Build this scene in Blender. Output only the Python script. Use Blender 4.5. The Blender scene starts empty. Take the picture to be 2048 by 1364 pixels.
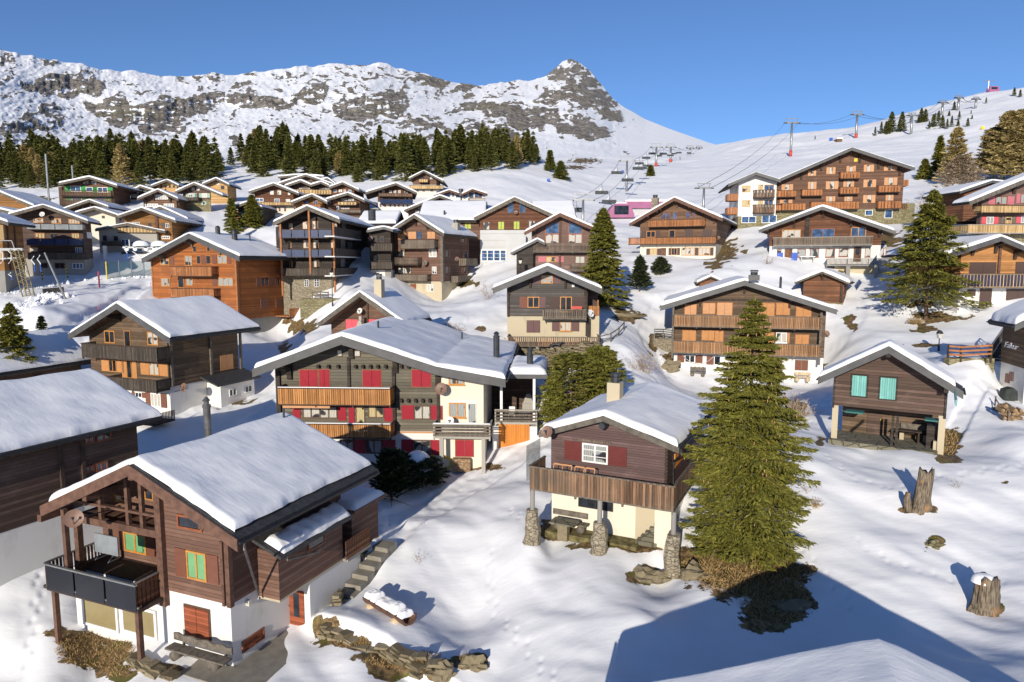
import bpy, math, random
import numpy as np
from mathutils import Vector, Matrix

# ------------------------------------------------------------------ camera, sky, sun, exposure
scene = bpy.context.scene
COL = scene.collection
R = math.radians
FPX = 1365.33                      # focal length in photo pixels (photo 2048 x 1364)
PITCH = R(6.5)
CAM = Vector((0.0, 0.0, 20.0))
CP, SP = math.cos(PITCH), math.sin(PITCH)

cam_d = bpy.data.cameras.new('camera')
cam = bpy.data.objects.new('camera', cam_d)
COL.objects.link(cam)
cam.location = CAM
cam.rotation_euler = (R(90) - PITCH, 0, 0)
cam_d.sensor_width = 36
cam_d.lens = 24.0
cam_d.clip_start = 0.1
cam_d.clip_end = 9000
scene.camera = cam

LIGHT = Vector((0.288, 1.0, -0.312)).normalized()      # the way the sunlight travels
SUN_EL = math.asin(-LIGHT.z)
world = bpy.data.worlds.new('World')
scene.world = world
world.use_nodes = True
wn, wl = world.node_tree.nodes, world.node_tree.links
sky = wn.new('ShaderNodeTexSky')
sky.sky_type = 'NISHITA'
sky.sun_disc = False
sky.sun_elevation = SUN_EL
sky.sun_rotation = math.atan2(-LIGHT.x, -LIGHT.y)
sky.altitude = 2000
sky.air_density = 1.0
sky.dust_density = 0.3
sky.ozone_density = 4.0
bg = wn['Background']
bg.inputs['Strength'].default_value = 0.102
tint = wn.new('ShaderNodeMix')
tint.data_type, tint.blend_type = 'RGBA', 'MULTIPLY'
tint.inputs[0].default_value = 1.0
tint.inputs[7].default_value = (0.775, 0.84, 0.965, 1)
wl.new(sky.outputs[0], tint.inputs[6])
wl.new(tint.outputs[2], bg.inputs['Color'])

sun_d = bpy.data.lights.new('sun', 'SUN')
sun_d.energy = 3.75
sun_d.angle = R(0.53)
sun_d.color = (1.0, 0.91, 0.775)
sun = bpy.data.objects.new('sun', sun_d)
COL.objects.link(sun)
sun.rotation_euler = LIGHT.to_track_quat('-Z', 'Y').to_euler()
scene.view_settings.view_transform = 'Standard'
scene.view_settings.look = 'None'
scene.view_settings.gamma = 1.0
scene.view_settings.exposure = 0.4
try:
    scene.cycles.max_bounces = 6
    scene.cycles.diffuse_bounces = 3
    scene.cycles.glossy_bounces = 2
    scene.cycles.transmission_bounces = 2
    scene.cycles.transparent_max_bounces = 4
    scene.cycles.use_denoising = True
except Exception:
    pass


# ------------------------------------------------------------------ helpers
def ray(px, py):
    cx, cy = (px - 1024) / FPX, (682 - py) / FPX
    Y = CP + cy * SP
    return Vector((cx / Y, 1.0, (-SP + cy * CP) / Y))


def P(px, py, d):
    return CAM + ray(px, py) * d


def to_px(p):
    v = p - CAM
    zc = v.y * CP - v.z * SP
    yc = v.y * SP + v.z * CP
    return 1024 + FPX * v.x / zc, 682 - FPX * yc / zc


def _hash(ix, iy, iz, seed):
    h = (ix * 374761393 + iy * 668265263 + iz * 2147483647 + seed * 144665) & 0xFFFFFFFF
    h = ((h ^ (h >> 13)) * 1274126177) & 0xFFFFFFFF
    h = (h ^ (h >> 16)) & 0xFFFFFF
    return h.astype(np.float64) / 0xFFFFFF


def vnoise(x, y, z=None, seed=0):
    if z is None:
        z = np.zeros_like(x)
    fx, fy, fz = np.floor(x), np.floor(y), np.floor(z)
    ix, iy, iz = fx.astype(np.int64), fy.astype(np.int64), fz.astype(np.int64)
    tx, ty, tz = x - fx, y - fy, z - fz
    tx, ty, tz = [t * t * t * (t * (t * 6 - 15) + 10) for t in (tx, ty, tz)]
    out = 0
    for a in (0, 1):
        wa = tx if a else 1 - tx
        for b in (0, 1):
            wb = ty if b else 1 - ty
            for c in (0, 1):
                wc = tz if c else 1 - tz
                out = out + wa * wb * wc * _hash(ix + a, iy + b, iz + c, seed)
    return out * 2 - 1


def fbm(x, y, z=None, oct=4, seed=0, gain=0.5):
    s, a, f, n = 0, 1.0, 1.0, 0
    for k in range(oct):
        s = s + a * vnoise(x * f, y * f, None if z is None else z * f, seed + k * 17)
        n += a
        a *= gain
        f *= 2.03
    return s / n


def smooth(a, b, x):
    t = np.clip((x - a) / (b - a), 0, 1)
    return t * t * (3 - 2 * t)


class MB:
    """collects boxes, prisms and tubes; build() links them as one mesh object"""
    def __init__(s):
        s.v, s.f = [], []

    def add(s, vs, fs):
        n = len(s.v)
        s.v.extend([tuple(v) for v in vs])
        s.f.extend([tuple(i + n for i in f) for f in fs])
        return s

    def box(s, x0, x1, y0, y1, z0, z1):
        if x0 > x1: x0, x1 = x1, x0
        if y0 > y1: y0, y1 = y1, y0
        if z0 > z1: z0, z1 = z1, z0
        vs = [(x0, y0, z0), (x1, y0, z0), (x1, y1, z0), (x0, y1, z0), (x0, y0, z1), (x1, y0, z1), (x1, y1, z1), (x0, y1, z1)]
        return s.add(vs, [(3, 2, 1, 0), (4, 5, 6, 7), (0, 1, 5, 4), (1, 2, 6, 5), (2, 3, 7, 6), (3, 0, 4, 7)])

    def prism(s, poly, y0, y1):
        """poly [(x,z)] counter-clockwise seen from the front, extruded along y"""
        n = len(poly)
        vs = [(x, y0, z) for x, z in poly] + [(x, y1, z) for x, z in poly]
        fs = [tuple(range(n)), tuple(range(2 * n - 1, n - 1, -1))]
        for i in range(n):
            j = (i + 1) % n
            fs.append((j, i, i + n, j + n))
        return s.add(vs, fs)

    def prismx(s, poly, x0, x1):
        """poly [(y,z)] extruded along x"""
        n = len(poly)
        vs = [(x0, y, z) for y, z in poly] + [(x1, y, z) for y, z in poly]
        fs = [tuple(range(n)), tuple(range(2 * n - 1, n - 1, -1))]
        for i in range(n):
            j = (i + 1) % n
            fs.append((j, i, i + n, j + n))
        return s.add(vs, fs)

    def tube(s, pts, r, n=8, r1=None, cap=True):
        pts = [Vector(p) for p in pts]
        m = len(pts)
        rs = [r + ((r if r1 is None else r1) - r) * i / max(1, m - 1) for i in range(m)]
        vs, fs = [], []
        for i, p in enumerate(pts):
            t = (pts[min(i + 1, m - 1)] - pts[max(i - 1, 0)]).normalized()
            a = t.cross(Vector((0, 0, 1)) if abs(t.z) < 0.9 else Vector((1, 0, 0))).normalized()
            b = a.cross(t)
            for k in range(n):
                an = 2 * math.pi * k / n
                vs.append(p + (a * math.cos(an) + b * math.sin(an)) * rs[i])
        for i in range(m - 1):
            for k in range(n):
                k2 = (k + 1) % n
                fs.append((i * n + k, i * n + k2, (i + 1) * n + k2, (i + 1) * n + k))
        if cap:
            fs.append(tuple(range(n - 1, -1, -1)))
            fs.append(tuple((m - 1) * n + k for k in range(n)))
        return s.add(vs, fs)

    def beam(s, p, q, w, h):
        """square bar from p to q"""
        p, q = Vector(p), Vector(q)
        t = (q - p).normalized()
        a = t.cross(Vector((0, 0, 1)) if abs(t.z) < 0.95 else Vector((0, 1, 0))).normalized() * (w / 2)
        b = a.cross(t).normalized() * (h / 2)
        vs = [c + sa * a + sb * b for c in (p, q) for sa, sb in ((-1, -1), (1, -1), (1, 1), (-1, 1))]
        return s.add(vs, [(0, 1, 2, 3), (7, 6, 5, 4), (0, 4, 5, 1), (1, 5, 6, 2), (2, 6, 7, 3), (3, 7, 4, 0)])

    def mesh(s, name, mat, shade=False):
        me = bpy.data.meshes.new(name)
        me.from_pydata(s.v, [], s.f)
        if mat is not None:
            for m in (mat if isinstance(mat, (list, tuple)) else [mat]):
                me.materials.append(m)
        if shade:
            me.polygons.foreach_set('use_smooth', [True] * len(me.polygons))
        me.update()
        return me

    def build(s, name, mat, parent=None, shade=False):
        import bmesh
        me = s.mesh(name, mat, shade)
        bm = bmesh.new()
        bm.from_mesh(me)
        bmesh.ops.recalc_face_normals(bm, faces=bm.faces)
        bm.to_mesh(me)
        bm.free()
        o = bpy.data.objects.new(name, me)
        COL.objects.link(o)
        if parent is not None:
            o.parent = parent
        return o


def grid_mesh(name, X, Y, Z, mat, attrs=None, parent=None, smooth_shade=True):
    """mesh from 2-D arrays"""
    n, m = X.shape
    me = bpy.data.meshes.new(name)
    co = np.stack([X, Y, Z], -1).reshape(-1, 3).astype(np.float32)
    idx = np.arange(n * m).reshape(n, m)
    q = np.stack([idx[:-1, :-1], idx[:-1, 1:], idx[1:, 1:], idx[1:, :-1]], -1).reshape(-1, 4)
    me.vertices.add(len(co))
    me.vertices.foreach_set('co', co.ravel())
    me.loops.add(q.size)
    me.loops.foreach_set('vertex_index', q.ravel().astype(np.int32))
    me.polygons.add(len(q))
    me.polygons.foreach_set('loop_start', np.arange(0, q.size, 4, dtype=np.int32))
    me.polygons.foreach_set('loop_total', np.full(len(q), 4, dtype=np.int32))
    if smooth_shade:
        me.polygons.foreach_set('use_smooth', np.ones(len(q), dtype=bool))
    for k, a in (attrs or {}).items():
        at = me.attributes.new(k, 'FLOAT', 'POINT')
        at.data.foreach_set('value', a.reshape(-1).astype(np.float32))
    me.materials.append(mat)
    me.update(calc_edges=True)
    me.validate()
    o = bpy.data.objects.new(name, me)
    COL.objects.link(o)
    if parent is not None:
        o.parent = parent
    return o


def tag(o, label=None, cat=None, group=None, kind=None):
    for k, v in (('label', label), ('category', cat), ('group', group), ('kind', kind)):
        if v:
            o[k] = v
    return o


def thing(name, label, cat, loc=(0, 0, 0), rz=0.0, group=None):
    o = bpy.data.objects.new(name, None)
    o.empty_display_size = 0.3
    COL.objects.link(o)
    o.location = loc
    o.rotation_euler = (0, 0, rz)
    return tag(o, label, cat, group)


def copy_tree(o, parent=None):
    c = o.copy()
    COL.objects.link(c)
    if parent is not None:
        c.parent = parent
    for ch in list(o.children):
        copy_tree(ch, c)
    return c


# ------------------------------------------------------------------ materials
def new_mat(name):
    m = bpy.data.materials.new(name)
    m.use_nodes = True
    nt = m.node_tree
    b = nt.nodes['Principled BSDF']
    return m, nt, b


def N(nt, t, **kw):
    n = nt.nodes.new(t)
    for k, v in kw.items():
        if k in ('operation', 'blend_type', 'data_type', 'noise_dimensions', 'feature', 'attribute_name', 'interpolation', 'distance'):
            setattr(n, k, v)
        else:
            n.inputs[k].default_value = v
    return n


def mathn(nt, op, a, b=None, clamp=False):
    n = nt.nodes.new('ShaderNodeMath')
    n.operation = op
    n.use_clamp = clamp
    for i, v in enumerate((a, b)):
        if v is None:
            continue
        if isinstance(v, (int, float)):
            n.inputs[i].default_value = v
        else:
            nt.links.new(v, n.inputs[i])
    return n.outputs[0]


def mix(nt, fac, a, b, blend='MIX'):
    n = nt.nodes.new('ShaderNodeMix')
    n.data_type = 'RGBA'
    n.blend_type = blend
    for i, v in ((0, fac), (6, a), (7, b)):
        if isinstance(v, (int, float)):
            n.inputs[i].default_value = v
        elif isinstance(v, tuple):
            n.inputs[i].default_value = (v[0], v[1], v[2], 1)
        else:
            nt.links.new(v, n.inputs[i])
    return n.outputs[2]


def ramp(nt, fac, lo, hi):
    n = nt.nodes.new('ShaderNodeMapRange')
    n.inputs[1].default_value, n.inputs[2].default_value = lo, hi
    n.interpolation_type = 'SMOOTHSTEP'
    nt.links.new(fac, n.inputs[0])
    return n.outputs[0]


def noise_at(nt, scale, detail=4.0, vec=None, rough=0.55, stretch=None):
    tc = nt.nodes.new('ShaderNodeTexCoord')
    v = tc.outputs['Object']
    if stretch:
        mp = nt.nodes.new('ShaderNodeMapping')
        mp.inputs['Scale'].default_value = stretch
        nt.links.new(v, mp.inputs[0])
        v = mp.outputs[0]
    n = N(nt, 'ShaderNodeTexNoise', Scale=scale, Detail=detail, Roughness=rough)
    nt.links.new(v, n.inputs['Vector'])
    return n.outputs[0]


def bump(nt, b, h, strength=0.5, dist=0.05):
    n = nt.nodes.new('ShaderNodeBump')
    n.inputs['Strength'].default_value = strength
    n.inputs['Distance'].default_value = dist
    nt.links.new(h, n.inputs['Height'])
    nt.links.new(n.outputs[0], b.inputs['Normal'])
    return n


def wood(name, col, plank=0.17, vert=False, var=0.35, weather=0.0, rough=0.75, wcol=(0.2, 0.19, 0.17)):
    m, nt, b = new_mat(name)
    tc = nt.nodes.new('ShaderNodeTexCoord')
    sx = nt.nodes.new('ShaderNodeSeparateXYZ')
    nt.links.new(tc.outputs['Object'], sx.inputs[0])
    c = mathn(nt, 'ADD', sx.outputs[0], sx.outputs[1]) if vert else sx.outputs[2]
    t = mathn(nt, 'DIVIDE', c, plank)
    fl = mathn(nt, 'FLOOR', t)
    fr = mathn(nt, 'FRACT', t)
    wn_ = N(nt, 'ShaderNodeTexWhiteNoise', noise_dimensions='1D')
    nt.links.new(fl, wn_.inputs['W'])
    st = (9, 9, 0.7) if vert else (0.6, 0.6, 9)
    g = noise_at(nt, 2.2, 5, stretch=st)
    big = noise_at(nt, 0.35, 3)
    k = mathn(nt, 'ADD', mathn(nt, 'MULTIPLY', wn_.outputs['Value'], 0.5), mathn(nt, 'MULTIPLY', g, 0.7))
    dark = tuple(x * (1 - var) for x in col)
    lite = tuple(min(1, x * (1 + var)) for x in col)
    cc = mix(nt, ramp(nt, k, 0.25, 0.95), dark, lite)
    blk = mathn(nt, 'MULTIPLY', ramp(nt, mathn(nt, 'ADD', noise_at(nt, 0.7, 5, rough=0.7, stretch=(1, 1, 1.8)), mathn(nt, 'MULTIPLY', wn_.outputs['Value'], 0.12)), 0.56, 0.78), 0.55)
    cc = mix(nt, blk, cc, tuple(min(1, x * 1.55 + 0.03) for x in col))
    blk2 = mathn(nt, 'MULTIPLY', ramp(nt, noise_at(nt, 1.1, 6, rough=0.75, stretch=st), 0.57, 0.72), 0.5)
    cc = mix(nt, blk2, cc, tuple(x * 0.4 for x in col))
    if weather:
        cc = mix(nt, mathn(nt, 'MULTIPLY', ramp(nt, mathn(nt, 'ADD', big, mathn(nt, 'MULTIPLY', g, 0.5)), 0.55, 0.95), weather), cc, wcol)
    edge = mathn(nt, 'MULTIPLY', ramp(nt, fr, 0.0, 0.1), ramp(nt, mathn(nt, 'SUBTRACT', 1.0, fr), 0.0, 0.06))
    cc = mix(nt, edge, tuple(x * 0.35 for x in col), cc)
    nt.links.new(cc, b.inputs['Base Color'])
    b.inputs['Roughness'].default_value = rough
    b.inputs['Specular IOR Level'].default_value = 0.3
    bump(nt, b, mathn(nt, 'ADD', edge, mathn(nt, 'MULTIPLY', g, 0.3)), 0.6, 0.02)
    return m


def plain(name, col, rough=0.6, var=0.15, scale=3.0, metal=0.0, bmp=0.0, spec=0.4):
    m, nt, b = new_mat(name)
    n = noise_at(nt, scale, 5)
    cc = mix(nt, ramp(nt, n, 0.3, 0.7), tuple(x * (1 - var) for x in col), tuple(min(1, x * (1 + var)) for x in col))
    nt.links.new(cc, b.inputs['Base Color'])
    b.inputs['Roughness'].default_value = rough
    b.inputs['Metallic'].default_value = metal
    b.inputs['Specular IOR Level'].default_value = spec
    if bmp:
        bump(nt, b, noise_at(nt, scale * 6, 4), bmp, 0.02)
    return m


def plaster(name, col, dirt=0.25, dcol=(0.25, 0.21, 0.15)):
    m, nt, b = new_mat(name)
    n = noise_at(nt, 0.9, 6, rough=0.65, stretch=(1, 1, 0.5))
    cc = mix(nt, mathn(nt, 'MULTIPLY', ramp(nt, n, 0.52, 0.8), dirt), col, dcol)
    n2 = noise_at(nt, 5, 4)
    cc = mix(nt, 0.12, cc, mix(nt, n2, tuple(x * .7 for x in col), col))
    nt.links.new(cc, b.inputs['Base Color'])
    b.inputs['Roughness'].default_value = 0.9
    b.inputs['Specular IOR Level'].default_value = 0.2
    bump(nt, b, noise_at(nt, 30, 3), 0.25, 0.01)
    return m


def stone(name, c1, c2, scale=3.0, zs=1.8):
    m, nt, b = new_mat(name)
    tc = nt.nodes.new('ShaderNodeTexCoord')
    mp = nt.nodes.new('ShaderNodeMapping')
    mp.inputs['Scale'].default_value = (1, 1, zs)
    nt.links.new(tc.outputs['Object'], mp.inputs[0])
    nz = N(nt, 'ShaderNodeTexNoise', Scale=2.5, Detail=3.0)
    nt.links.new(mp.outputs[0], nz.inputs['Vector'])
    wv = nt.nodes.new('ShaderNodeVectorMath')
    wv.operation = 'MULTIPLY_ADD'
    wv.inputs[1].default_value = (0.25, 0.25, 0.25)
    nt.links.new(nz.outputs['Color'], wv.inputs[0])
    nt.links.new(mp.outputs[0], wv.inputs[2])
    vo = N(nt, 'ShaderNodeTexVoronoi', Scale=scale)
    nt.links.new(wv.outputs[0], vo.inputs['Vector'])
    ve = N(nt, 'ShaderNodeTexVoronoi', feature='DISTANCE_TO_EDGE', Scale=scale)
    nt.links.new(wv.outputs[0], ve.inputs['Vector'])
    sp = nt.nodes.new('ShaderNodeSeparateColor')
    nt.links.new(vo.outputs['Color'], sp.inputs[0])
    cc = mix(nt, sp.outputs[0], c1, c2)
    cc = mix(nt, mathn(nt, 'MULTIPLY', noise_at(nt, 8, 5), 0.7), cc, tuple(x * .5 for x in c1))
    e = ramp(nt, ve.outputs['Distance'], 0.0, 0.06)
    cc = mix(nt, e, tuple(x * .55 for x in c1), cc)
    nt.links.new(cc, b.inputs['Base Color'])
    b.inputs['Roughness'].default_value = 0.9
    bump(nt, b, mathn(nt, 'ADD', e, mathn(nt, 'MULTIPLY', noise_at(nt, 14, 4), .4)), 0.9, 0.06)
    return m


def glass(name, col=(0.02, 0.025, 0.035), rough=0.06, top=None):
    m, nt, b = new_mat(name)
    n = noise_at(nt, 1.3, 2)
    cc = mix(nt, ramp(nt, n, 0.35, 0.7), tuple(x * .6 for x in col), tuple(min(1, x * 1.5) for x in col))
    nt.links.new(cc, b.inputs['Base Color'])
    b.inputs['Roughness'].default_value = rough
    b.inputs['Specular IOR Level'].default_value = 0.6
    return m


def curtain(name, col, pitch=0.11):
    m, nt, b = new_mat(name)
    tc = nt.nodes.new('ShaderNodeTexCoord')
    sx = nt.nodes.new('ShaderNodeSeparateXYZ')
    nt.links.new(tc.outputs['Object'], sx.inputs[0])
    t = mathn(nt, 'ADD', mathn(nt, 'ADD', sx.outputs[0], sx.outputs[1]), mathn(nt, 'MULTIPLY', noise_at(nt, 2, 2), 0.2))
    w = mathn(nt, 'SINE', mathn(nt, 'MULTIPLY', t, 6.283 / pitch))
    k = mathn(nt, 'MULTIPLY_ADD', w, 0.5)
    nn = nt.nodes.new('ShaderNodeMath')
    nn.operation = 'MULTIPLY_ADD'
    nt.links.new(w, nn.inputs[0])
    nn.inputs[1].default_value = 0.5
    nn.inputs[2].default_value = 0.5
    gap = ramp(nt, noise_at(nt, 0.8, 1), 0.40, 0.44)
    cc = mix(nt, nn.outputs[0], tuple(x * .55 for x in col), col)
    cc = mix(nt, gap, (0.03, 0.03, 0.035), cc)
    nt.links.new(cc, b.inputs['Base Color'])
    b.inputs['Roughness'].default_value = 0.25
    b.inputs['Coat Weight'].default_value = 0.5
    b.inputs['Coat Roughness'].default_value = 0.03
    return m


def snow_mat(name, roof=False, ground=False):
    m, nt, b = new_mat(name)
    base = (0.86, 0.875, 0.90)
    n = noise_at(nt, 0.5, 4)
    cc = mix(nt, ramp(nt, n, 0.3, 0.7), (0.855, 0.865, 0.88), (0.90, 0.905, 0.91))
    if ground:
        at = N(nt, 'ShaderNodeAttribute', attribute_name='dirt')
        f = mathn(nt, 'ADD', at.outputs['Fac'], mathn(nt, 'MULTIPLY', mathn(nt, 'SUBTRACT', noise_at(nt, 1.6, 6, rough=0.7), 0.5), 1.1))
        f = ramp(nt, f, 0.47, 0.53)
        d1 = mix(nt, ramp(nt, noise_at(nt, 3.5, 6, rough=.7), 0.35, 0.68), (0.06, 0.042, 0.02), (0.33, 0.22, 0.105))
        d1 = mix(nt, ramp(nt, noise_at(nt, 0.9, 4), 0.5, 0.66), d1, (0.12, 0.115, 0.03))
        cc = mix(nt, f, cc, d1)
    nt.links.new(cc, b.inputs['Base Color'])
    b.inputs['Roughness'].default_value = 0.65
    b.inputs['Specular IOR Level'].default_value = 0.25
    if roof:
        h1 = noise_at(nt, 2.0, 5, stretch=(0.6, 1.7, 0.6), rough=0.55)
        h = mathn(nt, 'ADD', mathn(nt, 'MULTIPLY', h1, 0.75), mathn(nt, 'MULTIPLY', noise_at(nt, 22, 3), 0.12))
        bump(nt, b, h, 0.5, 0.06)
    else:
        h1 = noise_at(nt, 0.9, 5, stretch=(0.6, 1.5, 1.0), rough=0.5)
        h = mathn(nt, 'ADD', mathn(nt, 'MULTIPLY', h1, 0.9), mathn(nt, 'MULTIPLY', noise_at(nt, 9, 4, rough=0.65), 0.14))
        bump(nt, b, h, 0.28, 0.16)
    return m


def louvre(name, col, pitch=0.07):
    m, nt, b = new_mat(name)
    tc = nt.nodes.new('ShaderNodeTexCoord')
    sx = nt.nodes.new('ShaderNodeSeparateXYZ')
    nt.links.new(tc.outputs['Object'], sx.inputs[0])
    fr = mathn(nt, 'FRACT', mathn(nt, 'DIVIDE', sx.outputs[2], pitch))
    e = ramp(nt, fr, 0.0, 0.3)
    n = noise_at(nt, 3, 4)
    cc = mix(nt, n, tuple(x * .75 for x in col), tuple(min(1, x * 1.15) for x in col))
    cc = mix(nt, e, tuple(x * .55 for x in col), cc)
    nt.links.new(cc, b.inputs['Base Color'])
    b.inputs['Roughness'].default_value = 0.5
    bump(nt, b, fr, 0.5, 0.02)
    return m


M = {}
M['snow'] = snow_mat('snow_ground', ground=True)
M['roofsnow'] = snow_mat('snow_on_roof', roof=True)
M['fluff'] = snow_mat('snow_heap')


# ------------------------------------------------------------------ terrain: heights fitted through surveyed points (photo column, row, distance)
CTRL = [
 (465,1333,27),(115,1312,28.5),(0,1140,33),(180,1060,38),(745,1062,36),(640,1262,29.5),(900,1364,26),(950,1200,31),(700,1240,30),(300,1364,26.1),(0,1364,27.5),
 (1100,1364,23.8),(1100,1100,33.5),(1205,1097,32),(1065,1060,34),(1345,1203,28.3),(1290,1250,25.7),(1408,1195,28),(1330,1092,32.5),(1480,1130,31),(1560,1262,26.2),(1480,1215,27.5),(1610,1105,31),
 (1300,1364,22.5),(1165,1364,23),(1610,1364,22.9),(2048,1364,21),(1840,1012,34),(1970,1222,27),(2048,1000,34),(1893,905,41),(1660,882,43),(1600,900,40),(1760,897,41.5),
 (930,942,47),(1050,905,47.5),(870,1000,42),(800,1090,36),(720,950,46),(345,835,58),(500,792,66),(400,880,52),(540,780,66),(200,830,60),
 (640,652,80),(575,668,88),(560,690,80),(520,790,62),(590,705,68),(700,700,66),(880,660,75),(950,600,86),(870,596,100),(980,580,95),(620,593,92),(480,662,84),(300,600,87),
 (100,600,82),(30,570,95),(200,560,100),(80,640,70),(60,790,62),(100,548,105),(250,550,105),(60,385,170),(20,365,190),(180,420,138),(250,404,150),
 (330,440,130),(430,470,120),(420,440,132),(480,510,110),(540,462,120),(480,370,190),(470,340,225),(600,375,180),(750,425,142),(850,388,170),(900,376,180),
 (1000,360,190),(1060,322,250),(1120,357,215),(1240,440,160),(1300,522,107),(1420,515,107),(1300,375,220),(1257,384,212),(1310,334,330),(1345,325,420),(1400,312,520),(1435,292,620),
 (1640,450,125),(1460,465,122),(1800,445,127),(1580,313,330),(1500,300,420),(1470,290,520),(1500,335,270),(1710,276,420),(1640,272,470),(1740,252,500),(1820,268,400),(1900,302,280),
 (1900,208,520),(1985,182,560),(2048,180,560),(1860,372,170),(2000,335,190),(1900,505,88),(1850,638,75),(1960,615,75),(1720,680,72),(1680,600,85),(1750,562,92),
 (1560,532,96),(1770,532,96),(1450,562,91),(1400,540,97),(1300,590,90),(1250,640,78),(1280,700,68),(1300,745,62),(1500,768,68),(1340,758,69),(1640,768,69),(1620,792,58),(1600,850,48),
 (1880,715,60),(1960,850,44),(1990,765,52),(1945,692,64),(1900,716,53),(1940,716,53),(1975,715,52.5),(1930,706,57),(1940,748,50),(1900,752,51),(2030,880,40),(1120,745,60),(1170,825,50),(1100,702,66),(1010,702,67),(1060,742,62),
 (-250,1364,27),(-250,1100,36),(-250,700,75),(-250,560,110),(-250,385,175),(2300,1364,22),(2300,1000,33),(2300,700,60),(2300,500,90),(2300,330,190),(2300,175,560),
 (800,560,100),(1050,545,100),(1170,560,98),(830,450,135),(700,450,125),(640,415,150),(1000,520,112),(1100,450,145),
 (0,335,330),(200,332,330),(500,310,330),(700,318,330),(900,318,330),(1040,315,330),(1150,318,340),(1250,312,420),(1320,305,520),
]
_pts = [P(*c) for c in CTRL]
for az in (-38, -20, 0, 20, 38):
    _pts.append(Vector((9 * math.sin(R(az)), 9 * math.cos(R(az)), 5.0)))
    _pts.append(Vector((2 * math.sin(R(az)), 2 * math.cos(R(az)), 5.5)))
for px, e, r in ((0, .06, 900), (500, .07, 900), (900, .07, 900), (1150, .07, 900), (1300, .09, 900), (1440, .14, 950), (1550, .13, 950), (1700, .13, 950), (1850, .16, 950), (2048, .17, 950), (2300, .17, 950), (-250, .06, 900)):
    rr = ray(px, 600)
    k = r / math.hypot(rr.x, 1)
    _pts.append(Vector((rr.x * k, k, 20 + e * r)))
def _pad(px, py, d, rot, spots, dz=-.04):
    O, r = P(px, py, d), R(rot)
    for u, y, z in spots:
        _pts.append(Vector((O.x + u * math.cos(r) - y * math.sin(r), O.y + u * math.sin(r) + y * math.cos(r), O.z + dz + z)))


_pad(467, 1333, 27, -21, [(-3.2, -1.2, 0), (-1, -1.3, 0), (1.4, -1.3, 0), (2.1, .5, 0), (2.1, 3, 0), (2.6, 4.6, .1), (2.7, 6.5, .8), (2.7, 8.2, 1.45), (2.6, 10, 2.1), (1.3, 10.4, 2.1), (-3.2, 1, 0), (0, 1, -.1), (1.0, 1, -.12), (1.2, 3, -.12), (-6.5, -1.4, -.9), (-6.5, .3, -.5)])
_pad(1331, 1090, 32.5, -26, [(-6, -1.9, 0), (-4, -1.9, 0), (-2, -1.6, 0), (0, -1.0, -.05), (-5, 1, 0), (-2, 1, 0), (.4, -2.2, -1.2), (1.6, .5, .1)])
_pad(1887, 904, 40, -32, [(-7, -.7, -.08), (-4.5, -.7, -.06), (-2, -.7, -.06), (-.2, -.7, -.1), (-6, 1.5, -.1), (-2, 1.5, -.1), (-4, -2.2, -.5)])
_c = np.array([(math.atan2(p.x, p.y) * 2.2, math.log(math.hypot(p.x, p.y)), (p.z - 20) / math.hypot(p.x, p.y)) for p in _pts])


def _phi(r2):
    return 0.5 * r2 * np.log(r2 + 1e-12)


_n = len(_c)
_K = _phi(((_c[:, None, :2] - _c[None, :, :2]) ** 2).sum(-1)) + np.eye(_n) * 0.0008
_Pm = np.c_[np.ones(_n), _c[:, :2]]
_A = np.block([[_K, _Pm], [_Pm.T, np.zeros((3, 3))]])
_w = np.linalg.solve(_A, np.r_[_c[:, 2], 0, 0, 0])


def ground_np(x, y, detail=True):
    x, y = np.asarray(x, float), np.asarray(y, float)
    r = np.maximum(np.hypot(x, y), 1.5)
    az = np.clip(np.arctan2(x, y), -0.80, 0.80)
    a, l = (az * 2.2).ravel(), np.log(r).ravel()
    e = np.zeros(a.size)
    for i in range(0, a.size, 20000):
        s = slice(i, i + 20000)
        d2 = (a[s, None] - _c[None, :, 0]) ** 2 + (l[s, None] - _c[None, :, 1]) ** 2
        e[s] = _phi(d2) @ _w[:_n] + _w[_n] + _w[_n + 1] * a[s] + _w[_n + 2] * l[s]
    z = 20 + r * e.reshape(r.shape)
    if detail:
        z = z + detail_np(x, y, r)
    return z


# wind-packed drifts, and the paths people and snow machines have trodden: polylines of (column, row, distance, half width, depth)
TRACKS = [
 ([(770,1075,36.8),(900,990,42.5),(1000,940,45.5),(1060,905,47.5)], 1.5, .16),
 ([(1320,690,70),(1290,650,77),(1320,600,88),(1420,565,91)], .9, .22),
 ([(1640,700,74),(1690,650,80),(1690,590,86)], 2.2, .18),
 ([(1040,770,58),(1250,735,62),(1300,700,68)], .8, .15),
 ([(120,665,67),(230,600,82),(300,560,98)], 1.3, .35),
 ([(0,590,88),(150,570,97),(290,548,104)], 2.5, .25),
 ([(2048,800,50),(1960,800,50),(1900,850,43)], .6, .2),
]
_segs = []
for pl, hw, dep in TRACKS:
    q = [P(*t) for t in pl]
    for a_, b_ in zip(q[:-1], q[1:]):
        _segs.append((a_.x, a_.y, b_.x, b_.y, hw, dep))


def track_np(x, y):
    """how far inside a trodden path (0..1) and its depth"""
    out = np.zeros_like(x)
    for ax, ay, bx, by, hw, dep in _segs:
        dx, dy = bx - ax, by - ay
        t = np.clip(((x - ax) * dx + (y - ay) * dy) / (dx * dx + dy * dy), 0, 1)
        dd = np.hypot(x - ax - t * dx, y - ay - t * dy)
        out = np.maximum(out, dep * (1 - smooth(hw * .75, hw * 1.15, dd)))
    return out


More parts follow.
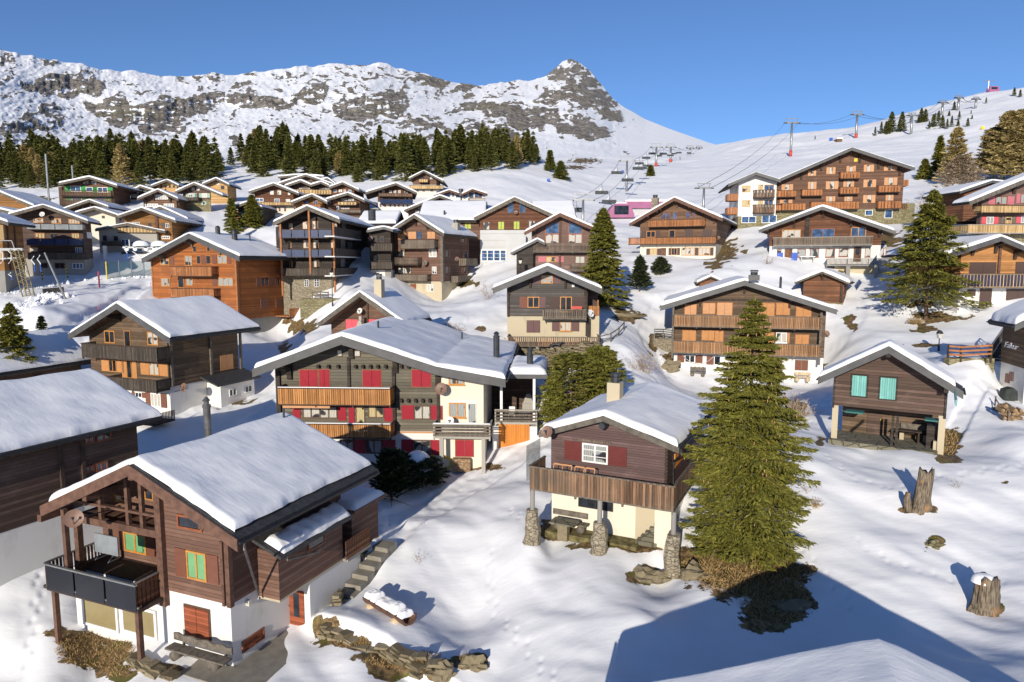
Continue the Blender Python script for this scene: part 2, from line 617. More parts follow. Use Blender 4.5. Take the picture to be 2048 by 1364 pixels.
def detail_np(x, y, r):
    far = smooth(60, 260, r)
    big = fbm(x * .09, y * .09, oct=3, seed=3) * .5
    mid = fbm(x * .30 + .16 * y, y * .21, oct=3, seed=9) * .29 * (1 - .6 * far) - np.abs(fbm(x * .11 + 7, y * .16, oct=2, seed=14)) * .30 * (1 - far)
    sml = vnoise(x * 1.3, y * .9, seed=21) * .022 * (1 - far)
    slope = fbm(x * .018, y * .018, oct=4, seed=31) * 3.2 * smooth(170, 420, r)
    rut = track_np(x, y)
    lump = np.where(rut > .02, vnoise(x * 2.7, y * 2.7, seed=5) * .03 + vnoise(x * 1.2, y * 1.2, seed=6) * .04, 0)
    calm = smooth(8, 14, r)
    return (big + mid + sml + slope) * calm - rut + lump + bank_np(x, y) - prints_np(x, y)


# trails of single footprints: (column, row, distance) stations, stride, size, depth
TRAILS = [
 ([(640,1235,30),(700,1150,32.5),(752,1085,35.5),(800,1040,39)], .62, .17, .13), ([(1010,1010,38),(1035,1030,36),(1062,1048,34.8)], .5, .16, .12),
 ([(60,1364,28),(95,1260,30.5),(105,1190,33),(70,1140,35)], .6, .17, .13), ([(1570,1075,33),(1600,1120,30.5),(1640,1180,28.5),(1700,1240,26.5)], .55, .14, .10),
 ([(1640,900,40),(1700,960,36.5),(1790,980,35),(1900,960,37),(2048,930,38)], .6, .16, .10), ([(1330,740,68),(1300,770,60),(1330,800,52),(1450,800,52),(1560,830,50)], .7, .25, .14),
 ([(1660,780,58),(1620,830,50),(1600,880,44)], .7, .2, .12), ([(900,680,72),(960,640,80),(1000,600,90)], .8, .25, .14), ([(1120,1364,23.8),(1080,1290,27),(1010,1220,30),(960,1120,35)], .6, .15, .09),
 ([(1420,600,88),(1380,640,82),(1320,660,76),(1240,690,68)], .8, .28, .15), ([(1700,1050,31.5),(1800,1120,29),(1900,1150,28),(2048,1130,28)], .55, .13, .08),
]
_ft = []
for pl, stp, siz, dep in TRAILS:
    q = [np.array(P(*t)[:2]) for t in pl]
    k_ = 0
    for a_, b_ in zip(q[:-1], q[1:]):
        ll = np.linalg.norm(b_ - a_)
        e_ = (b_ - a_) / ll
        for i_ in range(int(ll / stp)):
            k_ += 1
            c_ = a_ + e_ * stp * (i_ + .5) + np.array([-e_[1], e_[0]]) * (.14 if k_ % 2 else -.14) + np.array([math.sin(k_ * 7.1), math.cos(k_ * 5.3)]) * .07 + np.array([-e_[1], e_[0]]) * math.sin(k_ * .21) * .5
            _ft.append((c_[0], c_[1], siz, dep))
_ft = np.array(_ft)


def prints_np(x, y):
    out = np.zeros_like(x)
    if x.size < 3000:
        return out
    f = out.ravel(); xr, yr = x.ravel(), y.ravel()
    m = np.where((yr > 15) & (yr < 100))[0]
    o = m[np.argsort(yr[m], kind='stable')]
    ys = yr[o]
    for cx, cy, siz, dep in _ft:
        a_, b_ = np.searchsorted(ys, [cy - siz * 3, cy + siz * 3])
        ii = o[a_:b_]
        ii = ii[np.abs(xr[ii] - cx) < siz * 3]
        d2 = ((xr[ii] - cx) ** 2 + (yr[ii] - cy) ** 2) / siz ** 2
        f[ii] += .65 * dep * (1.35 * np.exp(-d2 * 1.3) - .35 * np.exp(-d2 * .45))
    return f.reshape(x.shape)


# a bank held up by the broken wall: the ground steps up on its far side
BANKS = [([(630,1268,29.4),(672,1276,28.9),(712,1292,28.2),(768,1306,27.6),(800,1330,26.6),(838,1348,25.9),(900,1356,25.4)], .75, 5.0)]


def bank_np(x, y):
    out = np.zeros_like(x)
    for pl, hgt, wid in BANKS:
        q = np.array([P(*t)[:2] for t in pl])
        e = (q[-1] - q[0]) / np.linalg.norm(q[-1] - q[0])
        n = np.array([-e[1], e[0]])
        uq, vq = (q - q[0]) @ e, (q - q[0]) @ n
        u = (x - q[0, 0]) * e[0] + (y - q[0, 1]) * e[1]
        v = (x - q[0, 0]) * n[0] + (y - q[0, 1]) * n[1] - np.interp(u, uq, vq)
        out = out + hgt * smooth(-.12, .35, v) * (1 - smooth(1.0, wid, v)) * smooth(-1.5, .3, u) * (1 - smooth(uq[-1] - .3, uq[-1] + 1.5, u))
    return out


_gcache = {}


def ground(x, y, detail=True):
    return float(ground_np(np.array([x]), np.array([y]), detail)[0])


def gp(px, py, dmin=10, dmax=700):
    """where the line of sight through a photo pixel meets the ground"""
    rr = ray(px, py)
    ds = np.exp(np.linspace(math.log(dmin), math.log(dmax), 900))
    z = ground_np(rr.x * ds, ds)
    g = 20 + rr.z * ds - z
    k = np.where((g[:-1] > 0) & (g[1:] <= 0))[0]
    if len(k) == 0:
        k = [int(np.argmin(np.abs(g)))]
        return Vector((rr.x * ds[k[0]], ds[k[0]], z[k[0]]))
    i = k[0]
    t = g[i] / (g[i] - g[i + 1] + 1e-9)
    d = ds[i] + (ds[i + 1] - ds[i]) * t
    return Vector((rr.x * d, d, ground(rr.x * d, d)))


def at(px, d):
    """ground point in photo column px at distance d"""
    rr = ray(px, 600)
    return Vector((rr.x * d, d, ground(rr.x * d, d)))


# bare patches of turf and soil: (column, row, half width, half height in photo pixels) laid where the ground shows through
DIRT = [
 (1500,1150,130,55),(1560,1210,75,55),(1400,1130,70,38),(1280,1150,30,14),(1610,1140,30,16),
 (190,1300,85,42),(230,1340,50,20),(140,1280,40,22),(330,1335,45,10),
 (690,1290,60,14),(790,1330,75,26),(860,1345,50,20),(940,1322,30,16),(660,1255,20,20),
 (60,1120,70,14),(130,1090,60,12),
 (700,1120,22,40),(1900,890,28,35),(1640,884,10,8),
 (1255,632,32,9),(1240,620,22,8),(1460,500,22,20),(1440,510,18,14),
 (600,650,28,16),(570,700,14,14),(610,610,26,8),(960,660,12,6),(935,566,20,8),
 (1880,635,55,9),(1850,660,25,10),(1850,605,30,8),(1690,560,16,18),(1700,645,14,14),(1340,720,14,16),
 (470,800,36,10),(1100,690,40,10),(1020,690,22,10),(1070,730,60,16),
 (930,935,70,10),(60,397,60,4),(600,470,22,5),(1170,322,35,5),(1150,335,28,4),(1090,405,10,4),
 (1200,1090,70,10),(1300,1100,60,10),(1120,1060,70,14),(430,520,0,0),(320,550,0,0),(1310,690,14,16),(1850,690,40,4),(1640,745,12,14),
 (1470,440,20,10),(1760,480,50,14),(1430,530,22,10),(1480,1100,90,25),
 (1865,1083,17,13),(2005,965,12,3),(1595,905,8,4),(640,1248,12,25),(2010,815,12,6),(1840,1015,26,8),(1970,1215,30,10),
]


def build_ground():
    az_in = np.linspace(-43, 43, 900)
    az_out = np.concatenate([np.linspace(-178, -44, 50), az_in, np.linspace(44, 178, 50)])
    rs = np.concatenate([[0.3, 1.5, 4], np.exp(np.linspace(math.log(8), math.log(70), 430)), np.exp(np.linspace(math.log(70.6), math.log(1050), 330))])
    A, RR = np.meshgrid(np.radians(az_out), rs)
    X, Y = RR * np.sin(A), RR * np.cos(A)
    Z = ground_np(X, Y)
    zc = Y * CP - (Z - 20) * SP
    ok = zc > 1
    zc = np.where(ok, zc, 1)
    U = np.where(ok, 1024 + FPX * X / zc, -9999)
    V = np.where(ok, 682 - FPX * (Y * SP + (Z - 20) * CP) / zc, -9999)
    D = np.zeros_like(X)
    wu, wv = fbm(X * .8, Y * .8, oct=3, seed=91) * 1.6, fbm(X * .8, Y * .8, oct=3, seed=92) * 1.6
    for cx, cy, hw, hh in DIRT:
        if hw:
            q = np.sqrt(((U + wu * min(26, hw * .7) - cx) / hw) ** 2 + ((V + wv * min(14, hh * .8) - cy) / hh) ** 2)
            D = np.maximum(D, np.clip(1.5 - q, 0, 1) * .95)
    g = smooth(-.1, .5, fbm(X * .02, Y * .02, oct=3, seed=77)) * smooth(.35, .6, vnoise(X * .22, Y * .22, seed=78)) * smooth(140, 220, RR)
    D = np.maximum(D, g * .36)
    D = np.where(RR < 10, 0, D)
    return grid_mesh('ground', X, Y, Z, M['snow'], {'dirt': D})


gobj = build_ground()
tag(gobj, kind='structure')

# ------------------------------------------------------------------ mountain
RIDGE = [(-300,60),(-150,85),(0,98),(60,112),(130,126),(200,136),(260,143),(330,150),(400,149),(460,147),(520,141),(580,136),(640,131),(700,128),(740,125),(780,132),(830,141),(880,155),(930,168),
         (960,171),(1000,163),(1030,166),(1060,158),(1090,150),(1105,139),(1125,124),(1142,119),(1160,126),(1180,142),(1205,170),(1225,196),(1250,215),(1290,238),(1340,258),(1380,272),(1420,286),(1450,294),(1500,310),(1700,360)]
CLIFF = [(110,168,60,22),(160,175,45,18),(200,160,30,16),(230,218,60,26),(275,235,50,30),(330,228,40,36),(385,210,60,28),(430,200,30,18),(290,255,40,12),(350,230,30,30),
         (500,205,50,20),(560,205,50,18),(610,195,34,22),(640,185,24,22),(700,215,30,28),(750,205,40,34),(790,200,26,34),(680,220,20,12),(60,250,60,10),(30,260,40,14),(100,215,26,12),(60,175,30,8),
         (850,170,50,14),(920,180,36,10),(930,210,28,16),(985,222,36,22),(1040,228,40,22),(1090,240,50,26),(1140,262,44,24),(1170,270,34,22),(1000,262,50,16),(940,255,40,12),(880,255,26,8),
         (1140,140,26,22),(1160,165,40,34),(1190,200,34,34),(1120,195,50,18),(1205,230,22,16),(1080,195,30,8),(840,255,26,14),(720,245,20,8)]


def build_mountain():
    pxs = np.linspace(-300, 1600, 980)
    ry = np.interp(pxs, [a for a, b in RIDGE], [b for a, b in RIDGE])
    ry0 = ry.copy()
    ry = ry + fbm(pxs * .03, pxs * 0, oct=4, seed=2) * 7 * (1 - smooth(1225, 1290, pxs)) * (1 - .5 * smooth(1090, 1120, pxs))
    y0 = np.interp(pxs, [-300, 0, 500, 1000, 1200, 1320, 1450, 1600], [352, 350, 345, 340, 335, 325, 312, 330])
    rR = np.interp(pxs, [-300, 0, 600, 900, 1140, 1300, 1450, 1600], [1500, 1500, 1600, 1700, 1900, 1700, 1300, 1200])
    r0 = np.interp(pxs, [-300, 1000, 1200, 1450, 1600], [360, 360, 420, 700, 800])
    ns = 300
    s = np.linspace(0, 1, ns)
    U = np.repeat(pxs[None], ns, 0)
    V = y0[None] + (ry0 - y0)[None] * s[:, None] + (ry - ry0)[None] * s[:, None] ** 14
    wx = U + fbm(U * .03, V * .03, oct=3, seed=11) * 30
    wy = V + fbm(U * .03, V * .03, oct=3, seed=12) * 20
    C = np.zeros_like(U)
    for cx, cy, hw, hh in CLIFF:
        q = np.sqrt(((wx - cx) / hw) ** 2 + ((wy - cy) / hh) ** 2)
        C = np.maximum(C, np.clip(1.55 - 1.25 * q, 0, 1))
    C = smooth(.12, .75, C)
    n = fbm(U * .045, V * .085, oct=4, seed=40)
    band = smooth(.12, .45, n) * np.clip(1.25 * smooth(330, 170, V), .35, 1) * (1 - smooth(1200, 1260, U - (V - 200) * .1))
    steep = np.maximum(C, band * .7)
    kern = np.hanning(171); kern /= kern.sum()
    blur = np.stack([np.convolve(np.pad(row, 85, 'edge'), kern, 'valid') for row in steep])
    sp = 1.05 - .85 * blur
    cum = np.cumsum(sp, 0)
    cum = (cum - cum[0]) / (cum[-1] - cum[0])
    RR = r0[None] * (rR / r0)[None] ** cum
    az = np.arctan((U - 1024) / FPX / (CP + (682 - V) / FPX * SP))
    cy = (682 - V) / FPX
    tanel = (-SP + cy * CP) / (CP + cy * SP) * np.cos(az)
    Z = 20 + RR * tanel
    # bare rock: cliff bands broken by snowy ledges, and outcrops that thicken towards the crest
    k = RR / 1365.
    flank = 1 - smooth(1208, 1248, U - (V - 185) * .32)
    depth_ = (V - ry0[None]) / (y0 - ry0)[None]
    na = fbm(wx * .034, wy * .095, oct=5, seed=61, gain=.62)
    nb_ = fbm(U * .10, V * .26, oct=4, seed=62, gain=.6)
    th = np.interp(depth_, [0, .06, .25, .5, .8, 1], [.25, .20, .26, .36, .39, .40])
    pk = smooth(1078, 1110, U) * smooth(262, 225, V)
    th = th - .20 * pk + .05 * smooth(900, 1000, U) * (1 - pk)
    out_ = smooth(-.035, .045, na + nb_ * .45 - th) * flank
    ledge = smooth(-.30, -.12, fbm(U * .05, V * .20, oct=4, seed=63) + .35 * fbm(U * .22, V * .05, oct=3, seed=64) + .10)
    rock0 = np.clip(np.maximum(out_, smooth(.30, .62, C + nb_ * .6 + na * .3) * ledge), 0, 1)
    rel = fbm(U * .085, V * .035, oct=4, seed=51) * 10 * C + fbm(U * .26, V * .06, oct=3, seed=55) * 3.0 * rock0 + fbm(U * .2, V * .2, oct=3, seed=52) * .7 + rock0 * 3.2 + fbm(U * .014, V * .05, oct=3, seed=54) * 12
    fade = smooth(0, .05, s)[:, None] * smooth(1.0, .985, s)[:, None]
    RR2 = RR - rel * k * fade * (1 - .75 * smooth(1215, 1300, U))
    Z = Z + fbm(U * .12, V * .2, oct=4, seed=53) * 1.6 * k * fade * (1 - smooth(1215, 1290, U))
    X, Y = RR2 * np.sin(az), RR2 * np.cos(az)
    rock = rock0
    # the far side falls away behind the ridge
    Xb, Yb, Zb, Rb = [X], [Y], [Z], [rock]
    for j in range(1, 5):
        g = 1 + .12 * j
        Xb.append(X[-1:] * g); Yb.append(Y[-1:] * g); Zb.append(Z[-1:] - 45 * j * j); Rb.append(rock[-1:])
    X, Y, Z, rock = [np.concatenate(a) for a in (Xb, Yb, Zb, Rb)]
    m, nt, b = new_mat('rock_and_snow')
    atn = N(nt, 'ShaderNodeAttribute', attribute_name='rock')
    geo = nt.nodes.new('ShaderNodeNewGeometry')
    sx = nt.nodes.new('ShaderNodeSeparateXYZ')
    nt.links.new(geo.outputs['Normal'], sx.inputs[0])
    n2 = noise_at(nt, .16, 5, rough=.7, stretch=(.8, .8, 1.8))
    f = ramp(nt, mathn(nt, 'ADD', atn.outputs['Fac'], mathn(nt, 'MULTIPLY', mathn(nt, 'SUBTRACT', n2, .5), 1.1)), .42, .58)
    rk = mix(nt, ramp(nt, noise_at(nt, .03, 8, rough=.75, stretch=(2.6, 2.6, .45)), .36, .66), (.12, .108, .096), (.46, .415, .355))
    rk = mix(nt, mathn(nt, 'MULTIPLY', ramp(nt, noise_at(nt, .012, 5), .5, .66), .6), rk, (.22, .20, .12))
    rk = mix(nt, ramp(nt, noise_at(nt, .16, 4, stretch=(2.4, 2.4, .5)), .60, .70), rk, (.06, .052, .044))
    cc = mix(nt, f, (.86, .875, .90), rk)
    nt.links.new(cc, b.inputs['Base Color'])
    b.inputs['Roughness'].default_value = .9
    b.inputs['Specular IOR Level'].default_value = .15
    hh = mathn(nt, 'ADD', mathn(nt, 'MULTIPLY', mathn(nt, 'ADD', mathn(nt, 'MULTIPLY', noise_at(nt, .05, 7, rough=.7, stretch=(2.2, 2.2, .6)), f), mathn(nt, 'MULTIPLY', f, .18)), 1.0), mathn(nt, 'MULTIPLY', noise_at(nt, .03, 4), .28))
    bump(nt, b, hh, 1.0, 7.0)
    o = grid_mesh('mountain', X, Y, Z, m, {'rock': rock})
    tag(o, kind='structure')


build_mountain()

# ------------------------------------------------------------------ materials of the buildings
M['dark'] = wood('dark_brown_boards', (.098, .062, .047), .18)
M['umber'] = wood('umber_boards', (.122, .080, .049), .18)
M['brown'] = wood('red_brown_boards', (.155, .085, .060), .18, var=.25)
M['plum'] = wood('plum_brown_boards', (.12, .075, .07), .13, var=.2)
M['chestnut'] = wood('chestnut_boards', (.13, .055, .028), .16)
M['rust'] = wood('weathered_rust_planks', (.20, .085, .04), .14, var=.5, weather=.5, wcol=(.05, .03, .02))
M['orange'] = wood('orange_larch_planks', (.36, .115, .028), .15, var=.3, weather=.55, wcol=(.17, .075, .035))
M['honey'] = wood('honey_log_planks', (.42, .20, .07), .2, var=.35)
M['pale_log'] = wood('pale_new_logs', (.50, .31, .13), .2, var=.2)
M['grey_log'] = wood('silver_grey_logs', (.14, .12, .085), .22, var=.45, weather=.6, wcol=(.11, .105, .085))
M['slate_board'] = wood('slate_grey_boards', (.085, .075, .068), .2, var=.3)
M['mauve'] = wood('mauve_brown_boards', (.17, .105, .085), .2, var=.12)
M['black'] = wood('blackened_boards', (.042, .033, .027), .18)
M['rail'] = wood('honey_balcony_boards', (.44, .20, .065), .14, vert=True)
M['rail_w'] = wood('sun_worn_balcony_boards', (.36, .19, .085), .14, vert=True, var=.4, weather=.5, wcol=(.20, .13, .085))
M['rail_or'] = wood('orange_balcony_boards', (.35, .145, .055), .14, vert=True)
M['rail_grey'] = wood('grey_balcony_boards', (.15, .115, .085), .14, vert=True, weather=.6, wcol=(.22, .19, .15))
M['rail_dk'] = wood('dark_balcony_boards', (.075, .061, .048), .14, vert=True)
M['rail_old'] = wood('weathered_balcony_boards', (.23, .13, .072), .15, vert=True, var=.65, weather=.75, wcol=(.10, .085, .065))
M['rail_pale'] = wood('pale_balcony_boards', (.50, .34, .16), .14, vert=True)
M['beam'] = plain('dark_timber', (.05, .033, .024), .8, .35, 4, bmp=.3)
M['beam_br'] = plain('brown_timber', (.115, .06, .04), .8, .3, 4, bmp=.3)
M['beam_gr'] = plain('grey_timber', (.14, .12, .095), .85, .35, 4, bmp=.3)
M['beam_or'] = plain('orange_timber', (.33, .13, .045), .7, .25, 4)
M['gold'] = plain('golden_timber_frame', (.50, .22, .05), .5, .15, 6)
M['redwood'] = plain('red_brown_frame', (.24, .075, .03), .5, .2, 6)
M['white_fr'] = plain('white_frame', (.78, .77, .74), .45, .05, 3)
M['brown_fr'] = plain('brown_frame', (.11, .06, .035), .55, .2, 5)
M['fascia'] = plain('grey_metal_fascia', (.085, .085, .085), .5, .15, 1.5)
M['fascia_br'] = plain('brown_fascia', (.13, .068, .046), .75, .25, 3, bmp=.2)
M['fascia_gr'] = plain('weathered_fascia', (.12, .105, .085), .8, .3, 3, bmp=.2)
M['slate'] = plain('dark_slate', (.045, .045, .047), .7, .3, 6, bmp=.6)
M['soffit'] = wood('soffit_boards', (.10, .06, .038), .16, vert=True)
M['white'] = plaster('white_render', (.72, .70, .665), .3)
M['cream'] = plaster('cream_render', (.72, .66, .54), .3)
M['beige'] = plaster('beige_old_render', (.50, .43, .30), .6)
M['greyr'] = plaster('grey_render', (.36, .34, .30), .4)
M['concrete'] = plaster('bare_concrete', (.27, .26, .24), .5, (.16, .15, .13))
M['conc_dk'] = plaster('dark_concrete', (.13, .13, .125), .5, (.08, .08, .08))
M['stone'] = stone('rubble_stone', (.30, .25, .17), (.46, .41, .31), 3.4, 2.0)
M['stone_y'] = stone('mossy_stone', (.22, .19, .09), (.40, .36, .22), 2.2, 2.4)
M['moss'] = plain('mossy_ground', (.13, .11, .045), .95, .6, 3, bmp=.8)
M['slab'] = stone('flagstones', (.16, .145, .10), (.26, .24, .17), 1.3, 1.0)
M['paver'] = plain('concrete_pavers', (.24, .22, .18), .9, .15, 2, bmp=.2)
M['glass'] = glass('window_glass')
M['glass_b'] = glass('sky_blue_glass', (.05, .10, .20), .04)
M['curt'] = curtain('white_net_curtain', (.62, .60, .53))
M['curt_y'] = curtain('cream_curtain', (.62, .52, .28))
M['curt_g'] = curtain('grey_curtain', (.40, .42, .40))
M['blind_g'] = plain('green_blind', (.16, .36, .17), .35, .08, 2)
M['blind_t'] = plain('tan_blind', (.27, .22, .11), .35, .06, 2)
M['blind_l'] = plain('lime_blind', (.38, .45, .05), .4, .1, 2)
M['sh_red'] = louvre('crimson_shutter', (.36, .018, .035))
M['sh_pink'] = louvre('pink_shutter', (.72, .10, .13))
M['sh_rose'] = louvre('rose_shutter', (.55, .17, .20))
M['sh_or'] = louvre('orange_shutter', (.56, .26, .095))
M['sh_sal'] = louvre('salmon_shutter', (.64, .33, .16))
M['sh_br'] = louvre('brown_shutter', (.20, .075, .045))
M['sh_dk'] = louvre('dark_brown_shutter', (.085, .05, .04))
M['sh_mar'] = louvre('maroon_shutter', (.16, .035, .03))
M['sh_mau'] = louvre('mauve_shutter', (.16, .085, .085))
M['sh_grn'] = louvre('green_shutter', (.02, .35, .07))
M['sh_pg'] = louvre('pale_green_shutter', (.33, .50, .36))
M['sh_turq'] = wood('turquoise_planks', (.17, .42, .38), .13, vert=True, var=.12)
M['door_br'] = wood('brown_door', (.14, .065, .035), .12, vert=True)
M['door_red'] = wood('red_brown_door', (.26, .07, .03), .12)
M['garage'] = wood('orange_garage_boards', (.55, .20, .035), .13, vert=True, var=.15)
M['solar'] = plain('solar_panel_blue', (.03, .032, .065), .18, .2, 1, spec=.6)
M['solar_k'] = plain('solar_panel_black', (.008, .009, .016), .22, .2, 1, spec=.5)
M['solar_b'] = plain('navy_panel', (.02, .035, .09), .2, .2, 1, spec=.6)
M['pane_gr'] = plain('grey_glass_panel', (.22, .24, .25), .25, .2, 1, spec=.6)
M['pipe'] = plain('steel_flue', (.16, .155, .15), .35, .25, 3, metal=.6)
M['pipe_dk'] = plain('dark_flue', (.05, .055, .06), .4, .2, 3, metal=.3)
M['dish'] = plain('copper_brown_dish', (.21, .125, .09), .5, .12, 2)
M['dish_w'] = plain('white_dish', (.70, .69, .66), .4, .05, 2)
M['metal'] = plain('galvanised_metal', (.33, .34, .34), .4, .15, 2, metal=.7)
M['metal_w'] = plain('grey_cladding', (.46, .465, .46), .45, .05, .4)
M['black_m'] = plain('black_metal', (.02, .02, .022), .5, .2, 4)
M['bare'] = plain('pale_wood', (.52, .40, .25), .7, .2, 4)
M['firewood'] = stone('stacked_firewood', (.30, .17, .08), (.58, .42, .26), 7, 1.6)
M['pink'] = plain('magenta_sheet', (.33, .115, .22), .4, .06, .5)
M['signw'] = plain('white_sign', (.75, .77, .78), .4, .03, 2)
M['red'] = plain('signal_red', (.50, .06, .04), .5, .1, 2)
M['yellow'] = plain('yellow_paint', (.72, .55, .03), .5, .1, 2)
M['blue'] = plain('blue_plastic', (.03, .10, .45), .5, .1, 2)
M['lamp'] = plain('lamp_glass', (.55, .53, .45), .3, .1, 5)


class House:
    """one building in its own frame: x along the front, y into the house, z up; photo columns and rows are cast onto its wall planes"""
    def __init__(s, name, label, cat, xl, xr, base, d, rot, split, mats, roof, ov=1.2, L=None, backx=None, ovb=.8, th=.25, snow=.35,
                 ref='R', sink=3.0, group=None, rmat='fascia', smat='soffit', inset=.06, fh=None, roofm='slate', wall=True, rear=False, org=None):
        s.d = d
        rp = xr if ref == 'R' else xl
        O = org or P(rp, base, d)
        s.O, s.rot = O, R(rot)
        s.root = thing(name, label, cat, O, s.rot, group)
        s.Mi = Matrix.Rotation(-s.rot, 3, 'Z')
        s.a = Vector((math.cos(s.rot), math.sin(s.rot), 0))
        s.base = base
        if org is not None:          # local metres given directly
            s.uL, s.uR, pts = xl, xr, list(roof)
        else:
            s.uL, s.uR = s.f(xl, base)[0], s.f(xr, base)[0]
            pts = [s.f(px, py, 0 if rear else ov) for px, py in roof]
            if rear:                 # the far gable end is what the photo shows; the house runs towards the camera
                s.uL, s.uR = pts[0][0] + .7, pts[-1][0] - .7
        s.prof, s.ov, s.th = pts, ov, th
        if L is None:
            ue, ze = pts[-1] if backx[1] == 'R' else pts[0] if backx[1] == 'L' else max(pts, key=lambda q: q[1])
            lo, hi = 1.0, 45.0
            for _ in range(50):
                mid = (lo + hi) / 2
                if (s.px(ue, mid, ze)[0] < backx[0]) == (s.px(ue, 45, ze)[0] > s.px(ue, 1, ze)[0]):
                    lo = mid
                else:
                    hi = mid
            L = mid - ovb
        s.L, s.ovb = L, ovb
        s.zs = s.f(rp, split)[1] if split else 0.0
        s.sink = sink
        lm, um = mats
        if wall:
            top = s.under()
            ya, yb = (-ov + 1.0, L) if rear else (0, L)
            s.wall = MB().prism([(s.uL, s.zs - (0 if split else sink)), (s.uR, s.zs - (0 if split else sink))] + top[::-1], ya, yb).build('wall', M[um], s.root)
            if split:
                s.basem = MB().box(s.uL + .04, s.uR - .04, .04, L - .04, -sink, s.zs).build('base_wall', M[lm], s.root)
        s.make_roof(rmat, smat, snow, inset, fh, roofm)

    # --- geometry of the frame
    def loc(s, p):
        return s.Mi @ (p - s.O)

    def world(s, u, y, z):
        return s.O + s.a * u + Vector((-s.a.y, s.a.x, 0)) * y + Vector((0, 0, z))

    def px(s, u, y, z):
        return to_px(s.world(u, y, z))

    def f(s, px, py, off=0.0):
        o, dv = s.loc(CAM), s.Mi @ ray(px, py)
        t = (-off - o.y) / dv.y
        q = o + dv * t
        return q.x, q.z

    def sd(s, px, py, u=None):
        o, dv = s.loc(CAM), s.Mi @ ray(px, py)
        t = ((s.uR if u is None else u) - o.x) / dv.x
        q = o + dv * t
        return q.y, q.z

    def rect(s, x0, y0, x1, y1, off=0.0):
        xm, ym = (x0 + x1) / 2, (y0 + y1) / 2
        return s.f(x0, ym, off)[0], s.f(x1, ym, off)[0], s.f(xm, y1, off)[1], s.f(xm, y0, off)[1]

    def srect(s, x0, y0, x1, y1, u=None):
        xm, ym = (x0 + x1) / 2, (y0 + y1) / 2
        return s.sd(x0, ym, u)[0], s.sd(x1, ym, u)[0], s.sd(xm, y1, u)[1], s.sd(xm, y0, u)[1]

    def roofz(s, u):
        p = s.prof
        for (u0, z0), (u1, z1) in zip(p[:-1], p[1:]):
            if u <= u1 or (u1, z1) == p[-1]:
                return z0 + (z1 - z0) * (u - u0) / (u1 - u0)
        return p[-1][1]

    def under(s, e=.02):
        us = [s.uL] + [u for u, z in s.prof if s.uL < u < s.uR] + [s.uR]
        return [(u, s.roofz(u) - s.th - .07 - e) for u in us]

    def roof_hit(s, px, py, lift=0.0):
        o, dv = s.loc(CAM), s.Mi @ ray(px, py)
        best = None
        for (u0, z0), (u1, z1) in zip(s.prof[:-1], s.prof[1:]):
            n = Vector((-(z1 - z0), 0, u1 - u0)).normalized()
            den = n.dot(dv)
            if abs(den) < 1e-6:
                continue
            t = n.dot(Vector((u0, 0, z0 + lift)) - o) / den
            q = o + dv * t
            if min(u0, u1) - .05 <= q.x <= max(u0, u1) + .05 and t > 0 and (best is None or t < best[0]):
                best = (t, q)
        return best[1] if best else o + dv * s.d

    # --- roof
    def make_roof(s, rmat, smat, snow, inset, fh, roofm):
        p, th = s.prof, s.th
        y0, y1 = -s.ov, s.L + s.ovb
        top = list(p)
        bot = [(u, z - th) for u, z in p]
        s.roof = MB().prism(bot + top[::-1], y0 + .06, y1).build('roof', M[roofm], s.root)
        sof = [(u, z - th - .07) for u, z in p]
        sof[0] = (sof[0][0] + .05, sof[0][1]); sof[-1] = (sof[-1][0] - .05, sof[-1][1])
        b2 = [(u, z + .066) for u, z in sof]
        MB().prism(sof + b2[::-1], y0 + .1, y1 - .05).build('soffit', M[smat], s.roof)
        fh = fh or th + .1
        fb = [(u, z - fh) for u, z in p]
        tp = [(u, z + .03) for u, z in p]
        MB().prism(fb + tp[::-1], y0, y0 + .058).build('fascia', M[rmat], s.roof)
        for (u, z), sg in ((p[0], -1), (p[-1], 1)):
            MB().tube([(u + sg * .07, y0 + .05, z - th * .5), (u + sg * .07, y1 - .05, z - th * .5)], .06, 6).build('gutter', M['black_m'], s.roof)
        if snow:
            s.snow(snow, inset, y0, y1)

    def snow(s, thick, inset, y0, y1):
        p = s.prof
        cell = min(1.2, max(.13, s.d * .0055))
        ins = inset if isinstance(inset, (tuple, list)) else (inset, inset, inset)   # front, left, right
        pts = [Vector((u, z)) for u, z in p]
        d0 = (pts[1] - pts[0]).normalized(); d1 = (pts[-2] - pts[-1]).normalized()
        pts[0] += d0 * ins[1]; pts[-1] += d1 * ins[2]
        seg = [0]
        for a_, b_ in zip(pts[:-1], pts[1:]):
            seg.append(seg[-1] + (b_ - a_).length)
        S, T = seg[-1], (y1 - .08) - (y0 + ins[0])
        thick = thick * .82
        Rr = thick * .8

        def samples(Ln, extra=()):
            e = [0, .02, .08, .2, .4, .7, 1.0]
            v = set([round(Rr * k, 4) for k in e] + [round(Ln - Rr * k, 4) for k in e])
            m = max(2, int((Ln - 2 * Rr) / cell))
            v |= set(np.round(np.linspace(Rr, Ln - Rr, m + 1), 4).tolist())
            v |= set(round(x, 4) for x in extra)
            return np.array(sorted(x for x in v if 0 <= x <= Ln))
        ss, tt = samples(S, seg[1:-1]), samples(T)
        pu = np.interp(ss, seg, [q.x for q in pts]); pz = np.interp(ss, seg, [q.y for q in pts])
        # soften the ridge
        for sr in seg[1:-1]:
            w = np.exp(-((ss - sr) / (thick * 1.2)) ** 2)
            pz = pz - w * thick * .22
        Sg, Tg = np.meshgrid(ss, tt)
        de = np.minimum(np.minimum(Sg, S - Sg), np.minimum(Tg, T - Tg))
        q = np.clip(de / Rr, 0, 1)
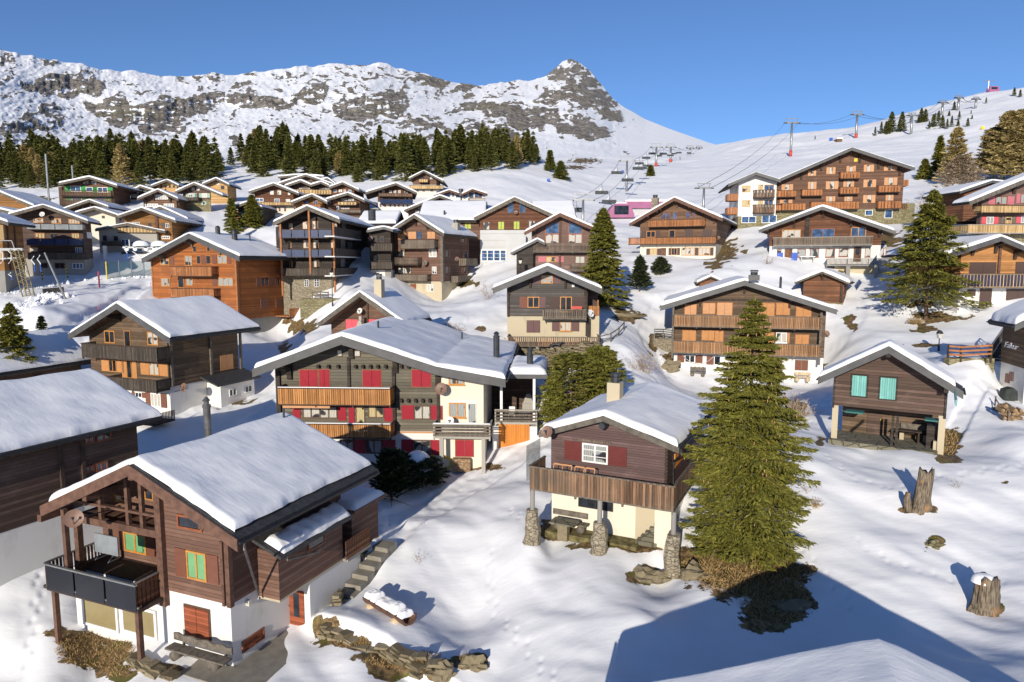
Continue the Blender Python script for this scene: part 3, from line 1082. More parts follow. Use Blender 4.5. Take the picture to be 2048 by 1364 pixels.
        h = thick * (1 + .16 * fbm(Sg * .22, Tg * .5, oct=2, seed=int(s.d * 13) % 997)) * np.sqrt(np.clip(1 - (1 - q) ** 2.6, 0, 1))
        U = np.repeat(pu[None], len(tt), 0); Yv = y0 + ins[0] + Tg; Zb = np.repeat(pz[None], len(tt), 0)
        sd = int(abs(s.O.x) * 7 + s.O.y * 3) % 1000
        nz = fbm(Sg * .35, Tg * .25, oct=3, seed=sd) * .22 * thick + fbm(Sg * 1.6, Tg * .8, oct=2, seed=sd + 5) * min(.035, thick * .1)
        lip = .10 * thick * (1 - q)
        wob = fbm(Sg * .9, Tg * .9, oct=3, seed=sd + 9) * .32 * thick
        Z = Zb + h + nz * q + .012
        U = U + wob * (1 - q) * 1.3
        Yv = Yv + fbm(Sg * .8 + 40, Tg * .8, oct=3, seed=sd + 3) * .26 * thick * (1 - q)
        s.snow_o = grid_mesh('snow_cover', U, Yv, Z, M['roofsnow'], parent=s.roof)

    # --- details of the front and of the right-hand side
    def _win(s, u0, u1, z0, z1, y, frame, pane, n, side=None, fw=.07, sill=False, hbar=0, dep=.06):
        w, pz = MB(), MB()
        def B(mb, a0, a1, c0, c1, n0, n1):
            if side is None:
                mb.box(a0, a1, y - n1, y - n0, c0, c1)
            else:
                mb.box(side + n0, side + n1, a0, a1, c0, c1)
        if u0 > u1: u0, u1 = u1, u0
        B(w, u0, u1, z1 - fw, z1, 0, dep); B(w, u0, u1, z0, z0 + fw, 0, dep)
        B(w, u0, u0 + fw, z0 + fw, z1 - fw, 0, dep); B(w, u1 - fw, u1, z0 + fw, z1 - fw, 0, dep)
        for k in range(1, n):
            c = u0 + (u1 - u0) * k / n
            B(w, c - fw * .5, c + fw * .5, z0 + fw, z1 - fw, 0, dep - .004)
        for k in range(1, hbar + 1):
            c = z0 + (z1 - z0) * k / (hbar + 1)
            B(w, u0 + fw, u1 - fw, c - .018, c + .018, 0, dep - .02)
        if sill:
            B(w, u0 - .06, u1 + .06, z0 - .06, z0 - .003, 0, dep + .07)
        B(pz, u0 + fw * .6, u1 - fw * .6, z0 + fw * .6, z1 - fw * .6, .004, .022)
        o = w.build('window', M[frame], s.root)
        pz.build('pane', M[pane], o)
        return o

    def win(s, x0, y0, x1, y1, frame='gold', pane='glass', n=2, sh=None, shs='LR', off=0, sill=False, hbar=0, closed=False, fw=None, shw=None):
        u0, u1, z0, z1 = s.rect(x0, y0, x1, y1, off)
        fw = fw or min(.09, max(.05, (u1 - u0) * .07))
        if closed:
            m = (u0 + u1) / 2
            for a_, b_ in ((u0, m - .012), (m + .012, u1)):
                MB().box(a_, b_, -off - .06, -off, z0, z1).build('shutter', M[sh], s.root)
            e = MB()
            e.box(u0 - .06, u1 + .06, -off - .03, -off, z1, z1 + .06); e.box(u0 - .06, u0, -off - .03, -off, z0, z1); e.box(u1, u1 + .06, -off - .03, -off, z0, z1); e.box(u0 - .06, u1 + .06, -off - .05, -off, z0 - .06, z0)
            e.build('window_frame', M[frame], s.root)
            return
        s._win(u0, u1, z0, z1, -off, frame, pane, n, None, fw, sill, hbar)
        if sh:
            w = shw or (u1 - u0) / 2
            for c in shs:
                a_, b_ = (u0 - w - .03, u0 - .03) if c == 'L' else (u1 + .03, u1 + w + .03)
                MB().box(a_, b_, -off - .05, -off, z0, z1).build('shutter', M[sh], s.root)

    def swin(s, x0, y0, x1, y1, frame='gold', pane='glass', n=2, u=None, sh=None, shs='LR', closed=False, sill=False):
        a0, a1, z0, z1 = s.srect(x0, y0, x1, y1, u)
        a0, a1 = min(a0, a1), max(a0, a1)
        uu = s.uR if u is None else u
        if closed:
            m = (a0 + a1) / 2
            for p_, q_ in ((a0, m - .012), (m + .012, a1)):
                MB().box(uu, uu + .06, p_, q_, z0, z1).build('shutter', M[sh], s.root)
            return
        s._win(a0, a1, z0, z1, 0, frame, pane, n, uu, .07, sill)
        if sh:
            w = (a1 - a0) / 2
            for c in shs:
                p_, q_ = (a0 - w - .03, a0 - .03) if c == 'L' else (a1 + .03, a1 + w + .03)
                MB().box(uu, uu + .05, p_, q_, z0, z1).build('shutter', M[sh], s.root)

    def door(s, x0, y0, x1, y1, mat='door_br', off=0, side=False, u=None, glass=False, frame='brown_fr'):
        if side:
            a0, a1, z0, z1 = s.srect(x0, y0, x1, y1, u)
            a0, a1 = min(a0, a1), max(a0, a1)
            uu = s.uR if u is None else u
            f = MB().box(uu, uu + .05, a0 - .08, a0, z0, z1 + .08).box(uu, uu + .05, a1, a1 + .08, z0, z1 + .08).box(uu, uu + .05, a0, a1, z1, z1 + .08).build('door_frame', M[frame], s.root)
            o = MB().box(uu, uu + .035, a0, a1, z0, z1).build('door', M[mat], s.root)
            if glass:
                c = (a0 + a1) / 2
                MB().box(uu + .03, uu + .045, c - .18, c + .18, z0 + .3, z1 - .2).build('pane', M['glass'], o)
            MB().box(uu + .04, uu + .1, a1 - .14, a1 - .06, (z0 + z1) / 2, (z0 + z1) / 2 + .03).build('handle', M['metal'], o)
            return o
        u0, u1, z0, z1 = s.rect(x0, y0, x1, y1, off)
        MB().box(u0 - .08, u0, -off - .05, -off, z0, z1 + .08).box(u1, u1 + .08, -off - .05, -off, z0, z1 + .08).box(u0, u1, -off - .05, -off, z1, z1 + .08).build('door_frame', M[frame], s.root)
        o = MB().box(u0, u1, -off - .035, -off, z0, z1).build('door', M[mat], s.root)
        if glass:
            MB().box(u0 + .15, u1 - .15, -off - .045, -off - .03, (z0 + z1) / 2, z1 - .15).build('pane', M['glass'], o)
        MB().box(u1 - .14, u1 - .06, -off - .1, -off - .04, (z0 + z1) / 2, (z0 + z1) / 2 + .03).build('handle', M['metal'], o)
        return o

    def rail_boards(s, mb, p, q, z0, z1, pitch, wd, t=.03):
        p, q = Vector(p), Vector(q)
        dv = q - p
        n = max(1, int(dv.length / pitch))
        e = dv.normalized()
        nn = Vector((-e.y, e.x)) * t
        for i in range(n):
            c = p + dv * ((i + .5) / n)
            a_, b_ = c - e * wd / 2, c + e * wd / 2
            cs = [a_, b_, b_ + nn, a_ + nn]
            mb.add([(v.x, v.y, z0) for v in cs] + [(v.x, v.y, z1) for v in cs], [(3, 2, 1, 0), (4, 5, 6, 7), (0, 1, 5, 4), (1, 2, 6, 5), (2, 3, 7, 6), (3, 0, 4, 7)])

    def balcony(s, x0, yt, x1, yb, off=1.2, mat='rail', style='boards', back=0.0, rback=None, floor='beam', sides='LR', posts=True, snowy=False, cap=None, pitch=.15, gap=.03):
        """railing whose front edge is seen at columns x0..x1, rows yt..yb, on a plane `off` metres before the wall"""
        u0, u1, z0, z1 = s.rect(x0, yt, x1, yb, off)
        mid = (yt + yb) / 2
        o = MB().box(u0, u1, -off + .02, -back, z0 - .12, z0 + .03)
        if rback is not None:
            o.box(s.uR + .05, u1, -back, rback, z0 - .12, z0 + .03)
        o = o.build('balcony', M[floor], s.root)
        legs = [((u0, -off), (u1, -off))]
        if 'L' in sides: legs.append(((u0, -back), (u0, -off)))
        if 'R' in sides: legs.append(((u1, -off), (u1, -back if rback is None else rback)))
        r = MB()
        t = MB()
        far = s.d > 115
        for (p, q) in legs:
            if style == 'boards':
                if far:
                    s.rail_boards(r, p, q, z0 + .02, z1 - .05, .5, .44)
                else:
                    s.rail_boards(r, p, q, z0 - .04, z1 - .06, pitch, pitch - gap)
            elif style == 'pickets':
                s.rail_boards(r, p, q, z0 + .1, z1 - .06, .15, .07)
            elif style == 'solid':
                s.rail_boards(r, p, q, z0 - .04, z1 - .04, .16, .155)
            elif style == 'panels':
                n = max(1, round((Vector(q) - Vector(p)).length / 1.9))
                s.rail_boards(r, p, q, z0 - .05, z1 - .06, (Vector(q) - Vector(p)).length / n - 1e-4, (Vector(q) - Vector(p)).length / n - .12)
            elif style == 'bars':
                for k in range(4):
                    zz = z0 + .12 + (z1 - z0 - .2) * k / 3.3
                    r.beam((p[0], p[1], zz), (q[0], q[1], zz), .04, .09)
            t.beam((p[0], p[1], z1 - .02), (q[0], q[1], z1 - .02), .12, .07)
            if style not in ('solid', 'bars'):
                t.beam((p[0], p[1] + .05, z0 + .12), (q[0], q[1] + .05, z0 + .12), .05, .08)
        if posts:
            n = max(1, int((u1 - u0) / 2.2))
            for k in range(n + 1):
                u = u0 + .05 + (u1 - u0 - .1) * k / n
                t.box(u - .05, u + .05, -off + .04, -off + .13, z0 - .25, z1 - .05)
        r.build('railing', M[mat], o)
        t.build('handrail', M[cap or floor], o)
        if snowy:
            MB().box(u0 + .02, u1 - .02, -off - .05, -off + .07, z1 + .015, z1 + .06).build('snow_strip', M['roofsnow'], o)
        return u0, u1, z0, z1

    def bracket(s, px, py=None, w=.2, h=.9, mat='beam'):
        u = s.f(px, py or s.base, s.ov * .5)[0]
        z = s.roofz(u) - s.th - .09
        o = MB().prismx([(-s.ov + .12, z - .22), (-s.ov + .12, z), (-.001, z), (-.001, z - h), (-.18, z - h), (-.34, z - .45)], u - w / 2, u + w / 2)
        o.build('bracket', M[mat], s.root)

    def post(s, px, yt, yb, off, mat='beam', w=.16):
        u, z1 = s.f(px, yt, off)
        z0 = s.f(px, yb, off)[1]
        MB().box(u - w / 2, u + w / 2, -off - w / 2, -off + w / 2, z0, z1).build('post', M[mat], s.root)

    def board(s, x0, y0, x1, y1, name, mat, off=0, t=.05):
        u0, u1, z0, z1 = s.rect(x0, y0, x1, y1, off)
        return MB().box(u0, u1, -off - t, -off, z0, z1).build(name, M[mat], s.root)

    def pipe(s, px, yt, yb, r=.16, mat='pipe', cap=True, sq=None, name='chimney', u=None, sub=.6):
        q = s.roof_hit(px, yb, .2)
        dv = s.world(q.x, q.y, q.z)
        h = (yb - yt) / FPX * (dv.y - CAM.y)
        b = MB()
        if sq:
            b.box(q.x - sq, q.x + sq, q.y - sq, q.y + sq, q.z - sub, q.z + h)
            o = b.build(name, M[sq and mat], s.roof)
            MB().tube([(q.x, q.y, q.z + h), (q.x, q.y, q.z + h + .3)], sq * .7, 10).tube([(q.x, q.y, q.z + h + .34), (q.x, q.y, q.z + h + .5)], sq * .8, 10).build('chimney_pot', M['pipe_dk'], o)
            return
        b.tube([(q.x, q.y, q.z - sub), (q.x, q.y, q.z + h * (.8 if cap else 1))], r, 12)
        if cap:
            b.tube([(q.x, q.y, q.z + h * .8), (q.x, q.y, q.z + h * .83), (q.x, q.y, q.z + h * .84)], r * 1.12, 12)
            b.tube([(q.x, q.y, q.z + h * .84), (q.x, q.y, q.z + h * .92)], r * .75, 12)
            b.tube([(q.x, q.y, q.z + h * .92), (q.x, q.y, q.z + h)], r * 1.05, 12, r1=r * .3)
        b.build(name, M[mat], s.roof)

    def dish(s, px, py, r_px, off=.5, mat='dish', az=-.15, side=False):
        u, z = s.f(px, py, off)
        y = -off
        rr = r_px / FPX * s.world(u, y, z).y
        b, ax = MB(), Vector((math.sin(az), -math.cos(az) * .93, .36)).normalized()
        e1 = ax.cross(Vector((0, 0, 1))).normalized(); e2 = e1.cross(ax)
        c0 = Vector((u, y, z))
        rings, vs, fs = 5, [], []
        for i in range(rings + 1):
            k = i / rings
            for j in range(20):
                an = 2 * math.pi * j / 20
                vs.append(c0 + (e1 * math.cos(an) + e2 * math.sin(an)) * rr * k + ax * (k * k * rr * .22))
        for i in range(rings):
            for j in range(20):
                j2 = (j + 1) % 20
                fs.append((i * 20 + j, i * 20 + j2, (i + 1) * 20 + j2, (i + 1) * 20 + j))
        b.add(vs, fs)
        o = b.build('satellite_dish', M[mat], s.root, True)
        MB().tube([c0 - ax * .02, c0 - ax * .3, (u, 0, z - .2)], .03, 6).tube([c0 - e2 * rr * .0 - Vector((0, 0, rr)), c0 + ax * rr * .9], .02, 5).box(*(lambda q: (q.x - .05, q.x + .05, q.y - .05, q.y + .05, q.z - .05, q.z + .05))(c0 + ax * rr * .9)).build('arm', M['pipe'], o)

    def strip(s, px0, px1, py, mat='beam', h=.2, off=0):
        u0, z = s.f(px0, py, off); u1, _ = s.f(px1, py, off)
        MB().box(min(u0, u1), max(u0, u1), -off - .06, -off, z - h / 2, z + h / 2).build('beam', M[mat], s.root)

M['walnut'] = wood('walnut_boards', (.16, .09, .055), .18)
M['gold_br'] = wood('golden_brown_boards', (.24, .115, .035), .18)
M['old_brown'] = wood('sun_burnt_brown_boards', (.15, .075, .045), .15, weather=.4, wcol=(.10, .075, .06))


M['clear'] = glass('clear_screen_glass', (.5, .55, .52), .05)
M['clear'].node_tree.nodes['Principled BSDF'].inputs['Alpha'].default_value = .45


def Z(ox, oy, k):
    """photo coordinates read off an enlargement"""
    def c(*a):
        return tuple((ox if i % 2 == 0 else oy) + v / k for i, v in enumerate(a))
    return c


zA, zB, zC = Z(0, 0, 2.926), Z(680, 60, 2.926), Z(1348, 150, 2.926)
zE, zF = Z(100, 330, 3.686), Z(480, 340, 3.788)
z1, z2, z3, z4 = Z(0, 560, 3.41), Z(60, 780, 2.335), Z(480, 580, 3.2), Z(940, 480, 4.8725)
z5, z6, z7 = Z(1000, 720, 2.5257), Z(1280, 500, 4.4522), Z(1600, 560, 3.6875)
y1, y2, y3, y4, y5, y6, y7 = Z(1900, 560, 5.054), Z(1880, 330, 4.5476), Z(0, 380, 7.58), Z(230, 340, 6.821), Z(480, 340, 6.827), Z(720, 330, 6.827), Z(1140, 280, 6.0235)


def pp(c, *a):
    q = c(*a)
    return [(q[i], q[i + 1]) for i in range(0, len(q), 2)]


# =================================================== the chalet in the left foreground
def chalet_front():
    h = House('chalet', 'brown chalet with black panelled balcony on posts and white ground floor, nearest the viewer', 'chalet',
              161, 467, 1333, 27, -22, 1212, ('white', 'brown'), pp(z2, 45, 545, 455, 352, 966, 703), ov=1.3, backx=(757, 'R'), snow=.45, rmat='fascia_br', inset=(.28, .08, .42), fh=.46, wall=False, sink=3)
    uM = h.f(331, 1200)[0]
    L, zs = h.L, h.zs
    MB().box(h.uL, h.uR - .03, .03, L, -3, zs).build('ground_floor', M['white'], h.root)
    zr = lambda u: h.roofz(u) - h.th - .09
    ridge = h.prof[1][0]
    us = sorted([uM, h.uR] + ([ridge] if uM < ridge < h.uR else []))
    MB().prism([(uM, zs), (h.uR, zs)] + [(u, zr(u)) for u in us][::-1], 0, L).build('wall', M['brown'], h.root)
    us = sorted([h.uL, uM - .01] + ([ridge] if h.uL < ridge < uM else []))
    MB().prism([(h.uL, zs), (uM - .01, zs)] + [(u, zr(u)) for u in us][::-1], 1.6, L).build('loggia_wall', M['brown'], h.root)
    MB().box(h.uL, uM, .05, 1.6, zs - .02, zs + .05).build('loggia_floor', M['beam'], h.root)
    for px, yt, yb, off, w in ((128, 1018, 1170, 1.25, .2), (155, 1040, 1175, .1, .26), (318, 984, 1206, .05, .34)):
        h.post(px, yt, yb, off, 'beam_br', w)
    h.post(110, 1180, 1316, 1.35, 'beam_br', .2); h.post(276, 1212, 1324, 1.35, 'beam_br', .2)
    h.post(455, 1085, 1212, .08, 'beam_br', .22); h.post(443, 1082, 1210, .06, 'beam_br', .14)
    u0, z0 = h.f(165, 1042); u1, _ = h.f(331, 1070)
    zc = h.f(240, 1052)[1]
    MB().box(h.uL - .3, u1, -.12, .14, zc - .16, zc + .16).build('beam', M['beam_br'], h.root)
    MB().box(h.uL - .3, u1, -.1, .1, zc + .75, zc + .86).build('beam', M['beam_br'], h.root)
    for px in (203, 257, 285):
        u = h.f(px, 1030)[0]
        MB().box(u - .09, u + .09, -.08, .08, zc + .16, zr(u)).build('post', M['beam_br'], h.root)
    MB().box(h.uL, uM, .1, 1.58, zc - .12, zc - .02).build('upper_gallery', M['beam_br'], h.root)
    # purlins carrying the verge
    for u in (h.uL - .2, ridge, h.uR - .1, (h.uL + ridge) / 2):
        MB().box(u - .13, u + .13, -1.22, .3, zr(u) - .32, zr(u) - .005).build('purlin', M['beam_br'], h.root)
    # balcony
    u0, u1, b0, b1 = h.balcony(92, 1149, 272, 1199, off=1.5, mat='solar_k', style='panels', sides='', posts=False, cap='metal', floor='beam')
    u1 = uM - .05
    bal = [o for o in h.root.children if o.name.startswith('balcony')][-1]
    r = MB(); h.rail_boards(r, (u1, -1.5), (u1, -.05), b0 - .02, b1 - .06, .2, .17, .03)
    r.build('side_railing', M['rust'], bal)
    MB().beam((u1, -1.5, b1), (u1, 0, b1), .1, .06).build('handrail', M['metal'], bal)
    MB().beam((u0, -1.5, b1), (u0, 1.0, b1), .1, .06).beam((u0, 1.0, b1), (h.uL, 1.6, b1), .08, .06).build('handrail', M['metal'], bal)
    r = MB(); h.rail_boards(r, (u0, -1.5), (u0, 1.0), b0 + .05, b1 - .05, .16, .1, .03); h.rail_boards(r, (u0, 1.0), (h.uL + .05, 1.65), b0 + .05, b1 - .05, .18, .11, .03)
    r.build('side_railing', M['brown'], bal)
    MB().box(u0, h.uL, -1.4, 1.0, b0 - .12, b0 + .02).box(u0 + .03, u1, -1.45, 1.55, b0 + .02, b0 + .05).build('deck', M['black'], bal)
    # windows
    h.win(*z2(735, 755, 826, 886), frame='gold', pane='blind_g', n=2, sh='sh_br', shw=.62)
    h.win(*z2(690, 588, 806, 652), frame='redwood', pane='glass', n=1)
    h.win(*z2(443, 668, 545, 760), frame='gold', pane='blind_g', n=2, sh='sh_br', off=-1.6, shw=.55)
    h.win(*z2(400, 490, 447, 522), frame='gold', pane='curt_y', n=1, off=-1.6); h.win(*z2(540, 455, 578, 512), frame='gold', pane='glass', n=1, off=-1.6)
    h.win(*z2(728, 1018, 838, 1150), frame='brown_fr', sh='door_red', closed=True)
    h.win(*z2(250, 985, 412, 1112), frame='white_fr', pane='blind_t', n=1, fw=.12); h.win(*z2(432, 1012, 592, 1146), frame='white_fr', pane='blind_t', n=1, fw=.12)
    us_, z_ = h.f(*z2(235, 1135)); ue_, _ = h.f(*z2(640, 1222))
    MB().box(us_, ue_, -.35, .0, z_ - .15, z_ + .02).build('window_ledge', M['greyr'], h.root)
    # side: bay upstairs, entrance below, lean-to behind
    uS = h.uR + 1.15
    ya = h.sd(*z2(1066, 900))[0]
    yz = h.sd(*z2(1462, 800), uS)[0]
    yd = h.sd(*z2(1315, 1118), uS)[0]
    zb = h.sd(*z2(1190, 968), uS)[1]
    zt = h.sd(*z2(1190, 742), uS)[1]
    bay = MB().prismx([(ya, zb), (yz, zb), (yz, zt), (ya, zt)], h.uR + .002, uS).build('bay', M['brown'], h.root)
    br = MB().add([(h.uR - .02, ya - .35, zt + .62), (uS + .45, ya - .35, zt + .02), (uS + .45, yz + .35, zt + .02), (h.uR - .02, yz + .35, zt + .62),
                   (h.uR - .02, ya - .35, zt + .48), (uS + .45, ya - .35, zt - .12), (uS + .45, yz + .35, zt - .12), (h.uR - .02, yz + .35, zt + .48)],
                  [(0, 1, 2, 3), (7, 6, 5, 4), (4, 5, 1, 0), (5, 6, 2, 1), (6, 7, 3, 2), (7, 4, 0, 3)]).build('bay_roof', M['slate'], h.root)
    tt = np.linspace(0, 1, 70); sg = np.linspace(0, 1, 12)
    S_, T_ = np.meshgrid(sg, tt)
    w = .12 + .10 * vnoise(T_ * 9, T_ * 0, seed=4)
    U = h.uR + .5 + (uS + .42 - h.uR - .5) * (S_ * (1 - w * .6) + w * .2)
    Yv = ya - .1 + (yz - ya + .3) * T_
    Zv = zt + .62 - (U - h.uR) / (uS + .45 - h.uR) * .6 + .02 + .26 * np.sqrt(np.clip(1 - (2 * S_ - 1) ** 4, 0, 1)) * np.clip(np.minimum(T_, 1 - T_) * 40, 0, 1) ** .5 * (1 + .3 * vnoise(T_ * 14, S_ * 2, seed=8))
    grid_mesh('snow_cover', U, Yv, Zv, M['roofsnow'], parent=br)
    MB().box(h.uR + .002, uS - .03, yd, yz + 1.5, -3, zb - .005).build('porch_wall', M['white'], h.root)
    MB().box(h.uR, uS, ya, yz, zb - .1, zb + .0).build('beam', M['beige'], h.root)
    u0, u1_ = h.f(578, 1215, -yd)[0], h.f(609, 1215, -yd)[0]
    zd0, zd1 = h.f(594, 1252, -yd)[1], h.f(594, 1180, -yd)[1]
    dr = MB().box(u0, u1_, yd - .06, yd - .002, zd0, zd1).build('door', M['door_red'], h.root)
    MB().box((u0 + u1_) / 2 - .12, (u0 + u1_) / 2 + .2, yd - .075, yd - .06, zd0 + .5, zd1 - .12).build('pane', M['glass'], dr)
    MB().box(u0 + .06, u0 + .1, yd - .13, yd - .06, zd0 + .95, zd0 + 1.05).build('handle', M['metal'], dr)
    h.swin(*z2(1296, 640, 1376, 735), frame='redwood', pane='glass', n=1, u=uS)
    y0_, y1_, za, zb_ = h.srect(*z2(990, 1120, 1096, 1215))
    h._win(min(y0_, y1_), max(y0_, y1_), (za + zb_) / 2 - .26, (za + zb_) / 2 + .26, 0, 'redwood', 'door_red', 1, h.uR - .03, .07)
    c = h.sd(*z2(1016, 992))
    MB().box(h.uR - .03, h.uR + .16, c[0] - .08, c[0] + .08, c[1] - .12, c[1] + .12).build('wall_lamp', M['lamp'], h.root)
    ye = yz + 1.4
    r = MB(); h.rail_boards(r, (uS + .25, yz - .1), (uS + .25, ye + .6), zb - .02, zb + .95, .14, .11, .03)
    o = MB().box(h.uR, uS + .3, yz, ye + .6, zb - .12, zb).build('landing', M['concrete'], h.root)
    r.build('railing', M['rust'], o)
    # drain pipes
    p0 = (h.prof[-1][0] + .07, -1.0, h.prof[-1][1] - .2); p1 = (h.uR + .25, ya - .3, zb + .35)
    MB().tube([p0, (p0[0], p0[1], p0[2] - .25), p1, (p1[0], p1[1], p1[2] - .3)], .055, 8).build('drain_pipe', M['pipe'], h.root)
    q0 = (uS + .4, ya + .1, zt - .1); q1 = (uS + .1, ya + 2.6, zt - 1.0)
    MB().tube([q0, (q0[0], q0[1], q0[2] - .2), q1], .045, 8).build('drain_pipe', M['pipe'], h.root)
    # lean-to
    yl = h.L - .3
    lt = MB().prismx([(yl, -.5), (yl + 2.4, -.5), (yl + 2.4, zs + 1.45), (yl, zs + 1.6)], h.uR - 2.0, uS - .3).build('lean_to', M['brown'], h.root)
    MB().box(h.uR - 2.2, uS + .1, yl - .3, yl + 2.7, zs + 1.6, zs + 1.75).build('lean_to_roof', M['fascia_br'], h.root)
    uu, yy = np.meshgrid(np.linspace(h.uR - 2.1, uS + .05, 20), np.linspace(yl - .2, yl + 2.6, 20))
    e = np.minimum(np.minimum(uu - (h.uR - 2.1), uS + .05 - uu), np.minimum(yy - yl + .2, yl + 2.6 - yy))
    grid_mesh('snow_cover', uu, yy, zs + 1.755 + .32 * np.sqrt(np.clip(e / .4, 0, 1)), M['roofsnow'], parent=lt)
    # flues, dish
    h.pipe(568, 816, 842, r=.06, mat='pipe_dk', cap=False)
    lo, hi = 0, 14
    for _ in range(40):
        m = (lo + hi) / 2
        if h.px(ridge - 1.3, m, h.roofz(ridge - 1.3))[0] < 417: lo = m
        else: hi = m
    zz = h.roofz(ridge - 1.3)
    ztop = zz
    while h.px(ridge - 1.3, m, ztop)[1] > 795: ztop += .05
    MB().tube([(ridge - 1.3, m, zz - .4), (ridge - 1.3, m, ztop - .55)], .17, 14).tube([(ridge - 1.3, m, ztop - .55), (ridge - 1.3, m, ztop - .4)], .2, 14).tube([(ridge - 1.3, m, ztop - .4), (ridge - 1.3, m, ztop - .2)], .13, 12).tube([(ridge - 1.3, m, ztop - .2), (ridge - 1.3, m, ztop)], .19, 12, r1=.05).build('chimney', M['pipe'], h.roof)
    h.dish(148, 1037, 18.5, off=1.75, az=.75)
    return h


H1 = chalet_front()

# =================================================== the house at the left edge
E = P(325, 832, 40)
H2 = House('chalet', 'dark brown chalet with one long snowy roof slope, cut by the left edge', 'chalet', 0, 325, 832, 40, -24, None, ('white', 'dark'),
           [(55, 818), (190, 744), (325, 832)], ov=19, L=-1.2, ovb=1.2, snow=.42, rear=True, sink=4.1, th=.22)
MB().box(H2.uL, H2.uR - .02, -17.9, -1.3, -9, -4.1).build('ground_floor', M['white'], H2.root)
for q in ((572, 1055, 640, 1112), (655, 1045, 755, 1095), (580, 1265, 640, 1310), (650, 1240, 735, 1300)):
    H2.swin(*z1(*q), frame='redwood', pane='curt_g', n=2)
for px in (410, 560):
    y_, z_ = H2.sd(*z1(px, 1200))
    MB().box(H2.uR, H2.uR + .12, y_ - .1, y_ + .1, -4.1, H2.roofz(H2.uR) - .5).build('post', M['beam'], H2.root)

# =================================================== dark chalet with orange shutters
h = House('chalet', 'dark brown chalet with orange shutters and two dark balconies, left of the middle', 'chalet', 190, 343, 840, 58, -22, 775, ('white', 'umber'),
          [(136, 669), (232, 607), (339, 677)], ov=1.6, backx=(521, 'R'), snow=.38, fh=.5)
h.balcony(163, 691, 313, 717, off=1.4, mat='rail_dk', style='boards')
h.balcony(216, 757, 312, 778, off=1.4, mat='rail_dk', style='boards')
h.win(*z1(715, 345, 785, 430), n=2); h.win(*z1(850, 345, 892, 455), n=1); h.win(*z1(1008, 355, 1080, 445), pane='curt', n=2)
h.win(*z1(745, 545, 797, 625), sh='sh_or', shw=.9); h.win(*z1(868, 550, 900, 668), sh='sh_or', n=1, shw=.6); h.win(*z1(1020, 565, 1087, 650), sh='sh_or', shw=1.0, pane='curt')
h.win(*z1(925, 765, 970, 800), frame='white_fr', sh='sh_br'); h.win(*z1(1032, 772, 1100, 865), frame='white_fr', sh='sh_br', n=3, pane='curt')
h.swin(*z1(1500, 510, 1588, 612), sh='sh_or', closed=True)
for px in (225, 262, 300):
    h.bracket(px, 640, w=.24, h=.6)
for px, py in ((1170, 600), (1438, 560), (1640, 520)):
    y_, z_ = h.sd(*z1(px, py))
    MB().box(h.uR, h.uR + .13, y_ - .12, y_ + .12, h.zs, h.roofz(h.uR) - .36).build('post', M['beam_gr'], h.root)
h.dish(368, 775, 9.2, off=-1.0)
ya, zb = h.sd(443, 815, h.uR + 1.6); yb = h.sd(509, 780, h.uR + 1.6)[0]
an = MB().box(h.uR + .002, h.uR + 1.6, ya, yb, -2.5, zb + 2.2).build('entrance_annex', M['white'], h.root)
MB().add([(h.uR - .01, ya - .8, zb + 2.9), (h.uR + 2.1, ya - .8, zb + 2.2), (h.uR + 2.1, yb + .4, zb + 2.2), (h.uR - .01, yb + .4, zb + 2.9), (h.uR - .01, ya - .8, zb + 2.75), (h.uR + 2.1, ya - .8, zb + 2.05), (h.uR + 2.1, yb + .4, zb + 2.05), (h.uR - .01, yb + .4, zb + 2.75)],
         [(0, 1, 2, 3), (7, 6, 5, 4), (4, 5, 1, 0), (5, 6, 2, 1), (6, 7, 3, 2), (7, 4, 0, 3)]).build('annex_roof', M['slate'], an)
h.swin(*z1(1562, 742, 1612, 790), frame='white_fr', u=h.uR + 1.6); h.swin(*z1(1668, 718, 1716, 765), frame='white_fr', u=h.uR + 1.6)
dk = MB().box(-1.5, 1.6, -3.2, -1.0, .3, .42).build('deck', M['black'], h.root)
r = MB(); h.rail_boards(r, (-1.5, -3.2), (1.6, -3.2), .42, 1.25, .14, .09); h.rail_boards(r, (1.6, -3.2), (1.6, -1.0), .42, 1.25, .14, .09)
r.build('railing', M['black'], dk)

# low house behind it
h = House('house', 'low dark house with pink shutters beside the spruce on the left edge', 'house', 60, 188, 718, 63, -19, None, ('white', 'dark'),
          [(70, 712), (128, 660), (188, 720)], ov=13, L=-.8, ovb=.8, snow=.3, rear=True, sink=5)
h.win(5, 5, 6, 6) if False else None
for q in ((15, 575, 70, 640), (85, 585, 135, 640)):
    h.swin(*z1(*q), sh='sh_pink', closed=True)
h.pipe(97, 728, 752, r=.3, mat='pipe_dk')

# =================================================== orange larch house
h = House('apartment_house', 'tall orange larch house with red brown shutters on the left side of the village', 'house', 310, 478.5, 660, 84, -19.5, 640, ('concrete', 'orange'),
          [(283, 517), (377, 467), (478.5, 513)], ov=1.5, backx=(592, 'R'), snow=.4, fh=.62, th=.35)
for q, n in (((815, 692, 880, 738), 2), ((820, 832, 887, 895), 3), ((1236, 664, 1306, 728), 2), ((1240, 830, 1350, 893), 3), ((995, 668, 1050, 742), 2), ((1083, 668, 1112, 730), 1), ((1152, 667, 1185, 730), 1), ((1055, 598, 1082, 643), 1), ((1158, 604, 1182, 640), 1), ((945, 832, 990, 905), 1), ((1005, 836, 1056, 890), 2)):
    h.win(*zE(*q), frame='gold', pane='curt_g' if n != 1 else 'glass', n=n)
for q in ((885, 676, 915, 735), (1118, 668, 1150, 730), (1197, 664, 1232, 728), (1198, 832, 1235, 892), (1310, 664, 1335, 728)):
    h.board(*zE(*q), 'shutter', 'sh_br')
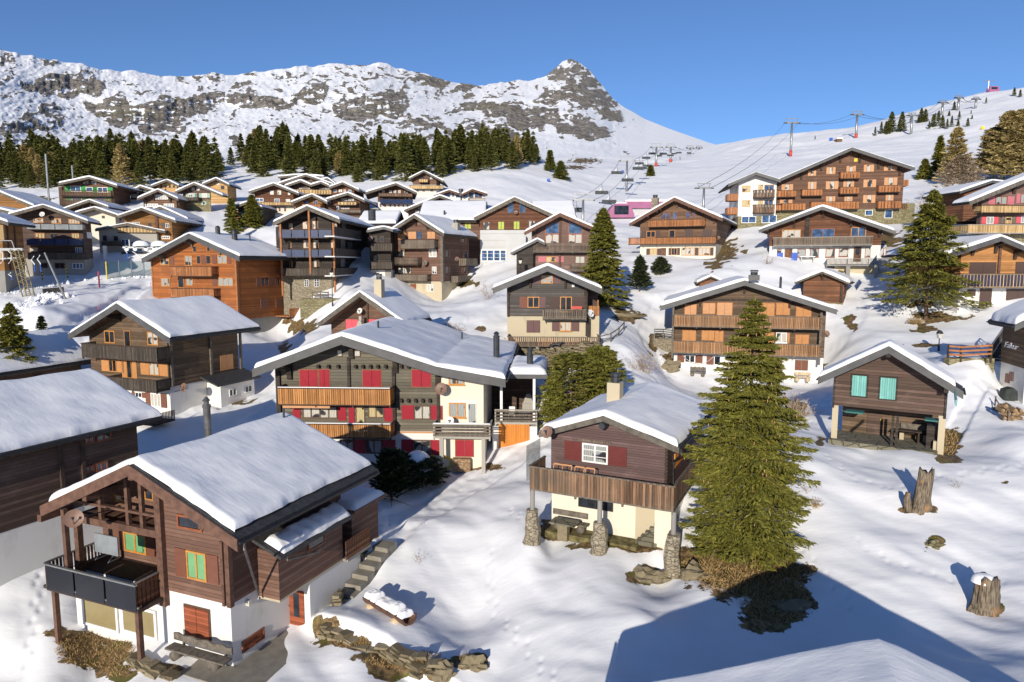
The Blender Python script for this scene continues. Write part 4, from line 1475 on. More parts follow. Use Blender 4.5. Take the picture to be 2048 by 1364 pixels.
h.balcony(*zE(887, 748, 1190, 815), off=1.2, mat='rail_or'); h.balcony(*zE(890, 910, 1205, 975), off=1.2, mat='rail_or')
for q in ((1552, 830, 1612, 890), (1662, 832, 1692, 890)):
    h.swin(*zE(*q), frame='redwood', sh='sh_br')
for q in ((1552, 984, 1608, 1054), (1664, 986, 1700, 1050)):
    h.swin(*zE(*q), sh='sh_br', closed=True)
for px in (320, 377, 432):
    h.bracket(px, 500, w=.22, h=.9, mat='beam_gr')
for u in (h.uL, h.uR - .2):
    MB().box(u, u + .22, -.06, .3, h.zs, h.roofz(u + .1) - .44).build('corner_post', M['beam_or'], h.root)
h.pipe(469.5, 459, 481, r=.35, mat='pipe_dk'); h.pipe(436, 452, 470, r=.3, mat='pipe_dk'); h.pipe(500, 470, 484, r=.09, mat='pipe_dk', cap=False)
h.board(*zE(905, 918, 1200, 920), 'beam', 'beam_or')
MB().box(h.uR, h.uR + 2.2, h.L - 1.5, h.L + 1.5, h.zs - .1, h.zs + .05).box(h.uR + 2.1, h.uR + 2.2, h.L - 1.5, h.L + 1.5, h.zs, h.zs + 1).build('terrace', M['rail_or'], h.root)

# =================================================== blackened apartment house with blue panels
h = House('apartment_house', 'blackened timber apartment house with dark blue balcony panels and orange posts', 'house', 556.6, 667, 593, 92, -1, 551, ('stone', 'black'),
          pp(zF, 250, 395, 505, 272, 757, 376), ov=2.2, backx=(773, 'R'), snow=.4, fh=.5, rmat='fascia_gr')
h.balcony(*zF(287, 450, 695, 510), off=1.7, mat='solar_b', style='panels', sides='L', floor='beam'); h.balcony(*zF(287, 600, 695, 656), off=1.7, mat='solar_b', style='panels', sides='L')
h.balcony(*zF(300, 745, 690, 796), off=1.7, mat='rail_dk', style='solid')
for px in (305, 520, 706):
    x = 480 + px / 3.788
    h.post(x, 447 if px != 520 else 420, 548 if px == 520 else 592, 1.75, 'beam_or', .22)
for q in ((475, 392, 511, 447), (550, 386, 592, 447), (370, 405, 400, 450), (480, 532, 520, 592), (555, 530, 595, 592), (365, 538, 390, 590), (690, 530, 720, 590), (560, 680, 600, 735), (700, 400, 735, 440)):
    h.win(*zF(*q), frame='gold', pane='curt', n=2)
h.win(*zF(488, 830, 522, 882), frame='white_fr', hbar=2); h.win(*zF(562, 826, 602, 882), frame='white_fr', hbar=2); h.win(*zF(375, 690, 400, 735), pane='glass')
for yt, yb in ((447, 512), (598, 655), (742, 792)):
    ya, yb_, za, zb = h.srect(*zF(716, yt, 918, yb), h.uR + 1.3)
    o = MB().box(h.uR, h.uR + 1.3, ya, yb_, za - .15, za).build('side_balcony', M['white'], h.root)
    r = MB(); h.rail_boards(r, (h.uR + 1.3, ya), (h.uR + 1.3, yb_), za, zb, .16, .15); r.build('railing', M['rail_dk'], o)
for q in ((760, 525, 795, 598), (760, 670, 795, 738), (815, 545, 850, 600), (770, 400, 800, 440), (870, 680, 900, 735)):
    h.swin(*zF(*q), frame='brown_fr', pane='pane_gr', n=1)
h.pipe(744, 421, 432, r=.5, mat='pipe_dk', cap=False)
h = House('apartment_house', 'dark rear wing with brown balconies and white ground floor, behind the blackened house', 'house', 741, 783, 570, 100, -1, 540, ('white', 'black'),
          pp(zF, 960, 455, 1090, 430, 1200, 462), ov=1.0, L=10, snow=.35)
for yt, yb in ((555, 608), (695, 745)):
    h.balcony(*zF(995, yt, 1150, yb), off=1.4, mat='rail_dk', style='solid')
for q in ((1010, 500, 1040, 545), (1060, 500, 1090, 545), (1010, 645, 1040, 690)):
    h.win(*zF(*q), frame='brown_fr', n=1)
h.win(*zF(1015, 775, 1060, 822), frame='white_fr', hbar=1); h.board(*zF(1100, 760, 1145, 865), 'door', 'concrete')
h.dish(*zF(990, 520), 5, off=.5)

# =================================================== red-brown chalet with grey balconies
h = House('chalet', 'plain red brown chalet with three grey balconies on a beige base', 'chalet', *zF(1160, 1530), 592, 100, -16, 563, ('beige', 'brown'),
          pp(zF, 1098, 480, 1318, 338, 1545, 482), ov=1.5, backx=(955, 'R'), snow=.35, fh=.5, rmat='fascia_gr') if False else \
    House('chalet', 'plain red brown chalet with three grey balconies on a beige base', 'chalet', 786, 884, 592, 100, -20, 563, ('beige', 'brown'),
          pp(zF, 1098, 480, 1318, 338, 1545, 482), ov=1.5, backx=(955, 'R'), snow=.35, fh=.5, rmat='fascia_gr')
for q in ((1195, 475, 1255, 525), (1275, 468, 1335, 522), (1420, 468, 1478, 520)):
    h.win(*zF(*q), frame='brown_fr', sh='sh_sal', closed=True)
h.win(*zF(1342, 466, 1376, 522), frame='brown_fr', pane='glass_b', n=1)
for q in ((1195, 612, 1250, 656), (1432, 602, 1490, 660), (1195, 738, 1298, 786), (1456, 732, 1490, 786), (1212, 866, 1265, 916), (1417, 866, 1466, 920)):
    h.win(*zF(*q), frame='brown_fr' if q[0] < 1400 else 'white_fr', pane='curt', n=2)
h.door(*zF(1292, 868, 1330, 958), mat='door_red')
h.balcony(*zF(1218, 527, 1472, 592), off=1.3, mat='rail_grey', style='boards'); h.balcony(*zF(1128, 662, 1346, 716), off=1.3, mat='rail_grey', style='pickets'); h.balcony(*zF(1176, 790, 1418, 836), off=1.3, mat='rail_grey')
for q in ((1556, 606, 1578, 660), (1556, 730, 1578, 782), (1698, 620, 1716, 664), (1690, 734, 1712, 785), (1675, 512, 1700, 548)):
    h.swin(*zF(*q), frame='brown_fr', n=1, sh='sh_br')
for q in ((1712, 670, 1800, 718), (1650, 800, 1770, 842)):
    ya, yb_, za, zb = h.srect(*zF(*q), h.uR + 1.2)
    o = MB().box(h.uR, h.uR + 1.2, ya, yb_, za - .12, za).build('side_balcony', M['beam_gr'], h.root)
    r = MB(); h.rail_boards(r, (h.uR + 1.2, ya), (h.uR + 1.2, yb_), za, zb, .3, .24); h.rail_boards(r, (h.uR, ya), (h.uR + 1.2, ya), za, zb, .3, .24); r.build('railing', M['rail_grey'], o)
h.dish(*zF(1645, 675), 4.6, off=-2.0); h.dish(*zF(1404, 705), 6, off=.5, mat='rail_grey')
h.pipe(912, 446, 458, sq=.5, mat='greyr')
for px in (806, 828, 851):
    h.bracket(px, 470, w=.3, h=.9)
h.post(884, 468, 565, .1, 'beam_gr', .4)

# =================================================== small barn house with pink shutters
h = House('chalet', 'dark wooden chalet with bright pink shutters, its gable half hidden by the wide snowy roof', 'chalet', 664, 792, 705, 62, -15, None, ('white', 'old_brown'),
          pp(zF, 590, 1158, 905, 926, 1240, 1168), ov=1.9, backx=(863, 'R'), snow=.36, fh=.42, rmat='fascia_gr')
h.win(*zF(805, 1132, 896, 1212), frame='brown_fr', sh='sh_pink', closed=True); h.win(*zF(970, 1132, 1080, 1200), frame='brown_fr', sh='sh_pink', closed=True)
h.dish(720, 622, 6, off=.6, mat='dish_w')
h.pipe(759, 559, 592, sq=.36, mat='beige')
u, z = h.f(*zF(915, 1190), .9)
MB().box(u - .32, u + .32, -1.2, -.6, z - 1.4, z + .1).prism([(u - .3, z + .1), (u + .3, z + .1), (u + .12, z + .6), (u - .12, z + .6)], -1.15, -.65).box(u - .13, u + .13, -1.0, -.74, z + .6, z + 1.0).build('grill_chimney', M['greyr'], h.root)
o = MB().box(h.uL - .5, h.uR - 1, -2.3, -.01, -.8, -.65).build('balcony', M['beam_gr'], h.root)
for px in (1300, 1330, 1365):
    y_, z_ = h.sd(*zF(px, 1180), h.uR + .35)
    MB().box(h.uR + .3, h.uR + .42, y_ - .07, y_ + .07, -1, h.roofz(h.uR + .3) - .4).build('post', M['beam_gr'], h.root)
h.post(735, 600, 660, .05, 'beam', .16)

# =================================================== wide house with crimson shutters
h = House('chalet', 'wide chalet of grey logs and cream render with crimson shutters in the middle', 'chalet', 558, 967, 944, 47, -3, 864, ('white', 'grey_log'),
          [(504, 739), (682, 673), (872, 734), (1011, 759)], ov=1.7, backx=(1036, 'R'), snow=.4, fh=.55, th=.28)
uc = h.f(877, 850)[0]
zt = h.roofz(uc)
kk = [q for q in h.prof if uc < q[0] < h.uR]
MB().prism([(uc, -2.5), (h.uR + .03, -2.5), (h.uR + .03, h.roofz(h.uR) - .4)] + [(u, z - .4) for u, z in kk] + [(uc, zt - .4)], -.05, h.L - .1).build('rendered_wall', M['cream'], h.root)
for q in ((385, 512, 495, 614), (508, 510, 572, 620), (788, 514, 902, 616), (1102, 512, 1220, 618)):
    h.win(*z3(*q), frame='redwood', sh='sh_red', closed=True)
h.win(*z3(620, 382, 655, 425), frame='brown_fr', pane='curt', n=1); h.win(*z3(730, 386, 772, 426), frame='brown_fr', pane='curt', n=1)
h.win(*z3(400, 742, 625, 822), frame='brown_fr', pane='curt', n=4); h.win(*z3(742, 742, 800, 850), frame='brown_fr', pane='curt_y', n=1); h.win(*z3(820, 738, 922, 818), frame='brown_fr', pane='curt_y', n=2)
for q in ((340, 745, 388, 820), (628, 740, 680, 835), (696, 740, 734, 850), (924, 738, 980, 840)):
    h.board(*z3(*q), 'shutter', 'sh_red')
h.win(*z3(1114, 738, 1220, 828), frame='brown_fr', pane='curt', n=2, sh='sh_red', shw=.85)
h.win(*z3(1112, 958, 1222, 1056), frame='brown_fr', pane='curt_g', n=2, sh='sh_red', shw=.85); h.win(*z3(805, 957, 912, 1046), frame='brown_fr', pane='curt_g', n=2, sh='sh_red', shw=.9); h.win(*z3(640, 957, 735, 1046), frame='brown_fr', pane='curt_g', n=2)
h.win(*z3(1335, 528, 1436, 606), frame='gold', pane='curt_g', n=2, off=.05, sill=True); h.win(*z3(1338, 722, 1445, 816), frame='gold', pane='curt_g', n=2, off=.05, sill=True)
h.win(*z3(1458, 722, 1514, 852), frame='white_fr', pane='curt_g', n=1, off=.05); h.win(*z3(1382, 962, 1492, 1062), frame='redwood', sh='sh_red', closed=True, off=.05)
h.board(*z3(1330, 706, 1518, 720), 'lintel', 'white', off=.05)
h.balcony(*z3(242, 628, 962, 730), off=1.45, mat='rail', style='boards', snowy=True); h.balcony(*z3(242, 856, 965, 938), off=1.45, mat='rail', style='boards', snowy=True)
h.board(*z3(280, 738, 580, 752), 'awning_box', 'sh_sal', off=1.2, t=.2)
h.balcony(*z3(1236, 858, 1602, 942), off=1.35, mat='rail_grey', style='bars', floor='greyr', snowy=True)
h.post(883, 876, 950, 1.25, 'greyr', .26); h.post(967, 876, 948, 1.25, 'greyr', .26)
h.board(*z3(1366, 1070, 1480, 1150), 'firewood_stack', 'firewood', off=.05, t=.5)
h.board(*z3(970, 905, 1260, 915), 'beam', 'sh_sal')
for x in (505, 570, 632, 743, 790, 838, 885, 935, 1035, 1080, 1125, 1172):
    u, z = h.f(*z3(x, 486)); MB().box(u - .09, u + .09, -.3, 0, z - .12, z + .1).build('beam_end', M['black'], h.root)
for x in (1035, 1080, 1127, 1172, 1217):
    u, z = h.f(*z3(x, 704)); MB().box(u - .09, u + .09, -.3, 0, z - .12, z + .1).build('beam_end', M['black'], h.root)
for px in (570, 697, 786, 872):
    h.bracket(px, 730, w=.34, h=1.3, mat='black')
h.post(697, 715, 775, .05, 'black', .2); h.post(787, 735, 870, .08, 'black', .22); h.post(876, 742, 862, .08, 'beam', .2); h.post(556, 742, 870, .05, 'black', .3)
h.dish(883, 778, 12.5, off=.7)
h.dish(900, 842, 9, off=.9, mat='dish_w')
h.pipe(756.6, 641, 659, r=.08, mat='pipe_dk'); h.pipe(993, 662, 718, r=.24, mat='pipe_dk'); h.pipe(924, 664, 680, r=.07, mat='pipe_dk', cap=False)
# terrace with garage on its right
o1 = -2.2
ua, ub = h.f(985, 900, o1)[0], h.f(1074, 900, o1)[0]
z_t = h.f(1030, 850, o1)[1]
g = MB().box(ua, ub, -o1, 9.5, -2, z_t - .1).build('garage', M['white'], h.root)
a_, b_, c_, d_ = h.rect(*z3(1656, 858, 1853, 1022), o1 + .04)
MB().box(a_, b_, -o1 - .05, -o1 + .01, c_, d_).build('garage_door', M['garage'], g)
h.balcony(*z3(1630, 766, 1902, 850), off=o1 + .1, back=-6.0, mat='rail_grey', style='bars', floor='greyr', sides='R')
zr_ = h.f(1056, 756, o1 - .5)[1]
MB().box(ua - .4, ub - .3, 7.0, 9.5, z_t, zr_).build('terrace_wall', M['dark'], h.root)
tr = MB().box(ua + 1.0, ub + .75, -o1 + .2, 10, zr_, zr_ + .3).build('terrace_roof', M['fascia'], h.root)
uu, yy = np.meshgrid(np.linspace(ua + 1.05, ub + .7, 24), np.linspace(-o1 + .25, 9.9, 24))
e = np.minimum(np.minimum(uu - ua - 1.05, ub + .7 - uu), np.minimum(yy + o1 - .25, 9.9 - yy))
grid_mesh('snow_cover', uu, yy, zr_ + .31 + .5 * np.sqrt(np.clip(e / .5, 0, 1)) * (1 + .2 * vnoise(uu * 1.1, yy * 1.1, seed=3)), M['roofsnow'], parent=tr)
for x in (1002, 1068):
    u = h.f(x, 800, o1)[0]; MB().box(u - .09, u + .09, -o1 + .3, -o1 + .48, z_t, zr_).build('post', M['white_fr'], h.root)
u = h.f(1060, 720, o1 - 2)[0]
zt2 = h.f(1060, 694, o1 - 2)[1]
MB().tube([(u, -o1 + 2, zr_), (u, -o1 + 2, zt2 - .5)], .24, 12).tube([(u, -o1 + 2, zt2 - .5), (u, -o1 + 2, zt2 - .3)], .17, 12).tube([(u, -o1 + 2, zt2 - .3), (u, -o1 + 2, zt2)], .26, 12, r1=.1).build('chimney', M['pipe_dk'], tr)
c = h.f(*z3(1847, 680), o1 - 2.5)
MB().box(c[0] - .5, c[0] + .4, 5.2, 6.0, z_t, z_t + 1.0).prism([(c[0] - .45, z_t + 1.0), (c[0] + .35, z_t + 1.0), (c[0] + .1, z_t + 1.7), (c[0] - .2, z_t + 1.7)], 5.3, 5.9).build('grill_fireplace', M['greyr'], h.root)
H9 = h
H9_z = z_t

# =================================================== slate grey chalet on a beige ground floor
h = House('chalet', 'slate grey boarded chalet on a beige ground floor with a picket deck', 'chalet', 1014, 1174, 691, 67, -3, 633, ('beige', 'slate_board'),
          pp(z4, 222, 468, 757, 250, 1288, 476), ov=1.5, L=9.5, snow=.36, fh=.55)
h.win(*z4(692, 342, 808, 424), pane='curt_g', n=2, hbar=1, sh='sh_mau', shw=.75)
h.win(*z4(560, 553, 676, 660), n=2, sh='sh_br', shs='L', shw=.75); h.board(*z4(682, 553, 738, 662), 'shutter', 'sh_mau')
h.win(*z4(878, 552, 992, 706), n=2, pane='glass'); h.board(*z4(1003, 552, 1110, 690), 'shutter', 'sh_dk'); h.board(*z4(775, 552, 866, 680), 'shutter', 'sh_dk')
h.win(*z4(557, 788, 677, 895), sh='sh_mau', closed=True, frame='brown_fr'); h.win(*z4(876, 795, 986, 888), n=2, pane='curt', sh='sh_mau', shw=.75, sill=True)
h.board(*z4(1126, 752, 1166, 935), 'door', 'black')  # black panel standing in for the shade inside an open doorway
h.board(*z4(992, 432, 1018, 458), 'vent', 'white')
h.balcony(*z4(708, 676, 1136, 762), off=1.35, mat='rail_grey', pitch=.17, gap=.05, floor='beam_gr')
u0, u1, za, zb = h.balcony(*z4(368, 944, 1262, 1030), off=2.6, mat='rail_old', pitch=.2, gap=.07, floor='beam_gr')
for x in (1075, 1138):
    h.post(x, 692, 706, 2.4, 'concrete', .3)
ux = h.f(1199, 680, 0)[0]
MB().box(h.uR + .01, ux, .7, h.L - .5, -2, h.zs).build('side_annex', M['beige'], h.root)
MB().box(h.uR + .01, ux, 3, h.L - .5, h.zs, h.roofz(h.uR + .6) - .5).build('side_annex_upper', M['dark'], h.root)
r = MB(); h.rail_boards(r, (h.uR + .05, .75), (ux, .75), h.zs, h.zs + 1, .15, .12); r.build('side_railing', M['rail'], h.root)
h.post(1196, 600, 634, -.8, 'beam_or', .14)
h.dish(*z4(1172, 715), 8, off=.3, mat='dish_w', az=.6)
for x in (585, 930):
    h.bracket(940 + x / 4.87, 570, w=.2, h=1.1)
for x in (372, 1128):
    h.bracket(940 + x / 4.87, 570, w=.24, h=1.0)
h.post(1016.5, 575, 633, .06, 'beam', .2); h.post(1172, 575, 633, .06, 'beam', .2)
H10, H10_deck = h, (u0, u1, za, zb)

# =================================================== mauve house with tall gable windows
h = House('chalet', 'mauve brown chalet with two tall trapezoid gable windows and rose shutters', 'chalet', 1063, 1186, 542, 100, -3, None, ('white', 'mauve'),
          [(1049, 464), (1120, 426), (1205, 462)], ov=1.6, backx=(1249, 'R'), snow=.35, fh=.5, rmat='fascia_br')
for x0, x1, yl, yr in ((1090, 1119, 452, 441), (1136, 1165, 441, 452)):
    u0, u1, a_, b_ = h.rect(x0, yl, x1, 487)
    zl, zr_, zm = h.f(x0, yl)[1], h.f(x1, yr)[1], h.f(x0, 468)[1]
    w = MB().prism([(u0, a_), (u1, a_), (u1, zr_), (u0, zl)], -.05, -.001).build('window', M['redwood'], h.root)
    MB().prism([(u0 + .15, zm + .1), (u1 - .15, zm + .1), (u1 - .15, zr_ - .15), (u0 + .15, zl - .15)], -.06, -.045).build('pane', M['glass_b'], w)
    for k in range(2):
        c0 = u0 + .15 + (u1 - u0 - .15) * k / 2
        MB().box(c0, c0 + (u1 - u0 - .45) / 2, -.06, -.045, a_ + .05, zm - .1).build('pane', M['curt'], w)
h.balcony(*zB(1130, 1247, 1478, 1297), off=1.4, mat='rail_grey', style='pickets', floor='beam_gr')
h.win(1092, 513, 1112, 524, frame='gold', pane='curt_y', n=2, sh='sh_rose', shw=1.1)
h.balcony(1140, 528, 1186, 541, off=1.3, mat='rail_grey', style='pickets', floor='beam_gr')
h.win(1150, 512, 1170, 527, frame='brown_fr', pane='curt', n=2); h.post(1120, 430, 540, .1, 'beam_br', .3)
h.bracket(1070, 460, w=.3, h=1); h.bracket(1184, 460, w=.3, h=1)
an = House('shed', 'low dark shed with snowy roof beside the mauve house', 'shed', 1033, 1066, 541, 99, -3, None, ('white', 'black'), [(1022, 505), (1075, 478), (1090, 486)], ov=.6, L=8, snow=.35)

# =================================================== grey clad and timber building
h = House('apartment_building', 'large building with rust timber gable above grey cladding', 'building', 960, 1104, 541, 112, 0, 460, ('metal_w', 'chestnut'),
          [(948, 435), (1029, 394), (1114, 432)], ov=.9, L=14, snow=.3, rmat='beam_gr', fh=.6)
for q, p in (((980, 1012, 1016, 1072), 'glass_b'), ((1050, 1010, 1086, 1070), 'glass_b'), ((838, 1122, 876, 1170), 'curt'), ((924, 1120, 962, 1170), 'blind_l'), ((1015, 1118, 1052, 1168), 'blind_l'), ((1104, 1116, 1142, 1166), 'curt')):
    h.win(*zB(*q), frame='brown_fr', pane=p, n=2)
h.win(962, 499, 1013, 523, frame='white_fr', pane='glass_b', n=4, hbar=2, fw=.16)
for k in range(6):
    z = h.zs * (k + .5) / 6
    MB().box(h.uL, h.uR, -.001, .03, z - .03, z).build('cladding_seam', M['greyr'], h.root)
u, _ = h.f(1012, 500)
MB().box(u, u + 3.2, -1.2, .03, -2, h.zs * .86).build('projecting_bay', M['metal_w'], h.root)
h.dish(*zB(1030, 1068), 4, off=.4)
# wings whose eaves face the viewer
def wing(name, label, cat, x0, x1, d, base, eave, ridge_row, depth, lm, um, split_h=0, snow=.4, wins=(), rm='fascia_gr', ov=.8):
    A = P(x0, base, d + depth)
    B = P(x1, base, d)
    A.z = B.z
    A.x = P(x0, base, d).x
    O = Vector((A.x, d + depth, B.z))                 # local x runs towards the camera, local y to the right
    Lr = B.x - A.x
    ze = P(x1, eave, d - .9).z - B.z
    zr_ = P(x1, ridge_row, d + depth / 2).z - B.z
    hh = House(name, label, cat, 0, depth, base, d, -90, None, (lm, um), [(-.9, ze), (depth / 2, zr_), (depth + .9, ze)], ov=ov, L=Lr, ovb=ov, snow=snow, org=O, rmat=rm, sink=3)
    for q, fr, pn, n in wins:
        hh.swin(*q, frame=fr, pane=pn, n=n)
    return hh


w = wing('apartment_building', 'long low wing with a flat snow covered roof, left of the rust timber gable', 'building', 846, 962, 113.5, 545, 441, 404, 16, 'white', 'brown', wins=((zB(728, 1125, 768, 1165), 'brown_fr', 'blind_l', 2),))
w.pipe(889, 421, 431, r=.16, mat='pipe_dk')
w = wing('house', 'small chalet with thick snow roof and dark gable, between black and red brown houses', 'house', 726, 786, 112, 490, 447, 425, 9, 'white', 'dark', snow=.5)
w = wing('house', 'snow roofed wing with dark gable, right of the rust timber gable', 'house', 1075, 1143, 121, 480, 436, 403, 13, 'white', 'dark', snow=.4)

# =================================================== brown house, upper middle
h = House('chalet', 'brown chalet with two orange balconies and stone chimney below the chairlift', 'chalet', 1279, 1431, 520, 107, -24, 487, ('cream', 'walnut'),
          pp(y7, 715, 1005, 1257, 692, 1840, 942), ov=1.7, backx=(1491, 'R'), snow=.4, fh=.5, rmat='fascia_br')
for q in ((1095, 880, 1150, 955), (1157, 880, 1206, 955), (1240, 865, 1290, 957), (1395, 865, 1450, 942), (1480, 862, 1512, 940)):
    h.win(*y7(*q), frame='beam_or', pane='glass_b', n=2)
h.balcony(1297, 439, 1409, 452, off=1.2, mat='rail_or'); h.balcony(1257, 474.5, 1431, 487, off=1.2, mat='rail_or')
h.win(1293, 462, 1311, 475, frame='gold', n=2, sh='sh_dk'); h.win(1370, 459, 1386, 474, sh='sh_dk', closed=True, frame='brown_fr'); h.win(1405, 459, 1424, 474, sh='sh_dk', closed=True, frame='brown_fr'); h.win(1338, 460, 1350, 475, frame='gold', n=1)
h.win(1300, 497, 1314, 511, frame='gold', pane='curt_y', sh='sh_dk'); h.win(1363, 495, 1390, 511, frame='gold', pane='curt', n=3); h.win(1397, 495, 1420, 511, frame='gold', pane='curt', n=3, sh='sh_dk', shw=.5); h.win(1343, 496, 1354, 510, frame='gold', sh='sh_dk')
h.door(1322, 497, 1331, 519)
h.pipe(1310, 397, 417, sq=.5, mat='stone')
h.dish(1437, 476, 4, off=-1.5)
for x in (945, 1090, 1275, 1440, 1730):
    h.bracket(1140 + x / 6.02, 430, w=.3, h=1.0, mat='beam_br')

# =================================================== hotel
h = House('hotel', 'big brown timber hotel with many orange shutters and small balconies', 'hotel', 1551, 1802, 446, 125, -10, 417, ('stone_y', 'old_brown'),
          pp(zC, 606, 612, 1042, 423, 1410, 541), ov=2.0, L=16, snow=.14, fh=.55, th=.3)
for (x0, x1), (a_, b_) in [((x, y) for x in ((785, 830), (893, 943), (1112, 1168), (1230, 1300)) for y in ((528, 565) if x[0] > 1000 else (540, 578),))][:4] if False else []:
    pass
for x0, a_, x1, b_ in ((785, 560, 830, 590), (893, 540, 943, 580), (1010, 532, 1062, 575), (1112, 525, 1168, 566), (1230, 532, 1302, 560), (785, 625, 832, 668), (890, 622, 960, 668), (992, 618, 1052, 660), (1110, 612, 1180, 656), (1232, 600, 1304, 645),
                       (630, 640, 695, 675), (890, 710, 942, 745), (998, 708, 1042, 742), (1108, 702, 1176, 748), (1240, 698, 1282, 735), (620, 728, 692, 752)):
    w = (x1 - x0)
    h.win(*zC(x0 + w * .3, a_, x1 - w * .3, b_), frame='gold', pane='curt', n=1, sh='sh_sal', shw=.95 * w * .3 / 2.926 / FPX * 125)
for q in ((975, 566, 1090, 604), (972, 655, 1085, 694), (1198, 645, 1326, 684), (750, 668, 870, 705), (592, 675, 715, 712), (592, 760, 628, 792), (632, 750, 770, 790), (802, 740, 1082, 784), (1194, 736, 1330, 780)):
    h.balcony(*zC(*q), off=1.2, mat='rail_or', posts=False)
for q in ((1118, 790, 1162, 822), (1232, 788, 1278, 838)):
    h.win(*zC(*q), frame='white_fr', pane='glass_b', n=1)
h.board(*zC(1054, 488, 1073, 507), 'clock', 'yellow')
for x in (755, 870, 980, 1095, 1207, 1335):
    h.bracket(1348 + x / 2.926, 330, w=.35, h=1.4)
ya = h.L
o = MB().box(h.uR, h.uR + 2.5, 1, 4, 0, h.zs + 1).build('side_porch', M['stone_y'], h.root)
for zz in (h.zs, h.zs + 4.2):
    r = MB().box(h.uR, h.uR + 1.2, 1, 5, zz - .1, zz); h.rail_boards(r, (h.uR + 1.2, 1), (h.uR + 1.2, 5), zz, zz + 1, .3, .26); h.rail_boards(r, (h.uR, 1), (h.uR + 1.2, 1), zz, zz + 1, .3, .26); r.build('side_balcony', M['rail_or'], h.root)
h = House('hotel_wing', 'white rendered hotel wing with brown balconies, left of the big brown hotel', 'hotel', 1474, 1549, 474, 123, -10, 432, ('stone_y', 'white'),
          pp(zC, 318, 637, 480, 568, 625, 612), ov=1.6, L=12, snow=.12, fh=.5)
for q in ((398, 648, 447, 686), (398, 733, 446, 771), (493, 642, 520, 676), (528, 642, 585, 674), (493, 730, 520, 760), (528, 730, 580, 760)):
    h.win(*zC(*q), frame='gold', pane='glass_b' if q[0] > 520 else 'curt_y', n=2)
h.balcony(*zC(470, 672, 590, 715), off=1.3, mat='rail_old', posts=False); h.balcony(*zC(468, 758, 590, 806), off=1.3, mat='rail_old', posts=False)
for q in ((395, 826, 480, 866), (513, 820, 600, 866)):
    h.win(*zC(*q), frame='white_fr', pane='glass_b', n=2)
h.board(*zC(395, 905, 445, 940), 'cellar_window', 'black')
for a_, b_ in ((692, 730), (772, 810)):
    zz = h.f(*zC(340, b_))[1]
    r = MB().box(h.uL - 1.8, h.uL, .6, 3.5, zz - .1, zz); h.rail_boards(r, (h.uL - 1.8, .6), (h.uL, .6), zz, zz + 1.1, .3, .26); h.rail_boards(r, (h.uL - 1.8, .6), (h.uL - 1.8, 3.5), zz, zz + 1.1, .3, .26); r.build('side_balcony', M['rail_or'], h.root)

# =================================================== restaurant chalet with white ground floor
h = House('chalet', 'brown chalet with white ground floor, many windows and a deck on concrete posts', 'chalet', 1537, 1760, 527, 95, -27, 490, ('white', 'chestnut'),
          pp(zC, 497, 906, 868, 769, 1295, 912), ov=1.7, L=11, snow=.4, fh=.45, rmat='fascia')
h.win(*zC(632, 905, 742, 958), pane='curt', n=3); h.win(*zC(805, 898, 940, 952), frame='redwood', pane='glass_b', n=2); h.win(*zC(1035, 890, 1124, 946), pane='glass_b', n=2)
h.balcony(*zC(580, 947, 1162, 994), off=1.4, mat='rail_grey', floor='greyr')
h.board(*zC(768, 822, 792, 950), 'flue_casing', 'black', t=.4)
for q in ((602, 1020, 628, 1070), (722, 1018, 772, 1066), (795, 1016, 848, 1066), (887, 1016, 942, 1066), (965, 1013, 1020, 1062), (1118, 1008, 1150, 1064)):
    h.win(*zC(*q), frame='redwood', pane='curt' if q[0] > 850 else 'curt_g', n=1, sill=True)
h.door(*zC(650, 1020, 688, 1100)); h.door(*zC(1055, 1010, 1092, 1092), glass=True)
u0, u1, za, zb = h.balcony(*zC(892, 1074, 1265, 1113), off=2.6, mat='rail_dk', style='pickets', floor='concrete', posts=True, back=.2)
for x in (1020, 1185):
    h.post(1348 + x / 2.926, 532, 574, 2.3, 'concrete', .5)
MB().box(u0 + 1, u1 - 1.5, -1.2, -.1, -6, za - .2).build('retaining_wall', M['beige'], h.root)
h.swin(*zC(1212, 1015, 1222, 1062), frame='redwood', n=1); h.swin(*zC(1228, 1012, 1238, 1058), frame='redwood', n=1)
for x in (550, 700, 868, 1035, 1205):
    h.bracket(1348 + x / 2.926, 460, w=.3, h=1.1)
H15 = h

# =================================================== right-hand edge
h = House('chalet', 'rosy chalet with pink shutters and long pale balconies, at the right edge', 'chalet', 1956, 2270, 505, 88, 4, 470, ('stone_y', 'mauve'),
          [(1939.4, 403), (2110, 334), (2290, 404)], ov=1.7, backx=(1903, 'L'), snow=.4, fh=.5, ref='L', rmat='fascia_gr')
h.win(*y2(503, 285, 610, 360), frame='redwood', pane='curt_g', n=2, sh='sh_rose', shw=.9); h.win(*y2(730, 262, 800, 350), frame='redwood', pane='curt_g', sh='sh_rose')
for q in ((420, 472, 486, 535), (735, 462, 790, 528)):
    h.win(*y2(*q), frame='white_fr', pane='curt_g', sh='sh_pink', shw=.6)
h.door(*y2(590, 470, 655, 532), mat='rail_pale', glass=True); h.board(*y2(555, 470, 588, 532), 'shutter', 'beam_gr'); h.board(*y2(660, 464, 690, 530), 'shutter', 'beam_gr')
h.balcony(*y2(380, 366, 830, 428), off=1.3, mat='rail_pale', sides='L'); h.balcony(*y2(255, 542, 830, 612), off=1.7, mat='rail_pale', floor='greyr', sides='L', back=-5)
h.board(*y2(400, 652, 470, 690), 'shutter', 'sh_pink')
h.bracket(1957, 420, w=.4, h=1.2); h.bracket(2037, 390, w=.4, h=1.3)
